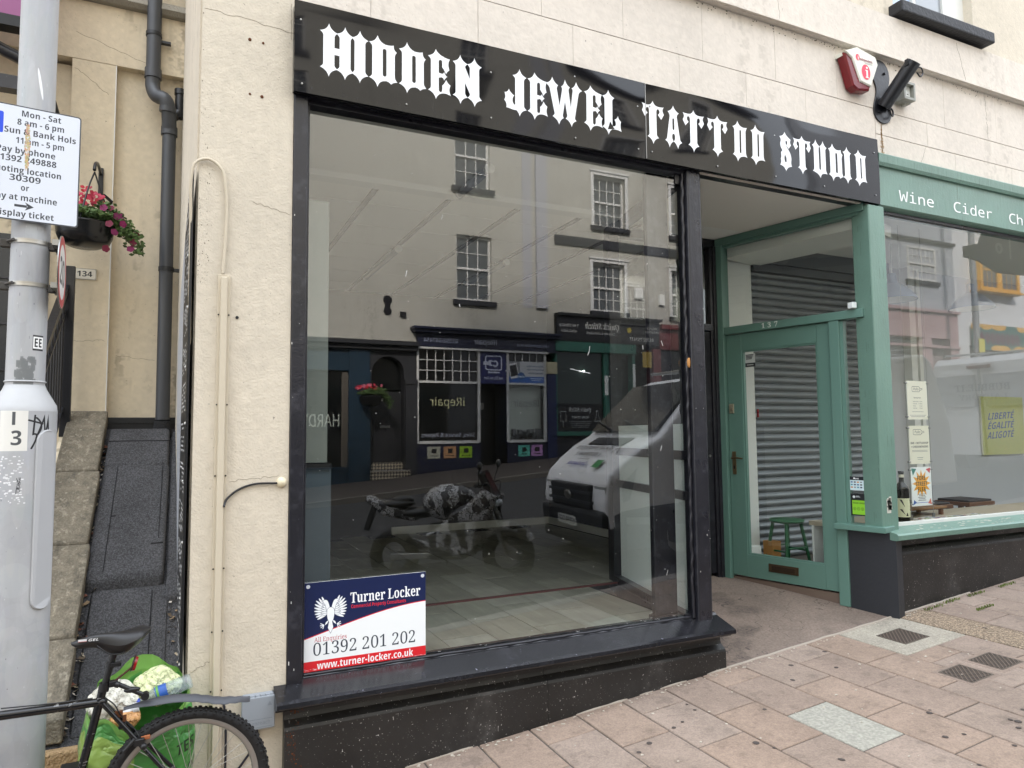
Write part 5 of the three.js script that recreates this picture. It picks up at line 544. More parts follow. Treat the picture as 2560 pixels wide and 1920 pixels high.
{ const fl = [], r = rng(77); [[0.25, 0.07, 0.14], [0.3, 0.0, 0.16], [0.2, -0.02, 0.2], [0.24, -0.09, 0.2], [0.15, 0.13, 0.15], [0.2, 0.14, 0.12], [0.18, -0.24, 0.2], [0.38, -0.14, 0.1], [0.36, -0.2, 0.1], [0.27, 0.08, 0.1], [0.4, -0.06, 0.05]].forEach(([a, b, c]) => fl.push([a, b, c, 0.029, [0x760a4a, 0x6a0a44, 0x6a0c2e][Math.floor(r() * 3)]])); for (let i = 0; i < 60; i++) fl.push([-0.05 + r() * 0.22 + (i > 22 ? -0.15 * r() : 0), 0.2 + r() * 0.13 - Math.abs(r() - 0.5) * 0.1, (r() - 0.5) * 0.22, 0.016, [0xa50e22, 0xb02440, 0xc04a60][Math.floor(r() * 3)]]);
  const b = basket('hanging_basket', 'black hanging basket of red geraniums and purple petunias on the cream wall', 'main', [-0.69, 3.42, -2.2], 0.85, 5, fl);
  obj('hanger', [tube([[-0.7, 3.42, -2.0], [-0.66, 3.7, -2.1], [-0.64, 3.83, -2.2]], 0.006, 12, 6), tube([[-0.5, 3.42, -2.25], [-0.6, 3.7, -2.22], [-0.64, 3.83, -2.2]], 0.006, 12, 6)], M.iron, b); }
{ const t = thing('basket_bracket', 'black iron wall bracket carrying the hanging basket', 'bracket', 'main', [-0.62, 3.8, -2.58]); obj('back_plate', [B(-0.655, -0.62, 3.68, 4.0, -2.6, -2.575, 0.004)], M.iron, t); obj('arm', [tube([[-0.64, 3.95, -2.58], [-0.64, 3.96, -2.4], [-0.64, 3.9, -2.22], [-0.64, 3.84, -2.18]], 0.012, 20, 8), tube([[-0.64, 3.72, -2.58], [-0.62, 3.76, -2.5], [-0.55, 3.72, -2.55]], 0.012, 12, 8)], M.iron, t); }

// ================= bicycle =================
const bike = thing('bicycle', 'black mountain bike parked at the kerb of the felt roof, rear wheel to the right', 'bicycle', 'main', [0.05, 0.0, 0.35]);
{
  const z = 0.35, fr = phys(0x0c0c0e, 0.22), frB = phys(0x101012, 0.45), W = [0.05, 0.345], bb = [-0.385, 0.3], seatT = [-0.272, 0.82];
  const fm = phys(0xffffff, 0.2, { map: tex(256, 256, (u, v) => { const c = fbm(u, v, 20, 3, 60); return c > 0.76 ? [120, 120, 118] : [16, 16, 18]; }, true, [1.5]) });
  const P = (a, dz = 0) => [a[0], a[1], z + dz];
  const fb = obj('frame', [cyl(P(bb), P(seatT), 0.0165, 0.0165, 18), cyl(P([-0.285, 0.757]), P([-0.86, 0.765]), 0.0165, 0.0185, 18), cyl(P(bb), P([-0.845, 0.70]), 0.019, 0.019, 18), cyl(P([-0.875, 0.83]), P([-0.83, 0.64]), 0.021, 0.021, 18), cyl(P([-0.273, 0.752], 0.012), P(W, 0.066), 0.0095, 0.008, 12), cyl(P([-0.273, 0.752], -0.012), P(W, -0.066), 0.0095, 0.008, 12), cyl(P(bb, 0.03), P(W, 0.066), 0.011, 0.009, 12), cyl(P(bb, -0.03), P(W, -0.066), 0.011, 0.009, 12), cyl(P(bb, -0.04), P(bb, 0.04), 0.022, 0.022, 18), ball(-0.277, 0.757, z, 0.021), cyl(P([-0.205, 0.655], -0.04), P([-0.205, 0.655], 0.04), 0.008, 0.008, 10)], fm, bike);
  obj('seat_post', [cyl(P([-0.272, 0.81]), P([-0.24, 0.945]), 0.0135, 0.0135, 16), cyl(P([-0.2735, 0.80]), P([-0.2685, 0.832]), 0.0205, 0.0205, 18), cyl(P([-0.252, 0.893]), P([-0.248, 0.912]), 0.0175, 0.0175, 18)], frB, bike);
  obj('seat_clamp', [B(-0.252, -0.222, 0.815, 0.838, z - 0.012, z + 0.02, 0.003), cyl([-0.232, 0.826, z - 0.02], [-0.232, 0.826, z + 0.03], 0.007, 0.007, 10)], frB, bike); obj('lamp_clip', [B(-0.247, -0.21, 0.895, 0.912, z + 0.004, z + 0.02, 0.002)], frB, bike);
  { // saddle: long nose left, broad rear right
    const n = 26, m = 16, pos = [], idx = []; for (let i = 0; i <= n; i++) for (let j = 0; j <= m; j++) { const t = i / n, a = (j / m) * Math.PI * 2, wd = 0.018 + 0.056 * Math.pow(sst(0.3, 0.95, t), 1.1) - 0.016 * sst(0.9, 1, t), x = -0.392 + 0.287 * t, end = Math.min(1, t * 14, (1 - t) * 10), top = 1.033 - 0.016 * sst(0.3, 0, t) + 0.012 * sst(0.6, 0.95, t), DP = [0.022, 0.04, 0.047, 0.055, 0.07, 0.088, 0.097, 0.092, 0.076, 0.055, 0.03], di = Math.min(9.999, t * 10), dep = DP[Math.floor(di)] * (1 - di % 1) + DP[Math.floor(di) + 1] * (di % 1); const c = Math.cos(a), s = Math.sin(a), yy = top - dep * 0.5 + s * dep * 0.5 * (0.55 + 0.45 * end), zz = z + Math.sign(c) * Math.pow(Math.abs(c), 0.75) * wd * (s < 0 ? 1 + 0.55 * s : 1) * (0.3 + 0.7 * end); pos.push(x, yy, zz); }
    for (let i = 0; i < n; i++) for (let j = 0; j < m; j++) { const a = i * (m + 1) + j, b = a + m + 1; idx.push(a, b, a + 1, b, b + 1, a + 1); } const e0 = pos.length / 3; pos.push(-0.393, 1.012, z, -0.104, 1.015, z); for (let j = 0; j < m; j++) idx.push(j, j + 1, e0, n * (m + 1) + j + 1, n * (m + 1) + j, e0 + 1);
    const g = new THREE.BufferGeometry(); g.setAttribute('position', new THREE.Float32BufferAttribute(pos, 3)); g.setIndex(idx); g.computeVertexNormals(); g.setAttribute('uv', new THREE.Float32BufferAttribute(new Float32Array(pos.length / 3 * 2), 2));
    const sd = obj('saddle', [g], phys(0x161618, 0.42, { bumpMap: grain, bumpScale: 0.0004 }), bike); obj('saddle_print', [new THREE.PlaneGeometry(0.075, 0.018).rotateZ(-0.03).translate(-0.33, 1.018, z + 0.0225)], std(0xffffff, 0.5, { transparent: true, alphaTest: 0.3, map: canvasTex(300, 72, (x) => { x.clearRect(0, 0, 300, 72); x.fillStyle = '#c9c9c9'; x.fillRect(6, 16, 120, 36); x.fillStyle = '#b04a4a'; x.fillRect(6, 50, 120, 6); text(x, 'GEL', 216, 56, 'italic bold 56px sans-serif', '#d4d4d4', 150); }) }), sd, { uv: true }); obj('saddle_rail', [tube([[-0.30, 0.99, z - 0.018], [-0.25, 0.956, z - 0.024], [-0.2, 0.956, z - 0.024], [-0.17, 0.985, z - 0.018]], 0.004, 16, 6), tube([[-0.30, 0.99, z + 0.018], [-0.25, 0.952, z + 0.024], [-0.2, 0.952, z + 0.024], [-0.17, 0.985, z + 0.018]], 0.003, 16, 6)], M.blackPlastic, sd); }
  const knob = new RoundedBoxGeometry(0.011, 0.006, 0.011, 1, 0.0015);
  function wheel(cx, cy) {
    const w = obj('wheel', [cyl([cx, cy, z - 0.05], [cx, cy, z + 0.05], 0.022, 0.022, 18), cyl([cx, cy, z - 0.075], [cx, cy, z + 0.075], 0.006, 0.006, 10)], M.steel, bike);
    const g = [new THREE.TorusGeometry(0.3075, 0.0235, 14, 96)]; for (let i = 0; i < 96; i++) { const a = i / 96 * Math.PI * 2; for (const k of [[0.3308, i % 2 ? 0.007 : -0.007, 0], [0.3245, 0.0185, 0.5], [0.3245, -0.0185, 0.5], [0.312, i % 2 ? 0.0245 : 9, 0], [0.312, i % 2 ? -0.0245 : 9, 0]]) { if (k[1] > 1) continue; const q = knob.clone(); q.rotateX(-Math.atan2(k[1], k[0] - 0.306)).translate(0, k[0], k[1]).rotateZ(-(a + k[2] * Math.PI / 96)); g.push(q); } }
    obj('tyre', g.map((q) => q.translate(cx, cy, z)), std(0x121213, 0.75), w);
    const rim = [[0.288, -0.013], [0.283, -0.014], [0.267, -0.011], [0.262, 0], [0.267, 0.011], [0.283, 0.014], [0.288, 0.013]]; obj('rim', [lathe(rim, 96).rotateX(Math.PI / 2).translate(cx, cy, z)], std(0x9a9894, 0.38, { metalness: 0.75 }), w);
    for (let i = 0; i < 32; i++) { const a = i / 32 * Math.PI * 2, s = i % 2 ? 1 : -1, b = a + ((i >> 1) % 2 ? 1 : -1) * 1.15; obj('spoke', [cyl([cx + Math.cos(b) * 0.021, cy + Math.sin(b) * 0.021, z + s * 0.03], [cx + Math.cos(a) * 0.264, cy + Math.sin(a) * 0.264, z + s * 0.003], 0.0015, 0.0015, 5)], std(0xb2b0a8, 0.35, { metalness: 0.8 }), w); }
  }
  wheel(...W); wheel(-0.99, 0.3); 
  obj('fork', [cyl(P([-0.83, 0.64]), P([-0.845, 0.7]), 0.024, 0.024, 14), cyl(P([-0.838, 0.62], 0.055), P([-0.99, 0.3], 0.06), 0.014, 0.01, 12), cyl(P([-0.838, 0.62], -0.055), P([-0.99, 0.3], -0.06), 0.014, 0.01, 12), B(-0.86, -0.815, 0.6, 0.645, z - 0.07, z + 0.07, 0.01)], fr, bike);
  obj('handlebar', [cyl(P([-0.875, 0.83]), P([-0.91, 0.92]), 0.014, 0.014, 12), cyl(P([-0.91, 0.92]), P([-0.97, 0.935]), 0.014, 0.014, 12), cyl(P([-0.97, 0.935], -0.29), P([-0.97, 0.935], 0.29), 0.012, 0.012, 12)], frB, bike);
  obj('grip', [cyl(P([-0.97, 0.935], 0.18), P([-0.97, 0.935], 0.3), 0.017, 0.017, 12)], M.blackPlastic, bike); obj('grip', [cyl(P([-0.97, 0.935], -0.3), P([-0.97, 0.935], -0.18), 0.017, 0.017, 12)], M.blackPlastic, bike);
  obj('crankset', [new THREE.TorusGeometry(0.085, 0.005, 6, 40).translate(bb[0], bb[1], z + 0.05), B(bb[0] - 0.012, bb[0] + 0.012, bb[1] - 0.17, bb[1] + 0.02, z + 0.058, z + 0.072, 0.004), B(bb[0] - 0.012, bb[0] + 0.012, bb[1] - 0.02, bb[1] + 0.17, z - 0.072, z - 0.058, 0.004)], M.steel, bike); obj('pedal', [B(bb[0] - 0.045, bb[0] + 0.045, bb[1] - 0.185, bb[1] - 0.16, z + 0.075, z + 0.15, 0.004)], M.blackPlastic, bike); obj('pedal', [B(bb[0] - 0.045, bb[0] + 0.045, bb[1] + 0.155, bb[1] + 0.18, z - 0.15, z - 0.075, 0.004)], M.blackPlastic, bike);
  obj('chain', [tube([P([bb[0], bb[1] + 0.086], 0.05), P([W[0], W[1] + 0.04], 0.045), P([W[0] + 0.04, W[1]], 0.045), P([W[0], W[1] - 0.04], 0.045), P([bb[0], bb[1] - 0.086], 0.05), P([bb[0] - 0.086, bb[1]], 0.05)], 0.004, 60, 5, true)], std(0x3a3029, 0.6, { metalness: 0.5 }), bike);
  { const a = obj('mudguard_arm', [cyl(P([-0.228, 0.826], 0.02), P([-0.215, 0.822], 0.022), 0.013, 0.013, 14), cyl(P([-0.215, 0.823], 0.022), P([-0.12, 0.765], 0.022), 0.0095, 0.0095, 12), ball(-0.167, 0.795, z + 0.022, 0.012, 2.6, 1, 1).rotateZ(0), cyl(P([-0.118, 0.763], 0.008), P([-0.118, 0.763], 0.036), 0.0155, 0.0155, 16)], M.blackPlastic, bike); void a;
    const g = new THREE.PlaneGeometry(1, 1, 40, 8), p = g.attributes.position; for (let i = 0; i < p.count; i++) { const t = p.getX(i) + 0.5, s = p.getY(i) * 2, x = -0.198 + 0.495 * t, yc = 0.722 + 0.024 * Math.sin(Math.PI * clamp(t * 1.35)) + 0.006 * t - 0.042 * t * t + 0.0015 * Math.sin(t * 70) * (t > 0.55 ? 1 : 0), w = (0.012 + 0.022 * sst(0, 0.3, t)) * (1 - 0.72 * sst(0.75, 1, t)); p.setXYZ(i, x, yc - 0.02 * s * s * (0.4 + sst(0, 0.25, t) * 0.6), z + s * w); } g.computeVertexNormals(); obj('mudguard', [g, g.clone().translate(0, -0.0025, 0)], phys(0x3e4046, 0.5, { side: THREE.DoubleSide }), bike); }
  { const rf = obj('reflector_bracket', [cyl(P([-0.23, 0.836]), P([-0.182, 0.872]), 0.0045, 0.004, 8), cyl(P([-0.182, 0.872]), P([-0.166, 0.886]), 0.004, 0.004, 8)], phys(0x4a1518, 0.4), bike); obj('reflector', [cyl([-0.168, 0.896, z], [-0.154, 0.892, z], 0.031, 0.027, 24)], phys(0x8c0f14, 0.18), rf); obj('reflector_rim', [new THREE.TorusGeometry(0.03, 0.003, 8, 28).rotateY(Math.PI / 2).rotateZ(-0.28).translate(-0.167, 0.896, z)], phys(0x2a0808, 0.3), rf); }
  obj('brake_arm', [B(-0.155, -0.115, 0.57, 0.6, z + 0.03, z + 0.05, 0.006), cyl(P([-0.15, 0.6], 0.04), P([-0.19, 0.56], 0.045), 0.009, 0.007, 10), ball(-0.118, 0.566, z + 0.045, 0.014)], frB, bike); obj('brake_arm', [B(-0.155, -0.115, 0.57, 0.6, z - 0.05, z - 0.03, 0.006)], frB, bike); obj('brake_pad', [B(-0.13, -0.095, 0.585, 0.602, z + 0.018, z + 0.03, 0.004)], std(0x9a5a34, 0.7), bike);
  obj('brake_cable', [tube([P([-0.27, 0.775]), P([-0.23, 0.74], 0.01), P([-0.21, 0.7], 0.01), P([-0.195, 0.675], 0.0)], 0.0028, 16, 6), tube([P([-0.195, 0.675]), P([-0.16, 0.64], 0.01), P([-0.135, 0.605], 0.035)], 0.0016, 8, 5), tube([P([-0.195, 0.675]), P([-0.18, 0.63], 0.02), P([-0.165, 0.59], 0.04)], 0.0016, 8, 5), tube([P([-0.62, 0.79], 0.004), P([-0.45, 0.782], 0.008), P([-0.31, 0.778], 0.004)], 0.0026, 14, 6)], M.blackPlastic, bike); obj('cable_hanger', [B(-0.2, -0.186, 0.664, 0.69, z - 0.006, z + 0.006, 0.002), B(-0.23, -0.2, 0.685, 0.71, z - 0.008, z + 0.008, 0.002)], M.rust, bike); void fb;
}
// ================= recycling bag =================
function sack(name, label, cx, cz, y0, h, rx, rz, tilt, mtl, seed, rim) {
  const n = 56, m = 34, pos = [], uv = [], idx = [], r = rng(seed), ph = [r() * 6, r() * 6, r() * 6, r() * 6];
  for (let j = 0; j <= m; j++) for (let i = 0; i <= n; i++) { const v = j / m, a = i / n * Math.PI * 2, c = Math.cos(a), s = Math.sin(a); const bul = Math.pow(Math.sin(Math.PI * clamp(0.12 + v * 0.6)), 0.45); const w = 1 + 0.03 * Math.sin(a * 5 + ph[0] + v * 3) * v + 0.022 * Math.sin(a * 9 + ph[1] - v * 9) + 0.012 * Math.sin(a * 17 + v * 21 + ph[2]) + 0.01 * Math.sin(v * 34 + a * 6 + ph[3]) * (1 - Math.abs(2 * v - 1)); const q = Math.pow(Math.abs(c), 0.7) * Math.sign(c), qs = Math.pow(Math.abs(s), 0.7) * Math.sign(s); pos.push(cx + rx * q * bul * w + tilt * v, y0 + h * v * (1 + (v > 0.7 ? (rim(a) - 1) * sst(0.7, 1, v) : 0)), cz + rz * qs * bul * w); uv.push(0.75 - i / n, v); }
  for (let j = 0; j < m; j++) for (let i = 0; i < n; i++) { const a = j * (n + 1) + i, b = a + n + 1; idx.push(a, a + 1, b, b, a + 1, b + 1); }
  const g = new THREE.BufferGeometry(); g.setAttribute('position', new THREE.Float32BufferAttribute(pos, 3)); g.setAttribute('uv', new THREE.Float32BufferAttribute(uv, 2)); g.setIndex(idx); g.computeVertexNormals(); return obj(name, [g], mtl, null, { uv: true, at: [cx, y0, cz], label, category: 'bag' });
}
{
  const bt = canvasTex(1024, 768, (x, w, h) => { x.fillStyle = '#57a04f'; x.fillRect(0, 0, w, h); const r = rng(2); x.fillStyle = '#7fb557'; x.beginPath(); x.moveTo(0, 0); x.lineTo(w, 0); x.lineTo(w, 60); for (let i = 16; i >= 0; i--) x.lineTo(i * 64, 40 + 40 * Math.sin(i * 1.7) + r() * 20); x.fill(); x.fillStyle = '#a5c463'; x.beginPath(); for (let i = 0; i <= 20; i++) x.lineTo(290 + i * 11 + r() * 8, 90 + r() * 20); for (let i = 20; i >= 0; i--) x.lineTo(280 + i * 11 + r() * 10, 430 + r() * 50); x.fill(); x.save(); x.translate(715, 250); x.rotate(-0.12); for (const [s, a, b, f] of [['TESCO', 0, 0, 70], ['FOOD', 0, 110, 56], ['WASTE', -70, 190, 44], ['4x', 10, 270, 70], ['TRASH', 0, 350, 76]]) text(x, s, a, b, `italic bold ${f}px sans-serif`, 'rgba(20,40,20,.85)'); x.restore(); });
  bt.wrapS = THREE.RepeatWrapping;
  const bm = phys(0xffffff, 0.28, { map: bt, transmission: 0.35, thickness: 0, side: THREE.DoubleSide, bumpMap: tex(256, 256, (u, v) => Math.pow(1 - Math.abs(2 * fbm(u, v, 5, 4) - 1), 3), false, [2, 1.4]), bumpScale: 0.011 });
  sack('recycling_bag', 'bright green plastic bag stuffed with rubbish behind the bike wheel', -0.15, 0.1, -0.02, 0.7, 0.225, 0.17, 0.0, bm, 3, (a) => 1 - 0.1 * Math.sin(a) + 0.06 * Math.exp(-Math.pow(a - 5.0, 2) * 2.5) + 0.03 * Math.sin(a * 3 + 0.5) + 0.025 * Math.sin(a * 7));
  const creaseT = tex(256, 256, (u, v) => Math.pow(1 - Math.abs(2 * fbm(u, v, 4, 4) - 1), 4), false, [7]);
  const lump = (name, label, x, y, z, r0, col, o = {}) => { const g = new THREE.IcosahedronGeometry(r0, 14); const k = rng(Math.round(x * 1000)), a = k() * 6, b = k() * 6; warp(g, (v) => { const l = v.length(), n = 1 + 0.09 * Math.sin(v.x * 50 + a) * Math.sin(v.y * 44 + b) + 0.06 * Math.abs(Math.sin(v.z * 60 + v.x * 40 + a)) + 0.04 * Math.abs(Math.sin((v.x + v.y) * 90 + b)); v.multiplyScalar(n); v.y *= 0.8; void l; }); return obj(name, [g.translate(x, y, z)], phys(col, 0.4, { bumpMap: creaseT, bumpScale: 0.012, ...o }), null, { at: [x, y, z], label, category: 'plastic bag' }); };
  lump('carrier_bag', 'crumpled white carrier bag on the left inside the green bag', -0.25, 0.68, 0.12, 0.1, 0xd9d6c8, {}); lump('carrier_bag', 'crumpled pale yellow carrier bag on the right inside the green bag', -0.085, 0.7, 0.06, 0.095, 0xd3d9a8, {}); lump('carrier_bag', 'orange tinted wrapper low in the middle of the green bag', -0.2, 0.62, 0.19, 0.055, 0xcf9a62, {});
  const bo = thing('water_bottle', 'clear plastic water bottle with blue label and blue cap lying on the green bag', 'bottle', 'main', [-0.05, 0.68, 0.17]); const M4 = new THREE.Matrix4().makeRotationZ(-1.28).setPosition(-0.155, 0.672, 0.17); const pr = (pts) => lathe(pts, 24).applyMatrix4(M4);
  obj('body', [pr([[0.011, 0], [0.012, 0.03], [0.03, 0.06], [0.034, 0.075], [0.032, 0.1], [0.034, 0.12], [0.033, 0.15], [0.034, 0.17], [0.032, 0.19], [0.034, 0.21], [0.03, 0.225], [0, 0.226]])], phys(0xe6eef0, 0.06, { transmission: 0.85, thickness: 0, ior: 1.5 }), bo); obj('label', [pr([[0.0345, 0.078], [0.0345, 0.125]])], phys(0x2f5aa6, 0.35), bo); obj('green_band', [pr([[0.0348, 0.082], [0.0348, 0.092]])], phys(0x5f9a3c, 0.35), bo); obj('cap', [pr([[0, -0.014], [0.016, -0.014], [0.016, 0.012], [0, 0.012]])], phys(0x1f3fa8, 0.35), bo);
  const mb = thing('milk_bottle', 'white plastic milk bottle neck poking out of the green bag', 'bottle', 'main', [-0.185, 0.63, 0.2]); obj('body', [ball(-0.205, 0.645, 0.19, 0.045, 1.2, 0.8, 0.8), cyl([-0.17, 0.66, 0.2], [-0.15, 0.665, 0.2], 0.022, 0.02)], phys(0xdedfe0, 0.3), mb);
}
// ================= the other side of the street, mirrored in the glass =================
const oy = (x) => 0.084 * x + 0.28;
const op = struct('opposite_pavement', 'paved footway on the far side of the road'); { const g = shear(B(-30, 60, -0.5, 0.28, 10.8, 14.6)); obj('surface', [g], std(0x463e39, 0.9, { bumpMap: slabBump, bumpScale: 0.003 }), op); obj('kerb', [shear(B(-30, 60, -0.5, 0.284, 10.66, 10.8))], std(0x746e66, 0.9), op); for (let i = 0; i < 40; i++) obj('joint', [shear(B(-2 + i * 0.6, -1.985 + i * 0.6, 0.27, 0.2815, 10.82, 14.3))], mortarM, op); }
const navy = std(0x0c1230, 0.45), teal = std(0x0f2c3e, 0.45), slateG = std(0x232429, 0.6), glassD = phys(0x0e1012, 0.05, { ior: 1.5 }), sashM = std(0xcfcfcd, 0.5), mint = std(0x2f6a5a, 0.5);
const winGlass = phys(0x4b4f52, 0.06, { ior: 1.5 }), blindM = std(0x8e9290, 0.8);
function wallHoles(x0, x1, y0, y1, holes) { const s = poly([[-x1, y0], [-x0, y0], [-x0, y1], [-x1, y1]]); return exZ(s, -0.35, 0, 0, holes.map(([a, b, c, d]) => [[-b, c], [-b, d], [-a, d], [-a, c]])); }
function sash(par, x0, x1, y0, y1, cols, rows, surround, z = -0.14) {
  const f = 0.06, mid = (y0 + y1) / 2, g = [O(x0, x0 + f, y0, y1, z - 0.05, z + 0.02), O(x1 - f, x1, y0, y1, z - 0.05, z + 0.02), O(x0 + f, x1 - f, y1 - f, y1, z - 0.05, z + 0.02), O(x0 + f, x1 - f, y0, y0 + 0.09, z - 0.05, z + 0.02), O(x0 + f, x1 - f, mid - 0.03, mid + 0.03, z - 0.04, z + 0.03)];
  for (let i = 1; i < cols; i++) { const x = x0 + f + (x1 - x0 - 2 * f) * i / cols; g.push(O(x - 0.012, x + 0.012, y0 + 0.09, mid - 0.03, z - 0.035, z), O(x - 0.012, x + 0.012, mid + 0.03, y1 - f, z - 0.03, z + 0.005)); }
  for (let s = 0; s < 2; s++) for (let i = 1; i < rows; i++) { const a = s ? mid + 0.03 : y0 + 0.09, b = s ? y1 - f : mid - 0.03, y = a + (b - a) * i / rows; g.push(O(x0 + f, x1 - f, y - 0.011, y + 0.011, z - 0.034, z - 0.001)); }
  if (surround) g.push(O(x0 - 0.1, x0, y0 - 0.05, y1 + 0.1, -0.02, 0.04), O(x1, x1 + 0.1, y0 - 0.05, y1 + 0.1, -0.02, 0.04), O(x0, x1, y1, y1 + 0.1, -0.02, 0.04), O(x0 - 0.14, x1 + 0.14, y1 + 0.1, y1 + 0.15, -0.02, 0.08));
  const w = obj('window', g, sashM, par); obj('pane', [O(x0 + f, x1 - f, mid, y1 - f, z - 0.045, z - 0.036)], winGlass, w); obj('pane', [O(x0 + f, x1 - f, y0 + 0.09, mid, z - 0.05, z - 0.041)], winGlass, w); obj('blind', [O(x0, x1, mid + 0.2, y1, z - 0.2, z - 0.18)], blindM, w);
  obj('sill', [O(x0 - 0.12, x1 + 0.12, y0 - 0.14, y0, -0.2, 0.1)], slateG, w);
}
const ba = thing('town_house', 'cream town house across the road with two tall sash windows, mirrored in the shop window', 'building', 'opp', [-4, 4, 0]);
{ const H = [[6.88, 7.96, 8.9, 10.85], [6.92, 8.0, 5.62, 7.52], [6.9, 7.95, 12.0, 13.6], [1.4, 2.45, 12.0, 13.6], [1.4, 2.45, 8.9, 10.85]]; obj('wall', [wallHoles(-9, 10.07, 4.3, 14.2, H)], M.creamFar, ba); H.forEach((h, i) => sash(ba, ...h, 3, 2, false)); obj('inner_wall', [O(-9, 10.07, 0, 14.1, -1.2, -1)], M.dark, ba); obj('rain_strip', [O(9.43, 9.8, 5.55, 14.15, 0, 0.1), O(9.0, 9.3, 5.55, 14.15, 0.0, 0.02)], std(0xa4a5aa, 0.8), ba); obj('roof', [exX([[-7, 15.6], [0.4, 14.32], [0.4, 14.2], [-7, 14.2]], -10.07, 9)], slateG, ba); }
const bb2 = thing('town_house', 'cream town house with a dark band across its front, right in the reflection', 'building', 'opp', [-13.8, 5, 0]);
{ const H = [[11.5, 12.68, 8.3, 9.95], [11.42, 12.6, 5.6, 7.15], [14.5, 15.7, 8.3, 9.95], [14.45, 15.65, 5.6, 7.15], [11.5, 12.68, 11.0, 12.4], [14.5, 15.7, 11.0, 12.4]]; obj('wall', [wallHoles(10.07, 18, 5.2, 13.1, H)], M.creamFar, bb2); H.forEach((h) => sash(bb2, ...h, 4, 2, true)); obj('inner_wall', [O(10.07, 18, 0, 13, -1.2, -1)], M.dark, bb2); obj('dark_band', [O(10.08, 18, 7.58, 7.86, 0, 0.06)], slateG, bb2); obj('roof', [exX([[-7, 14.6], [0.4, 13.2], [0.4, 13.05], [-7, 13.05]], -18, -10.07)], std(0x2c2d33, 0.7), bb2); obj('alarm_box', [O(12.95, 13.25, 6.1, 6.45, 0, 0.1, 0.02)], M.white, bb2); obj('meter_box', [O(13.9, 14.1, 5.95, 6.3, 0, 0.1, 0.01)], M.white, bb2); }
obj('house_side', [O(-30, -9, 0, 13, -1.2, 0)], M.creamFar, null, { frame: 'opp', at: [15, 0, 0], label: 'plain cream building farther down the other side of the road', category: 'building' });
const otext = (name, par, x0, x1, y0, y1, z, W, H, draw) => obj(name, [new THREE.PlaneGeometry(x1 - x0, y1 - y0).translate(-(x0 + x1) / 2, (y0 + y1) / 2, z)], phys(0xffffff, 0.5, { transparent: true, alphaTest: 0.3, map: canvasTex(W, H, (x) => { x.clearRect(0, 0, W, H); draw(x, W, H); }) }), par, { uv: true });
const oboard = (name, par, x0, x1, y0, y1, z, W, H, draw) => obj(name, [new THREE.PlaneGeometry(x1 - x0, y1 - y0).translate(-(x0 + x1) / 2, (y0 + y1) / 2, z)], phys(0xffffff, 0.5, { map: canvasTex(W, H, draw) }), par, { uv: true });
// blue repair shop
const ir = thing('repair_shopfront', 'navy blue phone repair shopfront with white window bars, mirrored in the shop window', 'shopfront', 'opp', [-7.85, 0.8, 0]);
obj('fascia', [O(5.73, 10.05, 4.22, 4.62, -0.3, 0.12), O(5.6, 10.1, 4.62, 4.7, -0.3, 0.3), O(5.55, 10.1, 4.7, 4.76, -0.3, 0.38)], navy, ir);
otext('lettering', ir, 5.75, 9.8, 4.25, 4.6, 0.125, 2048, 180, (x, w) => { const k = w / 4.05, X = (xw) => (9.8 - xw) * k; text(x, 'www.irepair-exeter.co.uk', X(9.78), 120, '64px sans-serif', '#aab2cc', 1.05 * k, 'left'); text(x, 'iRepair', X(8.1), 120, '110px sans-serif', '#c3c9dc', 0.72 * k, 'left'); text(x, '01392-547414', X(6.9), 120, '84px sans-serif', '#aab2cc', 1.0 * k, 'left'); });
{ const g = [O(5.73, 9.75, 4.18, 4.23, -0.1, 0.14), O(5.73, 7.58, 3.25, 3.31, -0.06, 0.06), O(5.73, 5.79, 1.6, 4.18, -0.06, 0.05), O(7.53, 7.6, 1.6, 4.18, -0.06, 0.05), O(5.79, 7.53, 1.58, 1.66, -0.06, 0.08), O(8.43, 8.5, 1.6, 4.18, -0.06, 0.05), O(9.66, 9.72, 1.6, 4.18, -0.06, 0.05), O(8.5, 9.66, 1.58, 1.66, -0.06, 0.08), O(8.5, 9.66, 3.25, 3.31, -0.06, 0.06)]; for (let i = 1; i < 7; i++) g.push(O(5.79 + i * 0.249 - 0.012, 5.79 + i * 0.249 + 0.012, 3.31, 4.18, -0.03, 0.01)); for (let i = 1; i < 3; i++) g.push(O(5.79, 7.53, 3.31 + i * 0.29 - 0.011, 3.31 + i * 0.29 + 0.011, -0.03, 0.009)); for (let i = 1; i < 5; i++) g.push(O(8.5 + i * 0.232 - 0.012, 8.5 + i * 0.232 + 0.012, 3.93, 4.18, -0.03, 0.01)); obj('window_frame', g, sashM, ir); }
obj('pane', [O(5.79, 7.53, 1.66, 4.18, -0.05, -0.04)], glassD, ir); obj('pane', [O(8.5, 9.66, 3.31, 4.18, -0.05, -0.04)], glassD, ir); obj('pane', [new THREE.PlaneGeometry(1.16, 1.6).translate(-9.08, 2.45, -0.02)], M.paneSmall, ir);
obj('slat_wall', [O(8.5, 9.66, 1.66, 3.25, -0.3, -0.25), ...Array.from({ length: 13 }, (_, i) => O(8.5, 9.66, 1.7 + i * 0.12, 1.79 + i * 0.12, -0.45, -0.43)).map((g) => g.translate(0, 0, 0.2))], std(0xd3d8d4, 0.6), ir); { const g = [], r = rng(6); for (let i = 0; i < 22; i++) { const x = 8.6 + r() * 0.95, h = 0.08 + r() * 0.25; g.push(O(x, x + 0.06 + r() * 0.06, 1.66, 1.66 + h, -0.21 + r() * 0.1, -0.08)); } obj('display_goods', g, std(0x6b6b70, 0.5), ir); }
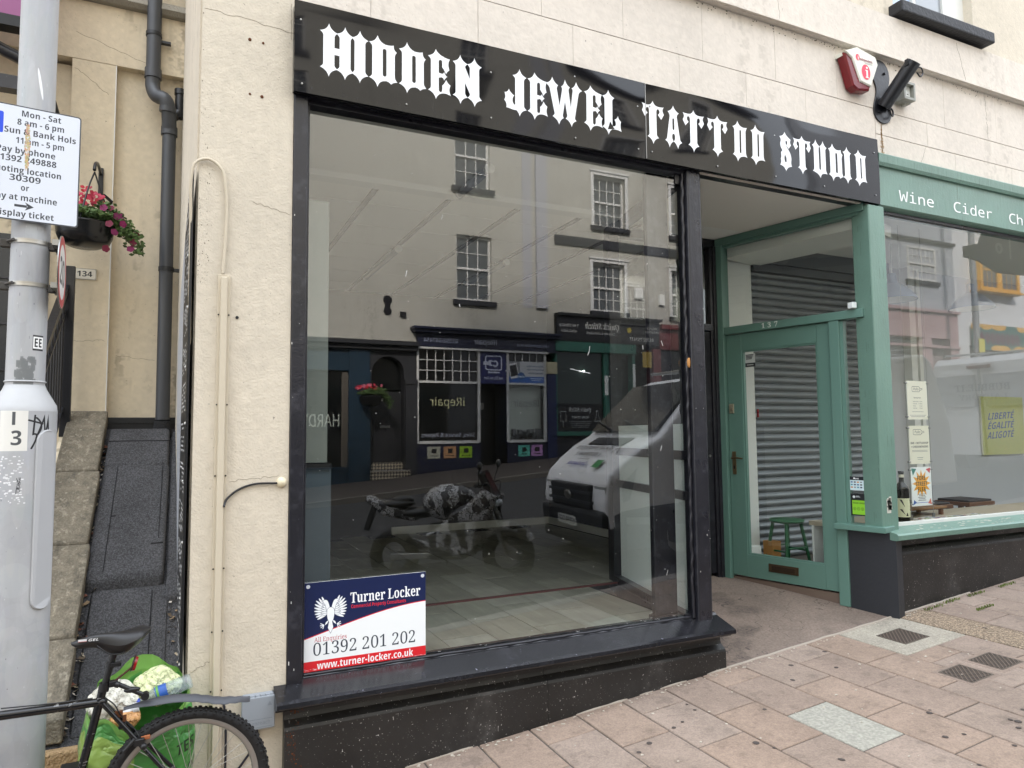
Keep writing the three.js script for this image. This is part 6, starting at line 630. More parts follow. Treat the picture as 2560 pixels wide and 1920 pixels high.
oboard('door_panel', ir, 7.6, 8.43, 3.27, 4.18, 0.03, 420, 460, (x, w, h) => { x.fillStyle = '#1c2560'; x.fillRect(0, 0, w, h); x.strokeStyle = '#d0d4e2'; x.lineWidth = 20; x.beginPath(); x.roundRect(80, 60, 250, 200, 30); x.stroke(); x.fillStyle = '#d0d4e2'; x.fillRect(110, 284, 180, 26); x.beginPath(); x.arc(180, 170, 50, 0, 7); x.fill(); x.beginPath(); x.arc(250, 160, 44, 0, 7); x.fill(); x.fillRect(240, 140, 130, 50); x.fillStyle = '#1c2560'; x.beginPath(); x.arc(180, 170, 22, 0, 7); x.fill(); x.beginPath(); x.arc(220, 165, 26, 0, 7); x.fill(); text(x, 'no fix no fee', w / 2, 400, 'bold 62px sans-serif', '#c8ccda', 300); });
oboard('phone_poster', ir, 8.45, 9.72, 3.28, 3.94, 0.02, 640, 330, (x, w, h) => { x.fillStyle = '#c3c6c8'; x.fillRect(0, 0, w, h); x.fillStyle = '#2c62ac'; x.fillRect(0, 220, w, 110); x.fillStyle = '#85888c'; x.fillRect(430, 0, 210, 220); x.fillStyle = '#e6e6e6'; x.save(); x.translate(530, 140); x.rotate(0.2); x.fillRect(-70, -110, 140, 220); x.fillStyle = '#22262c'; x.fillRect(-58, -84, 116, 160); x.restore(); x.fillStyle = '#2c5f9a'; x.beginPath(); x.arc(410, 220, 60, 0, 7); x.fill(); text(x, 'LIFETIME', 410, 234, 'bold 30px sans-serif', '#e8ecf0', 110); text(x, 'Lifetime warranty', 170, 80, 'bold 40px sans-serif', '#2a3c66', 300); text(x, 'on iPhone screen', 170, 130, 'bold 40px sans-serif', '#2a3c66', 300); text(x, 'replacements', 170, 180, 'bold 40px sans-serif', '#2a3c66', 240); x.fillStyle = '#dfe4ea'; x.fillRect(60, 244, 200, 10); x.fillRect(90, 270, 150, 8); });
otext('window_lettering', ir, 5.8, 7.5, 2.5, 2.95, -0.03, 680, 180, (x) => text(x, 'iRepair', 340, 130, '130px sans-serif', 'rgba(190,190,150,.7)', 420)); otext('window_lettering', ir, 5.85, 7.5, 1.7, 1.92, -0.03, 900, 120, (x) => text(x, 'Sales, Service & Repairs', 450, 86, '84px sans-serif', '#b9bfd0', 860)); otext('window_lettering', ir, 8.55, 9.6, 2.5, 2.9, 0.0, 460, 170, (x) => text(x, 'iRepair', 230, 120, '120px sans-serif', 'rgba(120,124,122,.9)', 380));
obj('stallriser', [O(5.73, 7.6, 0.3, 1.58, -0.3, 0.04), O(8.43, 9.73, 0.3, 1.58, -0.3, 0.04)], navy, ir); obj('door', [O(7.6, 8.43, 0.6, 3.27, -0.9, -0.8)], std(0x14151c, 0.4), ir); obj('doorway_side', [O(7.58, 7.6, 0.6, 3.27, -0.8, 0), O(8.43, 8.45, 0.6, 3.27, -0.8, 0)], navy, ir); obj('open_card', [O(7.75, 8.05, 2.55, 2.75, -0.79, -0.78)], M.whitePaint, ir);
[[6.03, 0xa9a99a], [6.5, 0xb88a62], [6.97, 0x9ac22c], [8.78, 0x5fc0ae], [9.2, 0xb887bd]].forEach(([x, c]) => { const s = obj('service_sticker', [O(x, x + 0.37, 1.18, 1.5, 0.04, 0.045)], std(c, 0.5), ir); obj('symbol', [O(x + 0.12, x + 0.26, 1.32, 1.44, 0.045, 0.048), O(x + 0.06, x + 0.31, 1.24, 1.255, 0.045, 0.048)], M.dark, s); });
obj('pilaster', [O(9.73, 10.03, 0.4, 3.6, -0.1, 0.1)], std(0x18224a, 0.5), ir); obj('capital', [O(9.72, 10.05, 3.6, 3.95, -0.1, 0.13)], std(0xb9b193, 0.7), ir);
// teal shop and arched doorway
const ts = thing('teal_shopfront', 'dark teal shopfront with HARDY on the glass, at the left of the reflection', 'shopfront', 'opp', [-1.5, 0.3, 0]);
obj('fascia', [O(-4, 4.44, 3.52, 4.1, -0.3, 0.06), O(3.9, 4.42, 3.5, 4.12, 0.06, 0.1)], teal, ts); obj('cornice', [O(-4, 5.73, 4.1, 4.22, -0.3, 0.2), O(-4, 5.73, 4.22, 4.33, -0.3, 0.32)], slateG, ts); obj('pilaster', [O(3.88, 4.44, 0.3, 3.52, -0.3, 0.12), O(3.96, 4.36, 1.75, 3.35, 0.12, 0.14), O(3.96, 4.36, 0.8, 1.62, 0.12, 0.14)], teal, ts); obj('stallriser', [O(-4, 3.88, -0.4, 0.95, -0.3, 0.05), O(-4, 3.9, 0.95, 1.02, -0.3, 0.1)], teal, ts); obj('pane', [O(-4, 3.72, 1.02, 3.5, -0.08, -0.07)], glassD, ts); obj('window_frame', [O(3.72, 3.88, 1.02, 3.5, -0.1, 0.0)], std(0x555049, 0.5), ts);
otext('window_lettering', ts, 2.7, 3.72, 2.0, 2.45, -0.065, 520, 220, (x) => text(x, 'HARDY', 260, 190, '220px sans-serif', '#a9b2aa', 500));
const ad = thing('arched_doorway', 'dark grey arched doorway numbered 125A above chequered steps', 'doorway', 'opp', [-5.1, 0.7, 0]);
{ const s = poly([[-5.73, 0.5], [-4.44, 0.5], [-4.44, 4.1], [-5.73, 4.1]]), h = new THREE.Path(); h.moveTo(-5.38, 0.5); h.lineTo(-5.38, 3.5); h.absarc(-4.94, 3.5, 0.44, Math.PI, 0, true); h.lineTo(-4.5, 0.5); h.lineTo(-5.38, 0.5); s.holes.push(h); obj('surround', [exZ(s, -0.3, 0.02), O(5.4, 5.72, 0.5, 3.2, 0.02, 0.12), O(5.38, 5.73, 3.2, 3.32, 0.02, 0.16)], slateG, ad); }
obj('door', [O(4.5, 5.38, 1.1, 3.0, -0.35, -0.28), O(4.6, 4.9, 1.3, 2.0, -0.28, -0.265), O(4.98, 5.28, 1.3, 2.0, -0.28, -0.265), O(4.6, 4.9, 2.1, 2.9, -0.28, -0.265), O(4.98, 5.28, 2.1, 2.9, -0.28, -0.265)], std(0x1f2026, 0.5), ad); obj('fanlight', [O(4.5, 5.38, 3.05, 4.0, -0.33, -0.3)], glassD, ad); obj('letter_plate', [O(4.8, 5.08, 2.02, 2.09, -0.265, -0.255)], M.steel, ad); otext('door_number', ad, 4.65, 5.0, 2.72, 2.92, -0.26, 200, 100, (x) => text(x, '125A', 100, 76, 'bold 80px sans-serif', '#c9c9c6', 180));
{ const dm = std(0xffffff, 0.6, { map: tex(128, 128, (u, v) => ((Math.floor((u + v) * 2) + Math.floor((u - v + 4) * 2)) % 2 ? [190, 178, 156] : [26, 24, 24]), true, [6]) }); obj('step', [O(4.46, 5.4, 0.3, 1.1, -0.3, -0.05)], dm, ad); obj('step', [O(4.44, 5.5, 0.3, 0.88, -0.05, 0.22)], dm, ad); obj('nosing', [O(4.44, 5.5, 0.88, 0.9, -0.06, 0.24)], std(0x9a958c, 0.7), ad); }
{ const fl = [], r = rng(70); for (let i = 0; i < 46; i++) fl.push([(r() - 0.5) * 0.5, 0.1 + r() * 0.16, 0.05 + r() * 0.2, 0.03, [0xc01530, 0xd0405a, 0xcf6a80][Math.floor(r() * 3)]]); basket('hanging_basket', 'basket of red and pink flowers on the teal pilaster, seen in the reflection', 'main', [4.36, 2.82, 13.9], 1.25, 15, fl); }
// tailor, red shop
const qs = thing('tailor_shopfront', 'mint green tailor shopfront with black sign boards, mirrored behind the white van', 'shopfront', 'opp', [-12, 1, 0]);
oboard('sign_board', qs, 10.04, 12.5, 4.66, 5.34, 0.16, 1024, 290, (x, w, h) => { x.fillStyle = '#15161a'; x.fillRect(0, 0, w, h); text(x, 'Quick Stitch', 350, 140, 'italic bold 110px serif', '#d5d5d0', 520); text(x, 'tailoring & alterations', 380, 210, '52px sans-serif', '#cfcfca', 430); text(x, '1 HR SERVICE', 850, 130, 'bold 52px sans-serif', '#b9b9b6', 280); text(x, 'AVAILABLE', 850, 200, 'bold 52px sans-serif', '#b9b9b6', 230); }); oboard('sign_board', qs, 12.5, 13.8, 4.62, 5.3, 0.16, 560, 290, (x, w, h) => { x.fillStyle = '#15161a'; x.fillRect(0, 0, w, h); text(x, '01392 757477', 300, 250, 'bold 64px sans-serif', '#c9c9c4', 400); text(x, 'tailoring', 120, 80, 'italic 44px serif', '#c9c9c4'); text(x, 'alterations', 120, 130, 'italic 44px serif', '#c9c9c4'); x.fillStyle = '#b8a433'; x.beginPath(); x.arc(500, 110, 36, 0, 7); x.fill(); });
obj('fascia_body', [O(10.04, 13.8, 4.6, 5.36, -0.3, 0.155), O(10.04, 13.85, 5.36, 5.44, -0.3, 0.28)], M.dark, qs); obj('frame', [O(10.0, 12.9, 4.3, 4.6, -0.3, 0.14), O(11.74, 11.92, 1.2, 4.3, -0.2, 0.04), O(12.8, 12.92, 1.2, 4.3, -0.2, 0.04), O(10.0, 11.74, 1.76, 1.88, -0.2, 0.1), O(10.03, 10.1, 1.8, 4.3, -0.2, 0.04)], mint, qs); obj('pane', [O(10.1, 11.74, 1.88, 4.3, -0.05, -0.04)], phys(0x26322e, 0.08), qs); obj('stallriser', [O(10.0, 11.8, 0.6, 1.76, -0.3, 0.0)], slateG, qs); obj('door', [O(11.92, 12.8, 1.2, 4.3, -0.4, -0.3)], std(0x1a2a26, 0.4), qs);
oboard('window_board', qs, 10.1, 11.74, 1.88, 2.72, -0.03, 620, 320, (x, w, h) => { x.fillStyle = '#15171a'; x.fillRect(0, 0, w, h); text(x, 'Quick Stitch', w / 2, 90, 'italic bold 64px serif', '#cfd2d0', 300); text(x, '01392 757477', w / 2, 170, 'bold 40px sans-serif', '#cfd2d0', 220); x.fillStyle = '#8a8d8c'; for (let i = 0; i < 4; i++) x.fillRect(160 + i * 14, 200 + i * 22, 300 - i * 28, 7); x.strokeStyle = '#c9ccca'; x.lineWidth = 4; x.strokeRect(500, 90, 70, 110); x.beginPath(); x.moveTo(535, 200); x.lineTo(535, 270); x.stroke(); x.beginPath(); x.moveTo(60, 80); x.lineTo(96, 80); x.lineTo(90, 130); x.lineTo(116, 200); x.lineTo(40, 200); x.lineTo(66, 130); x.closePath(); x.stroke(); });
obj('window_notice', [O(11.76, 11.9, 3.0, 3.6, 0.042, 0.046), O(12.82, 12.92, 2.9, 4.0, 0.042, 0.046)], M.white, qs);
{ const t = thing('strip_light', 'lit fluorescent strip inside the tailor shop', 'light', 'opp', [-11, 3.7, -0.03]); void t; obj('tube', [cyl([-11.3, 3.66, -0.034], [-10.6, 3.78, -0.034], 0.012)], new THREE.MeshStandardMaterial({ color: 0xffffff, emissive: 0xffffff, emissiveIntensity: 0.8 }), t); const pl = new THREE.PointLight(0xffffff, 0.15, 2); pl.position.set(0, 0.02, 0.1); pl.castShadow = true; t.add(pl); }
const rs = thing('red_shopfront', 'dull red shopfront beyond the tailor at the right of the reflection', 'shopfront', 'opp', [-16, 1.2, 0]); const redM = std(0x7c3a38, 0.6); obj('fascia', [O(13.85, 18, 4.5, 5.15, -0.3, 0.1), O(13.85, 18, 5.15, 5.3, -0.3, 0.24)], redM, rs); obj('pilaster', [O(13.6, 13.9, 0.9, 4.5, -0.3, 0.08), O(15.6, 15.8, 0.9, 4.5, -0.3, 0.05)], redM, rs); obj('pane', [O(13.9, 18, 1.9, 4.5, -0.1, -0.08)], phys(0x1c1414, 0.08), rs); obj('stallriser', [O(13.9, 18, 0.8, 1.9, -0.3, 0.0)], redM, rs); obj('yellow_notice', [O(13.2, 13.55, 3.9, 4.4, 0.05, 0.06)], std(0xb5973a, 0.6), rs);
{ const t = thing('wall_plate', 'black iron flag bracket on the far cream wall, seen in the reflection', 'flagpole bracket', 'opp', [-4.92, 5.1, 0]); const s = new THREE.Shape(); s.absellipse(-4.92, 5.47, 0.12, 0.12, 0, 6.28); obj('plate', [exZ(s, 0, 0.03), exZ([[-5.0, 5.42], [-4.84, 5.42], [-4.86, 5.2], [-4.98, 5.2]], 0, 0.028), new THREE.CylinderGeometry(0.11, 0.11, 0.03, 20).rotateX(Math.PI / 2).translate(-4.92, 5.17, 0.016)], M.iron, t); obj('socket_box', [O(5.27, 5.42, 5.03, 5.16, 0, 0.08)], M.dark, null, { frame: 'opp', at: [-5.34, 5.03, 0], label: 'small black wall socket right of the far flag bracket', category: 'power socket' }); }
// uphill: pink shop, white house with yellow bays, grey column
const pk = thing('pink_shopfront', 'pale pink shuttered shopfront under a grey house, mirrored in the wine shop glass', 'building', 'far', [-22.5, 2, 0]); const pinkM = std(0xa68c8f, 0.7), greyW = std(0xa3a8b0, 0.85, { bumpMap: grain, bumpScale: 0.004 });
obj('wall', [O(18.2, 25.2, 6.0, 13, -0.4, 0)], greyW, pk); obj('fascia', [O(18.2, 25.2, 5.05, 5.95, -0.4, 0.06), O(18.2, 25.2, 5.95, 6.05, -0.4, 0.18), O(18.2, 25.2, 4.7, 4.78, -0.4, 0.12)], pinkM, pk); obj('pilaster', [O(23.2, 23.7, 1.5, 5.05, -0.4, 0.05), O(24.7, 25.2, 1.5, 5.05, -0.4, 0.05), O(18.2, 18.6, 1.5, 5.05, -0.4, 0.05)], pinkM, pk); obj('shutter', Array.from({ length: 26 }, (_, i) => O(18.6, 23.2, 1.8 + i * 0.125, 1.91 + i * 0.125, -0.2, -0.16)), std(0x4a4c50, 0.5, { metalness: 0.4 }), pk); obj('door', [O(23.7, 24.7, 1.8, 5.05, -0.3, -0.2)], std(0x85777a, 0.6), pk); sash(pk, 22.65, 24.15, 7.05, 8.25, 6, 2, false, 0.03); obj('ledge', [O(18.2, 25.2, 8.45, 8.55, 0, 0.12)], slateG, pk);
const lc = thing('lamp_column', 'grey lamp column on the far pavement, mirrored in the wine shop glass', 'lamp post', 'far', [-24.0, 2.2, 1.4]); obj('shaft', [cyl([-24.0, 2.2, 1.4], [-24.0, 12, 1.4], 0.11, 0.08, 18)], std(0x7e8286, 0.5), lc); obj('base', [cyl([-24.0, 2.2, 1.4], [-24.0, 3.8, 1.4], 0.15, 0.15, 18)], std(0x7e8286, 0.5), lc); obj('yellow_notice', [O(23.9, 24.2, 4.4, 4.85, 1.52, 1.53)], std(0xc6c04a, 0.6), lc);
const wh = thing('white_house', 'white house with yellow framed bay windows, mirrored in the wine shop glass', 'building', 'far', [-27.5, 2, 0]); const yel = std(0xd29a1c, 0.5);
obj('wall', [O(25.2, 34, 4.9, 13, -0.4, 0)], std(0xc9ccd0, 0.85), wh); obj('shop_pier', [O(25.2, 25.8, 1.8, 4.9, -0.4, 0.05), O(29.2, 29.8, 1.8, 4.9, -0.4, 0.05)], std(0xc2c5c8, 0.8), wh); obj('pane', [O(25.8, 29.2, 2.6, 4.9, -0.2, -0.16)], phys(0x182420, 0.06), wh); oboard('painted_sign', wh, 25.9, 29.2, 4.75, 5.7, 0.1, 512, 150, (x, w, h) => { x.fillStyle = '#1f5c56'; x.fillRect(0, 0, w, h); const r = rng(2); x.fillStyle = '#c99a34'; for (let i = 0; i < 9; i++) { x.beginPath(); x.ellipse(r() * w, r() < 0.5 ? 10 : h - 10, 40 + r() * 40, 22, 0, 0, 7); x.fill(); } x.fillStyle = '#5a1f3a'; for (let i = 0; i < 8; i++) { x.beginPath(); x.ellipse(80 + i * 48, 80, 20, 36, 0.1, 0, 7); x.fill(); } });
for (const y of [6.95, 9.6]) { obj('bay_window', [exZ([[-28.6, y], [-26.2, y], [-26.2, y + 1.5], [-28.6, y + 1.5]], 0.0, 0.35, 0, [[[-28.45, y + 0.1], [-28.45, y + 1.38], [-27.5, y + 1.38], [-27.5, y + 0.1]], [[-27.2, y + 0.1], [-27.2, y + 1.38], [-26.35, y + 1.38], [-26.35, y + 0.1]]]), O(26.1, 28.7, y - 0.08, y, 0, 0.42), O(26.1, 28.7, y + 1.5, y + 1.58, 0, 0.42), O(26.4, 27.2, y + 0.72, y + 0.78, 0.3, 0.34), O(27.5, 28.45, y + 0.72, y + 0.78, 0.3, 0.34)], yel, wh); const bw = obj('pane', [O(26.3, 28.5, y + 0.05, y + 1.45, 0.28, 0.3)], winGlass, wh); const g = []; for (let i = 1; i < 3; i++) g.push(O(26.35 + i * 0.283, 26.37 + i * 0.283, y + 0.1, y + 1.38, 0.3, 0.32), O(27.5 + i * 0.316, 27.52 + i * 0.316, y + 0.1, y + 1.38, 0.3, 0.32)); obj('glazing_bar', g, yel, bw); }
obj('far_terrace', [O(34, 56, 2, 12, -0.5, 0)], std(0xb8b2a4, 0.85), null, { frame: 'far', at: [-45, 2, 0], label: 'plain pale terrace farther up the hill on the other side', category: 'building' });
// bottle-shaped hanging sign out of frame, mirrored in the wine shop glass
{ const t = thing('hanging_sign', 'dark bottle-shaped hanging sign of the wine shop, seen only in the reflection', 'hanging sign', 'main', [8.2, 3.6, 0.85]); const s = new THREE.Shape(); s.moveTo(7.68, 3.72); s.lineTo(7.68, 3.84); s.lineTo(7.95, 3.9); s.quadraticCurveTo(8.05, 4.12, 8.25, 4.14); s.lineTo(9.0, 4.2); s.lineTo(9.0, 3.62); s.lineTo(8.25, 3.6); s.quadraticCurveTo(8.05, 3.66, 7.95, 3.7); s.closePath(); obj('board', [exZ(s, 0.84, 0.86)], std(0x1d1d1f, 0.6), t); obj('mark', [new THREE.TorusGeometry(0.05, 0.014, 8, 20).translate(8.3, 3.88, 0.838), B(8.5, 8.53, 3.78, 4.02, 0.836, 0.8395)], M.white, t); obj('arm', [cyl([8.9, 4.25, 0.05], [8.2, 4.22, 0.85], 0.015)], M.iron, t); }
// ---------- vehicles in the bay behind the camera ----------
const vanW = phys(0xf2f3f4, 0.3), vanGlass = phys(0x0a0c0e, 0.08, { ior: 1.33 }), bump = std(0x25282e, 0.6);
function extr(pts, z0, z1, taper) { const g = exZ(pts, z0, z1); return taper ? warp(g, taper) : g; }
function van(name, label, px, py, pz, flip) {
  const t = thing(name, label, 'van', 'main', [0, 0, 0]); t.position.set(px, py, pz); t.rotation.set(0, flip ? Math.PI : 0, flip ? -0.084 : 0.084); if (flip) t.rotation.order = 'YXZ';
  const n = 24, prof = [[0.02, 0.45], [0.0, 0.75], [0.04, 0.95], [0.1, 1.05], [0.28, 1.19], [0.5, 1.32], [0.74, 1.42], [1.1, 1.74], [1.46, 1.99], [1.7, 2.06], [2.4, 2.1], [4.8, 2.1], [4.92, 2.0], [4.98, 1.2], [4.98, 0.42]], tp = (v) => { const h = sst(0.9, 2.1, v.y); v.z *= 1 - 0.15 * h; if (v.x < 0.9) v.z *= 1 - 0.13 * sst(0.9, 0, v.x); };
  const s = new THREE.ExtrudeGeometry(poly(prof), { depth: 1.88, steps: 6, bevelEnabled: true, bevelSize: 0.045, bevelOffset: -0.045, bevelThickness: 0.045, bevelSegments: 3 }).translate(0, 0, -0.94); obj('body', [warp(s, tp)], vanW, t); void n;
  obj('windscreen', [warp(exZ([[0.76, 1.445], [0.8, 1.43], [1.47, 1.98], [1.42, 1.985]], -0.86, 0.86).translate(-0.035, 0.03, 0), tp)], vanGlass, t);
  obj('side_window', [warp(exZ([[1.05, 1.45], [1.9, 1.45], [1.9, 1.92], [1.58, 1.92]], -0.988, 0.988), tp)], vanGlass, t);
  obj('bumper', [warp(B(-0.06, 0.9, 0.22, 0.66, -0.97, 0.97, 0.05), tp)], bump, t); obj('grille', [warp(B(-0.035, 0.1, 0.66, 0.93, -0.62, 0.62, 0.02), tp)], bump, t); obj('grille_bar', [B(-0.05, 0, 0.72, 0.75, -0.58, 0.58), B(-0.045, 0, 0.83, 0.86, -0.58, 0.58)], std(0x3c4048, 0.5), t); obj('badge', [ball(-0.05, 0.8, 0, 0.09, 0.2, 0.6, 1.1)], M.steel, t);
  for (const z of [-1, 1]) { obj('headlight', [warp(exZ([[0.02, 0.7], [0.3, 0.76], [0.42, 1.1], [0.2, 1.02], [0.03, 0.92]], z > 0 ? 0.66 : -0.965, z > 0 ? 0.965 : -0.66), tp)], phys(0xa9adb0, 0.08, { clearcoat: 1 }), t); obj('mirror', [B(1.2, 1.36, 1.4, 1.75, z > 0 ? 0.98 : -1.16, z > 0 ? 1.16 : -0.98, 0.03)], bump, t); for (const x of [0.85, 4.1]) { const w = obj('wheel', [cyl([x, 0.32, z * 0.72], [x, 0.32, z * 0.93], 0.33, 0.33, 28)], std(0x141415, 0.8), t); obj('rim', [cyl([x, 0.32, z * 0.92], [x, 0.32, z * 0.945], 0.2, 0.18, 20)], M.steel, w); } }
  obj('bonnet_vent', [warp(exZ([[0.5, 1.325], [0.66, 1.392], [0.66, 1.402], [0.5, 1.338]], -0.5, 0.5), tp)], bump, t); obj('roof_rack', [cyl([1.7, 2.17, -0.75], [4.7, 2.17, -0.75], 0.02), cyl([1.7, 2.17, 0.75], [4.7, 2.17, 0.75], 0.02), cyl([1.8, 2.17, -0.78], [1.8, 2.17, 0.78], 0.018), cyl([3.2, 2.17, -0.78], [3.2, 2.17, 0.78], 0.018)], M.steel, t);
  obj('wiper', [cyl([0.70, 1.45, -0.7], [0.86, 1.56, 0.05], 0.012), cyl([0.70, 1.45, 0.05], [0.86, 1.56, 0.75], 0.012)].map((g) => g.translate(-0.03, 0.03, 0)), bump, t); obj('panel_gap', [warp(B(1.02, 1.035, 0.6, 1.42, -0.951, 0.951), tp), warp(B(2.05, 2.065, 0.5, 1.95, -0.951, 0.951), tp), warp(B(0.9, 4.9, 0.62, 0.66, -0.953, 0.953), tp)], bump, t);
  return t;
}
const v1 = van('parked_van', 'white panel van with a black grille and bonnet lettering, mirrored in the shop window', 4.26, 0.33, 3.38, false);
v1.rotation.y = 0.1;
{ const pl = (name, w, h, x, y, z, ry, rz, W, H, draw) => { const g = new THREE.PlaneGeometry(w, h).rotateY(-Math.PI / 2); if (rz) g.rotateZ(rz); g.translate(x, y, z); obj(name, [g], phys(0xffffff, 0.4, { transparent: true, alphaTest: 0.3, map: canvasTex(W, H, (c) => { c.clearRect(0, 0, W, H); draw(c, W, H); }) }), v1, { uv: true }); };
  pl('number_plate', 0.52, 0.11, -0.066, 0.5, 0.05, 0, 0, 520, 110, (x) => { x.fillStyle = '#cfd0cc'; x.fillRect(0, 0, 520, 110); text(x, 'WD59 CGE', 260, 90, 'bold 96px sans-serif', '#1a1a1a', 470); });
  pl('bonnet_lettering', 1.3, 0.5, 0.285, 1.222, 0, 0, -0.96, 1000, 400, (x) => { text(x, 'PR HOME IMPROVEMENTS', 560, 110, 'italic bold 66px sans-serif', '#22252c', 760); text(x, '& MAINTENANCE', 560, 200, 'italic bold 66px sans-serif', '#22252c', 520); text(x, 'Proud member of', 560, 260, '34px sans-serif', '#555', 240); text(x, 'Checkatrade', 600, 340, 'bold 74px sans-serif', '#3a3f9a', 420); x.fillStyle = '#2f8a4a'; x.fillRect(130, 250, 130, 100); x.strokeStyle = '#22252c'; x.lineWidth = 16; x.beginPath(); x.moveTo(40, 150); x.lineTo(90, 60); x.lineTo(150, 150); x.stroke(); }); }
const v2 = van('parked_van', 'white van with a red high brake light, mirrored in the wine shop glass', 17.4, 1.4, 3.5, true);
obj('brake_light', [B(4.95, 5.04, 1.9, 1.96, -0.18, 0.18, 0.01)], phys(0x6a1512, 0.2), v2); obj('rear_door_line', [B(4.97, 5.03, 0.45, 1.9, -0.006, 0.006), B(4.97, 5.035, 1.25, 1.8, -0.72, -0.08), B(4.97, 5.035, 1.25, 1.8, 0.08, 0.72)], std(0xb5bac0, 0.15), v2);
{ const g = new THREE.PlaneGeometry(1.2, 0.34).rotateY(Math.PI / 2).translate(5.045, 1.5, 0.05); obj('lettering', [g], phys(0xffffff, 0.4, { transparent: true, alphaTest: 0.3, map: canvasTex(600, 170, (x) => { x.clearRect(0, 0, 600, 170); text(x, 'BUBBLE.IT', 300, 74, 'bold 80px serif', '#26345a', 460); text(x, 'LAUNDRY', 300, 150, 'bold 66px serif', '#6a7180', 400); }) }), v2, { uv: true }); }
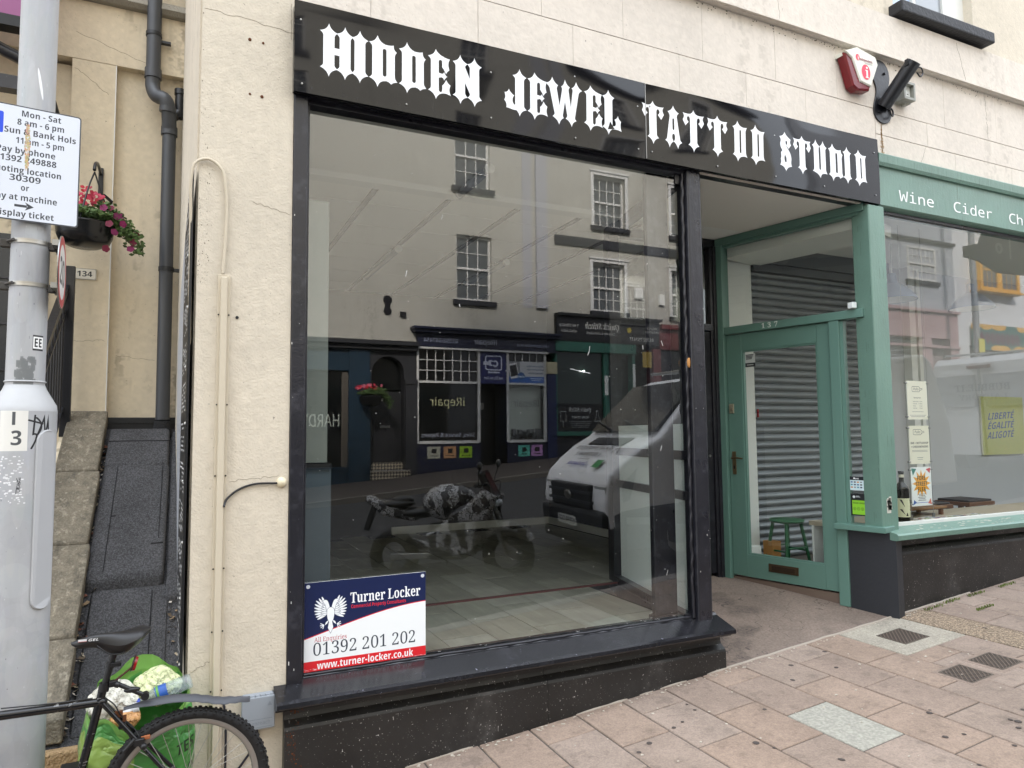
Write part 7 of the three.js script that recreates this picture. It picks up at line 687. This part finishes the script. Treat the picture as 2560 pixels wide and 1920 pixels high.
// motorbike with black and white camouflage fairing
{
  const t = thing('motorbike', 'sports motorbike with black and white patterned fairing, mirrored in the shop window', 'motorbike', 'main', [0, 0, 0]); t.position.set(2.34, 0.08, 4.4); t.rotation.y = 0.7; t.rotation.z = 0.05;
  const camo = phys(0xffffff, 0.25, { map: tex(512, 512, (u, v) => { const a = fbm(u, v, 7, 4), b = Math.abs(fbm(u + 0.4, v, 16, 4) - 0.5), c = Math.abs(fbm(u, v + 0.3, 34, 3) - 0.5); return a > 0.44 ? (b < 0.035 || c < 0.03 ? [20, 20, 22] : [190, 190, 190]) : (c < 0.025 ? [120, 120, 120] : [18, 18, 20]); }, true, [1.5]) }), bk = phys(0x0f1012, 0.35);
  for (const x of [0, 1.42]) { const w = obj('wheel', [new THREE.TorusGeometry(0.24, 0.075, 14, 40).scale(1, 1, x ? 0.8 : 1.2).translate(x, 0.31, 0)], std(0x0f0f10, 0.8), t); obj('rim', [new THREE.TorusGeometry(0.19, 0.02, 8, 36).translate(x, 0.31, 0), ...[0, 1, 2].map((i) => cyl([x, 0.31, 0], [x + Math.cos(i * 2.1) * 0.19, 0.31 + Math.sin(i * 2.1) * 0.19, 0], 0.016))], M.steel, w); }
  const side = (pts, z0, z1, b = 0.03) => exZ(pts, z0, z1, b);
  obj('fairing', [side([[0.62, 0.42], [0.86, 0.3], [1.08, 0.34], [1.16, 0.62], [1.3, 0.78], [1.36, 0.98], [1.2, 1.08], [1.02, 0.92], [0.82, 0.84], [0.62, 0.62]], 0.08, 0.24, 0.05), side([[0.62, 0.42], [0.86, 0.3], [1.08, 0.34], [1.16, 0.62], [1.3, 0.78], [1.36, 0.98], [1.2, 1.08], [1.02, 0.92], [0.82, 0.84], [0.62, 0.62]], -0.24, -0.08, 0.05)], camo, t);
  obj('tank', [ball(0.74, 0.93, 0, 0.27, 1.25, 0.8, 0.8, 24)], camo, t); obj('filler_cap', [cyl([0.74, 1.088, 0], [0.745, 1.1, 0], 0.06)], M.steel, t); obj('seat', [ball(0.36, 0.82, 0, 0.2, 1.3, 0.35, 0.7), ball(0.08, 0.93, 0, 0.16, 1.4, 0.35, 0.7)], bk, t); obj('tail', [side([[-0.1, 0.8], [0.3, 0.72], [0.4, 0.8], [-0.05, 0.95], [-0.3, 1.04], [-0.32, 0.98]], -0.09, 0.09, 0.03)], camo, t); obj('tail_bracket', [side([[-0.25, 0.96], [-0.18, 0.94], [-0.32, 0.62], [-0.38, 0.64]], -0.03, 0.03, 0.01)], bk, t);
  obj('front_mudguard', [new THREE.TorusGeometry(0.315, 0.06, 10, 24, 2.2).rotateZ(0.5).translate(1.42, 0.31, 0)], camo, t); obj('fork', [cyl([1.42, 0.31, 0.1], [1.2, 1.02, 0.1], 0.028), cyl([1.42, 0.31, -0.1], [1.2, 1.02, -0.1], 0.028)], M.steel, t); obj('handlebar', [cyl([1.18, 1.12, -0.36], [1.2, 1.1, 0.36], 0.016), cyl([1.18, 1.12, -0.36], [1.19, 1.11, -0.22], 0.022), cyl([1.195, 1.1, 0.22], [1.2, 1.1, 0.36], 0.022)], bk, t); for (const z of [-0.38, 0.38]) obj('mirror', [cyl([1.2, 1.12, z * 0.8], [1.24, 1.3, z], 0.008), ball(1.25, 1.34, z, 0.07, 0.4, 0.7, 1)], bk, t); obj('screen', [side([[1.2, 1.06], [1.34, 0.98], [1.2, 1.28], [1.12, 1.26]], -0.12, 0.12, 0.02)], phys(0x15171a, 0.06), t);
  obj('headlamp', [ball(1.33, 0.9, 0.07, 0.06, 0.6, 0.7, 1), ball(1.33, 0.9, -0.07, 0.06, 0.6, 0.7, 1)], phys(0xc9d0d4, 0.05, { clearcoat: 1 }), t); obj('brake_disc', [cyl([1.42, 0.31, 0.085], [1.42, 0.31, 0.09], 0.14, 0.14, 28), cyl([1.42, 0.31, -0.09], [1.42, 0.31, -0.085], 0.14, 0.14, 28)], M.steel, t); obj('frame_spar', [cyl([1.18, 0.84, 0.13], [0.5, 0.56, 0.15], 0.035), cyl([1.18, 0.84, -0.13], [0.5, 0.56, -0.15], 0.035)], M.steel, t); obj('brake_hose', [tube([[1.2, 1.12, 0.3], [1.3, 1.14, 0.24], [1.3, 0.9, 0.14], [1.38, 0.5, 0.13]], 0.007, 20, 6), tube([[1.2, 1.12, -0.3], [1.3, 1.14, -0.24], [1.28, 0.95, -0.12]], 0.007, 20, 6)], bk, t); obj('seat_hump', [ball(0.14, 0.97, 0, 0.1, 1.5, 0.6, 0.8)], bk, t); obj('engine_fin', Array.from({ length: 6 }, (_, i) => B(0.54, 0.9, 0.36 + i * 0.05, 0.375 + i * 0.05, -0.18, 0.18)), M.steel, t); obj('engine', [B(0.5, 0.95, 0.28, 0.7, -0.16, 0.16, 0.04)], std(0x1c1d1f, 0.5), t); obj('swing_arm', [B(0, 0.55, 0.29, 0.36, -0.13, -0.09, 0.01), B(0, 0.55, 0.29, 0.36, 0.09, 0.13, 0.01)], M.steel, t); obj('silencer', [cyl([0.5, 0.34, 0.16], [0.02, 0.5, 0.19], 0.05, 0.06, 18)], camo, t); obj('side_stand', [cyl([0.6, 0.3, 0.14], [0.55, 0.02, 0.34], 0.014)], bk, t);
}
renderer.render(scene, camera);
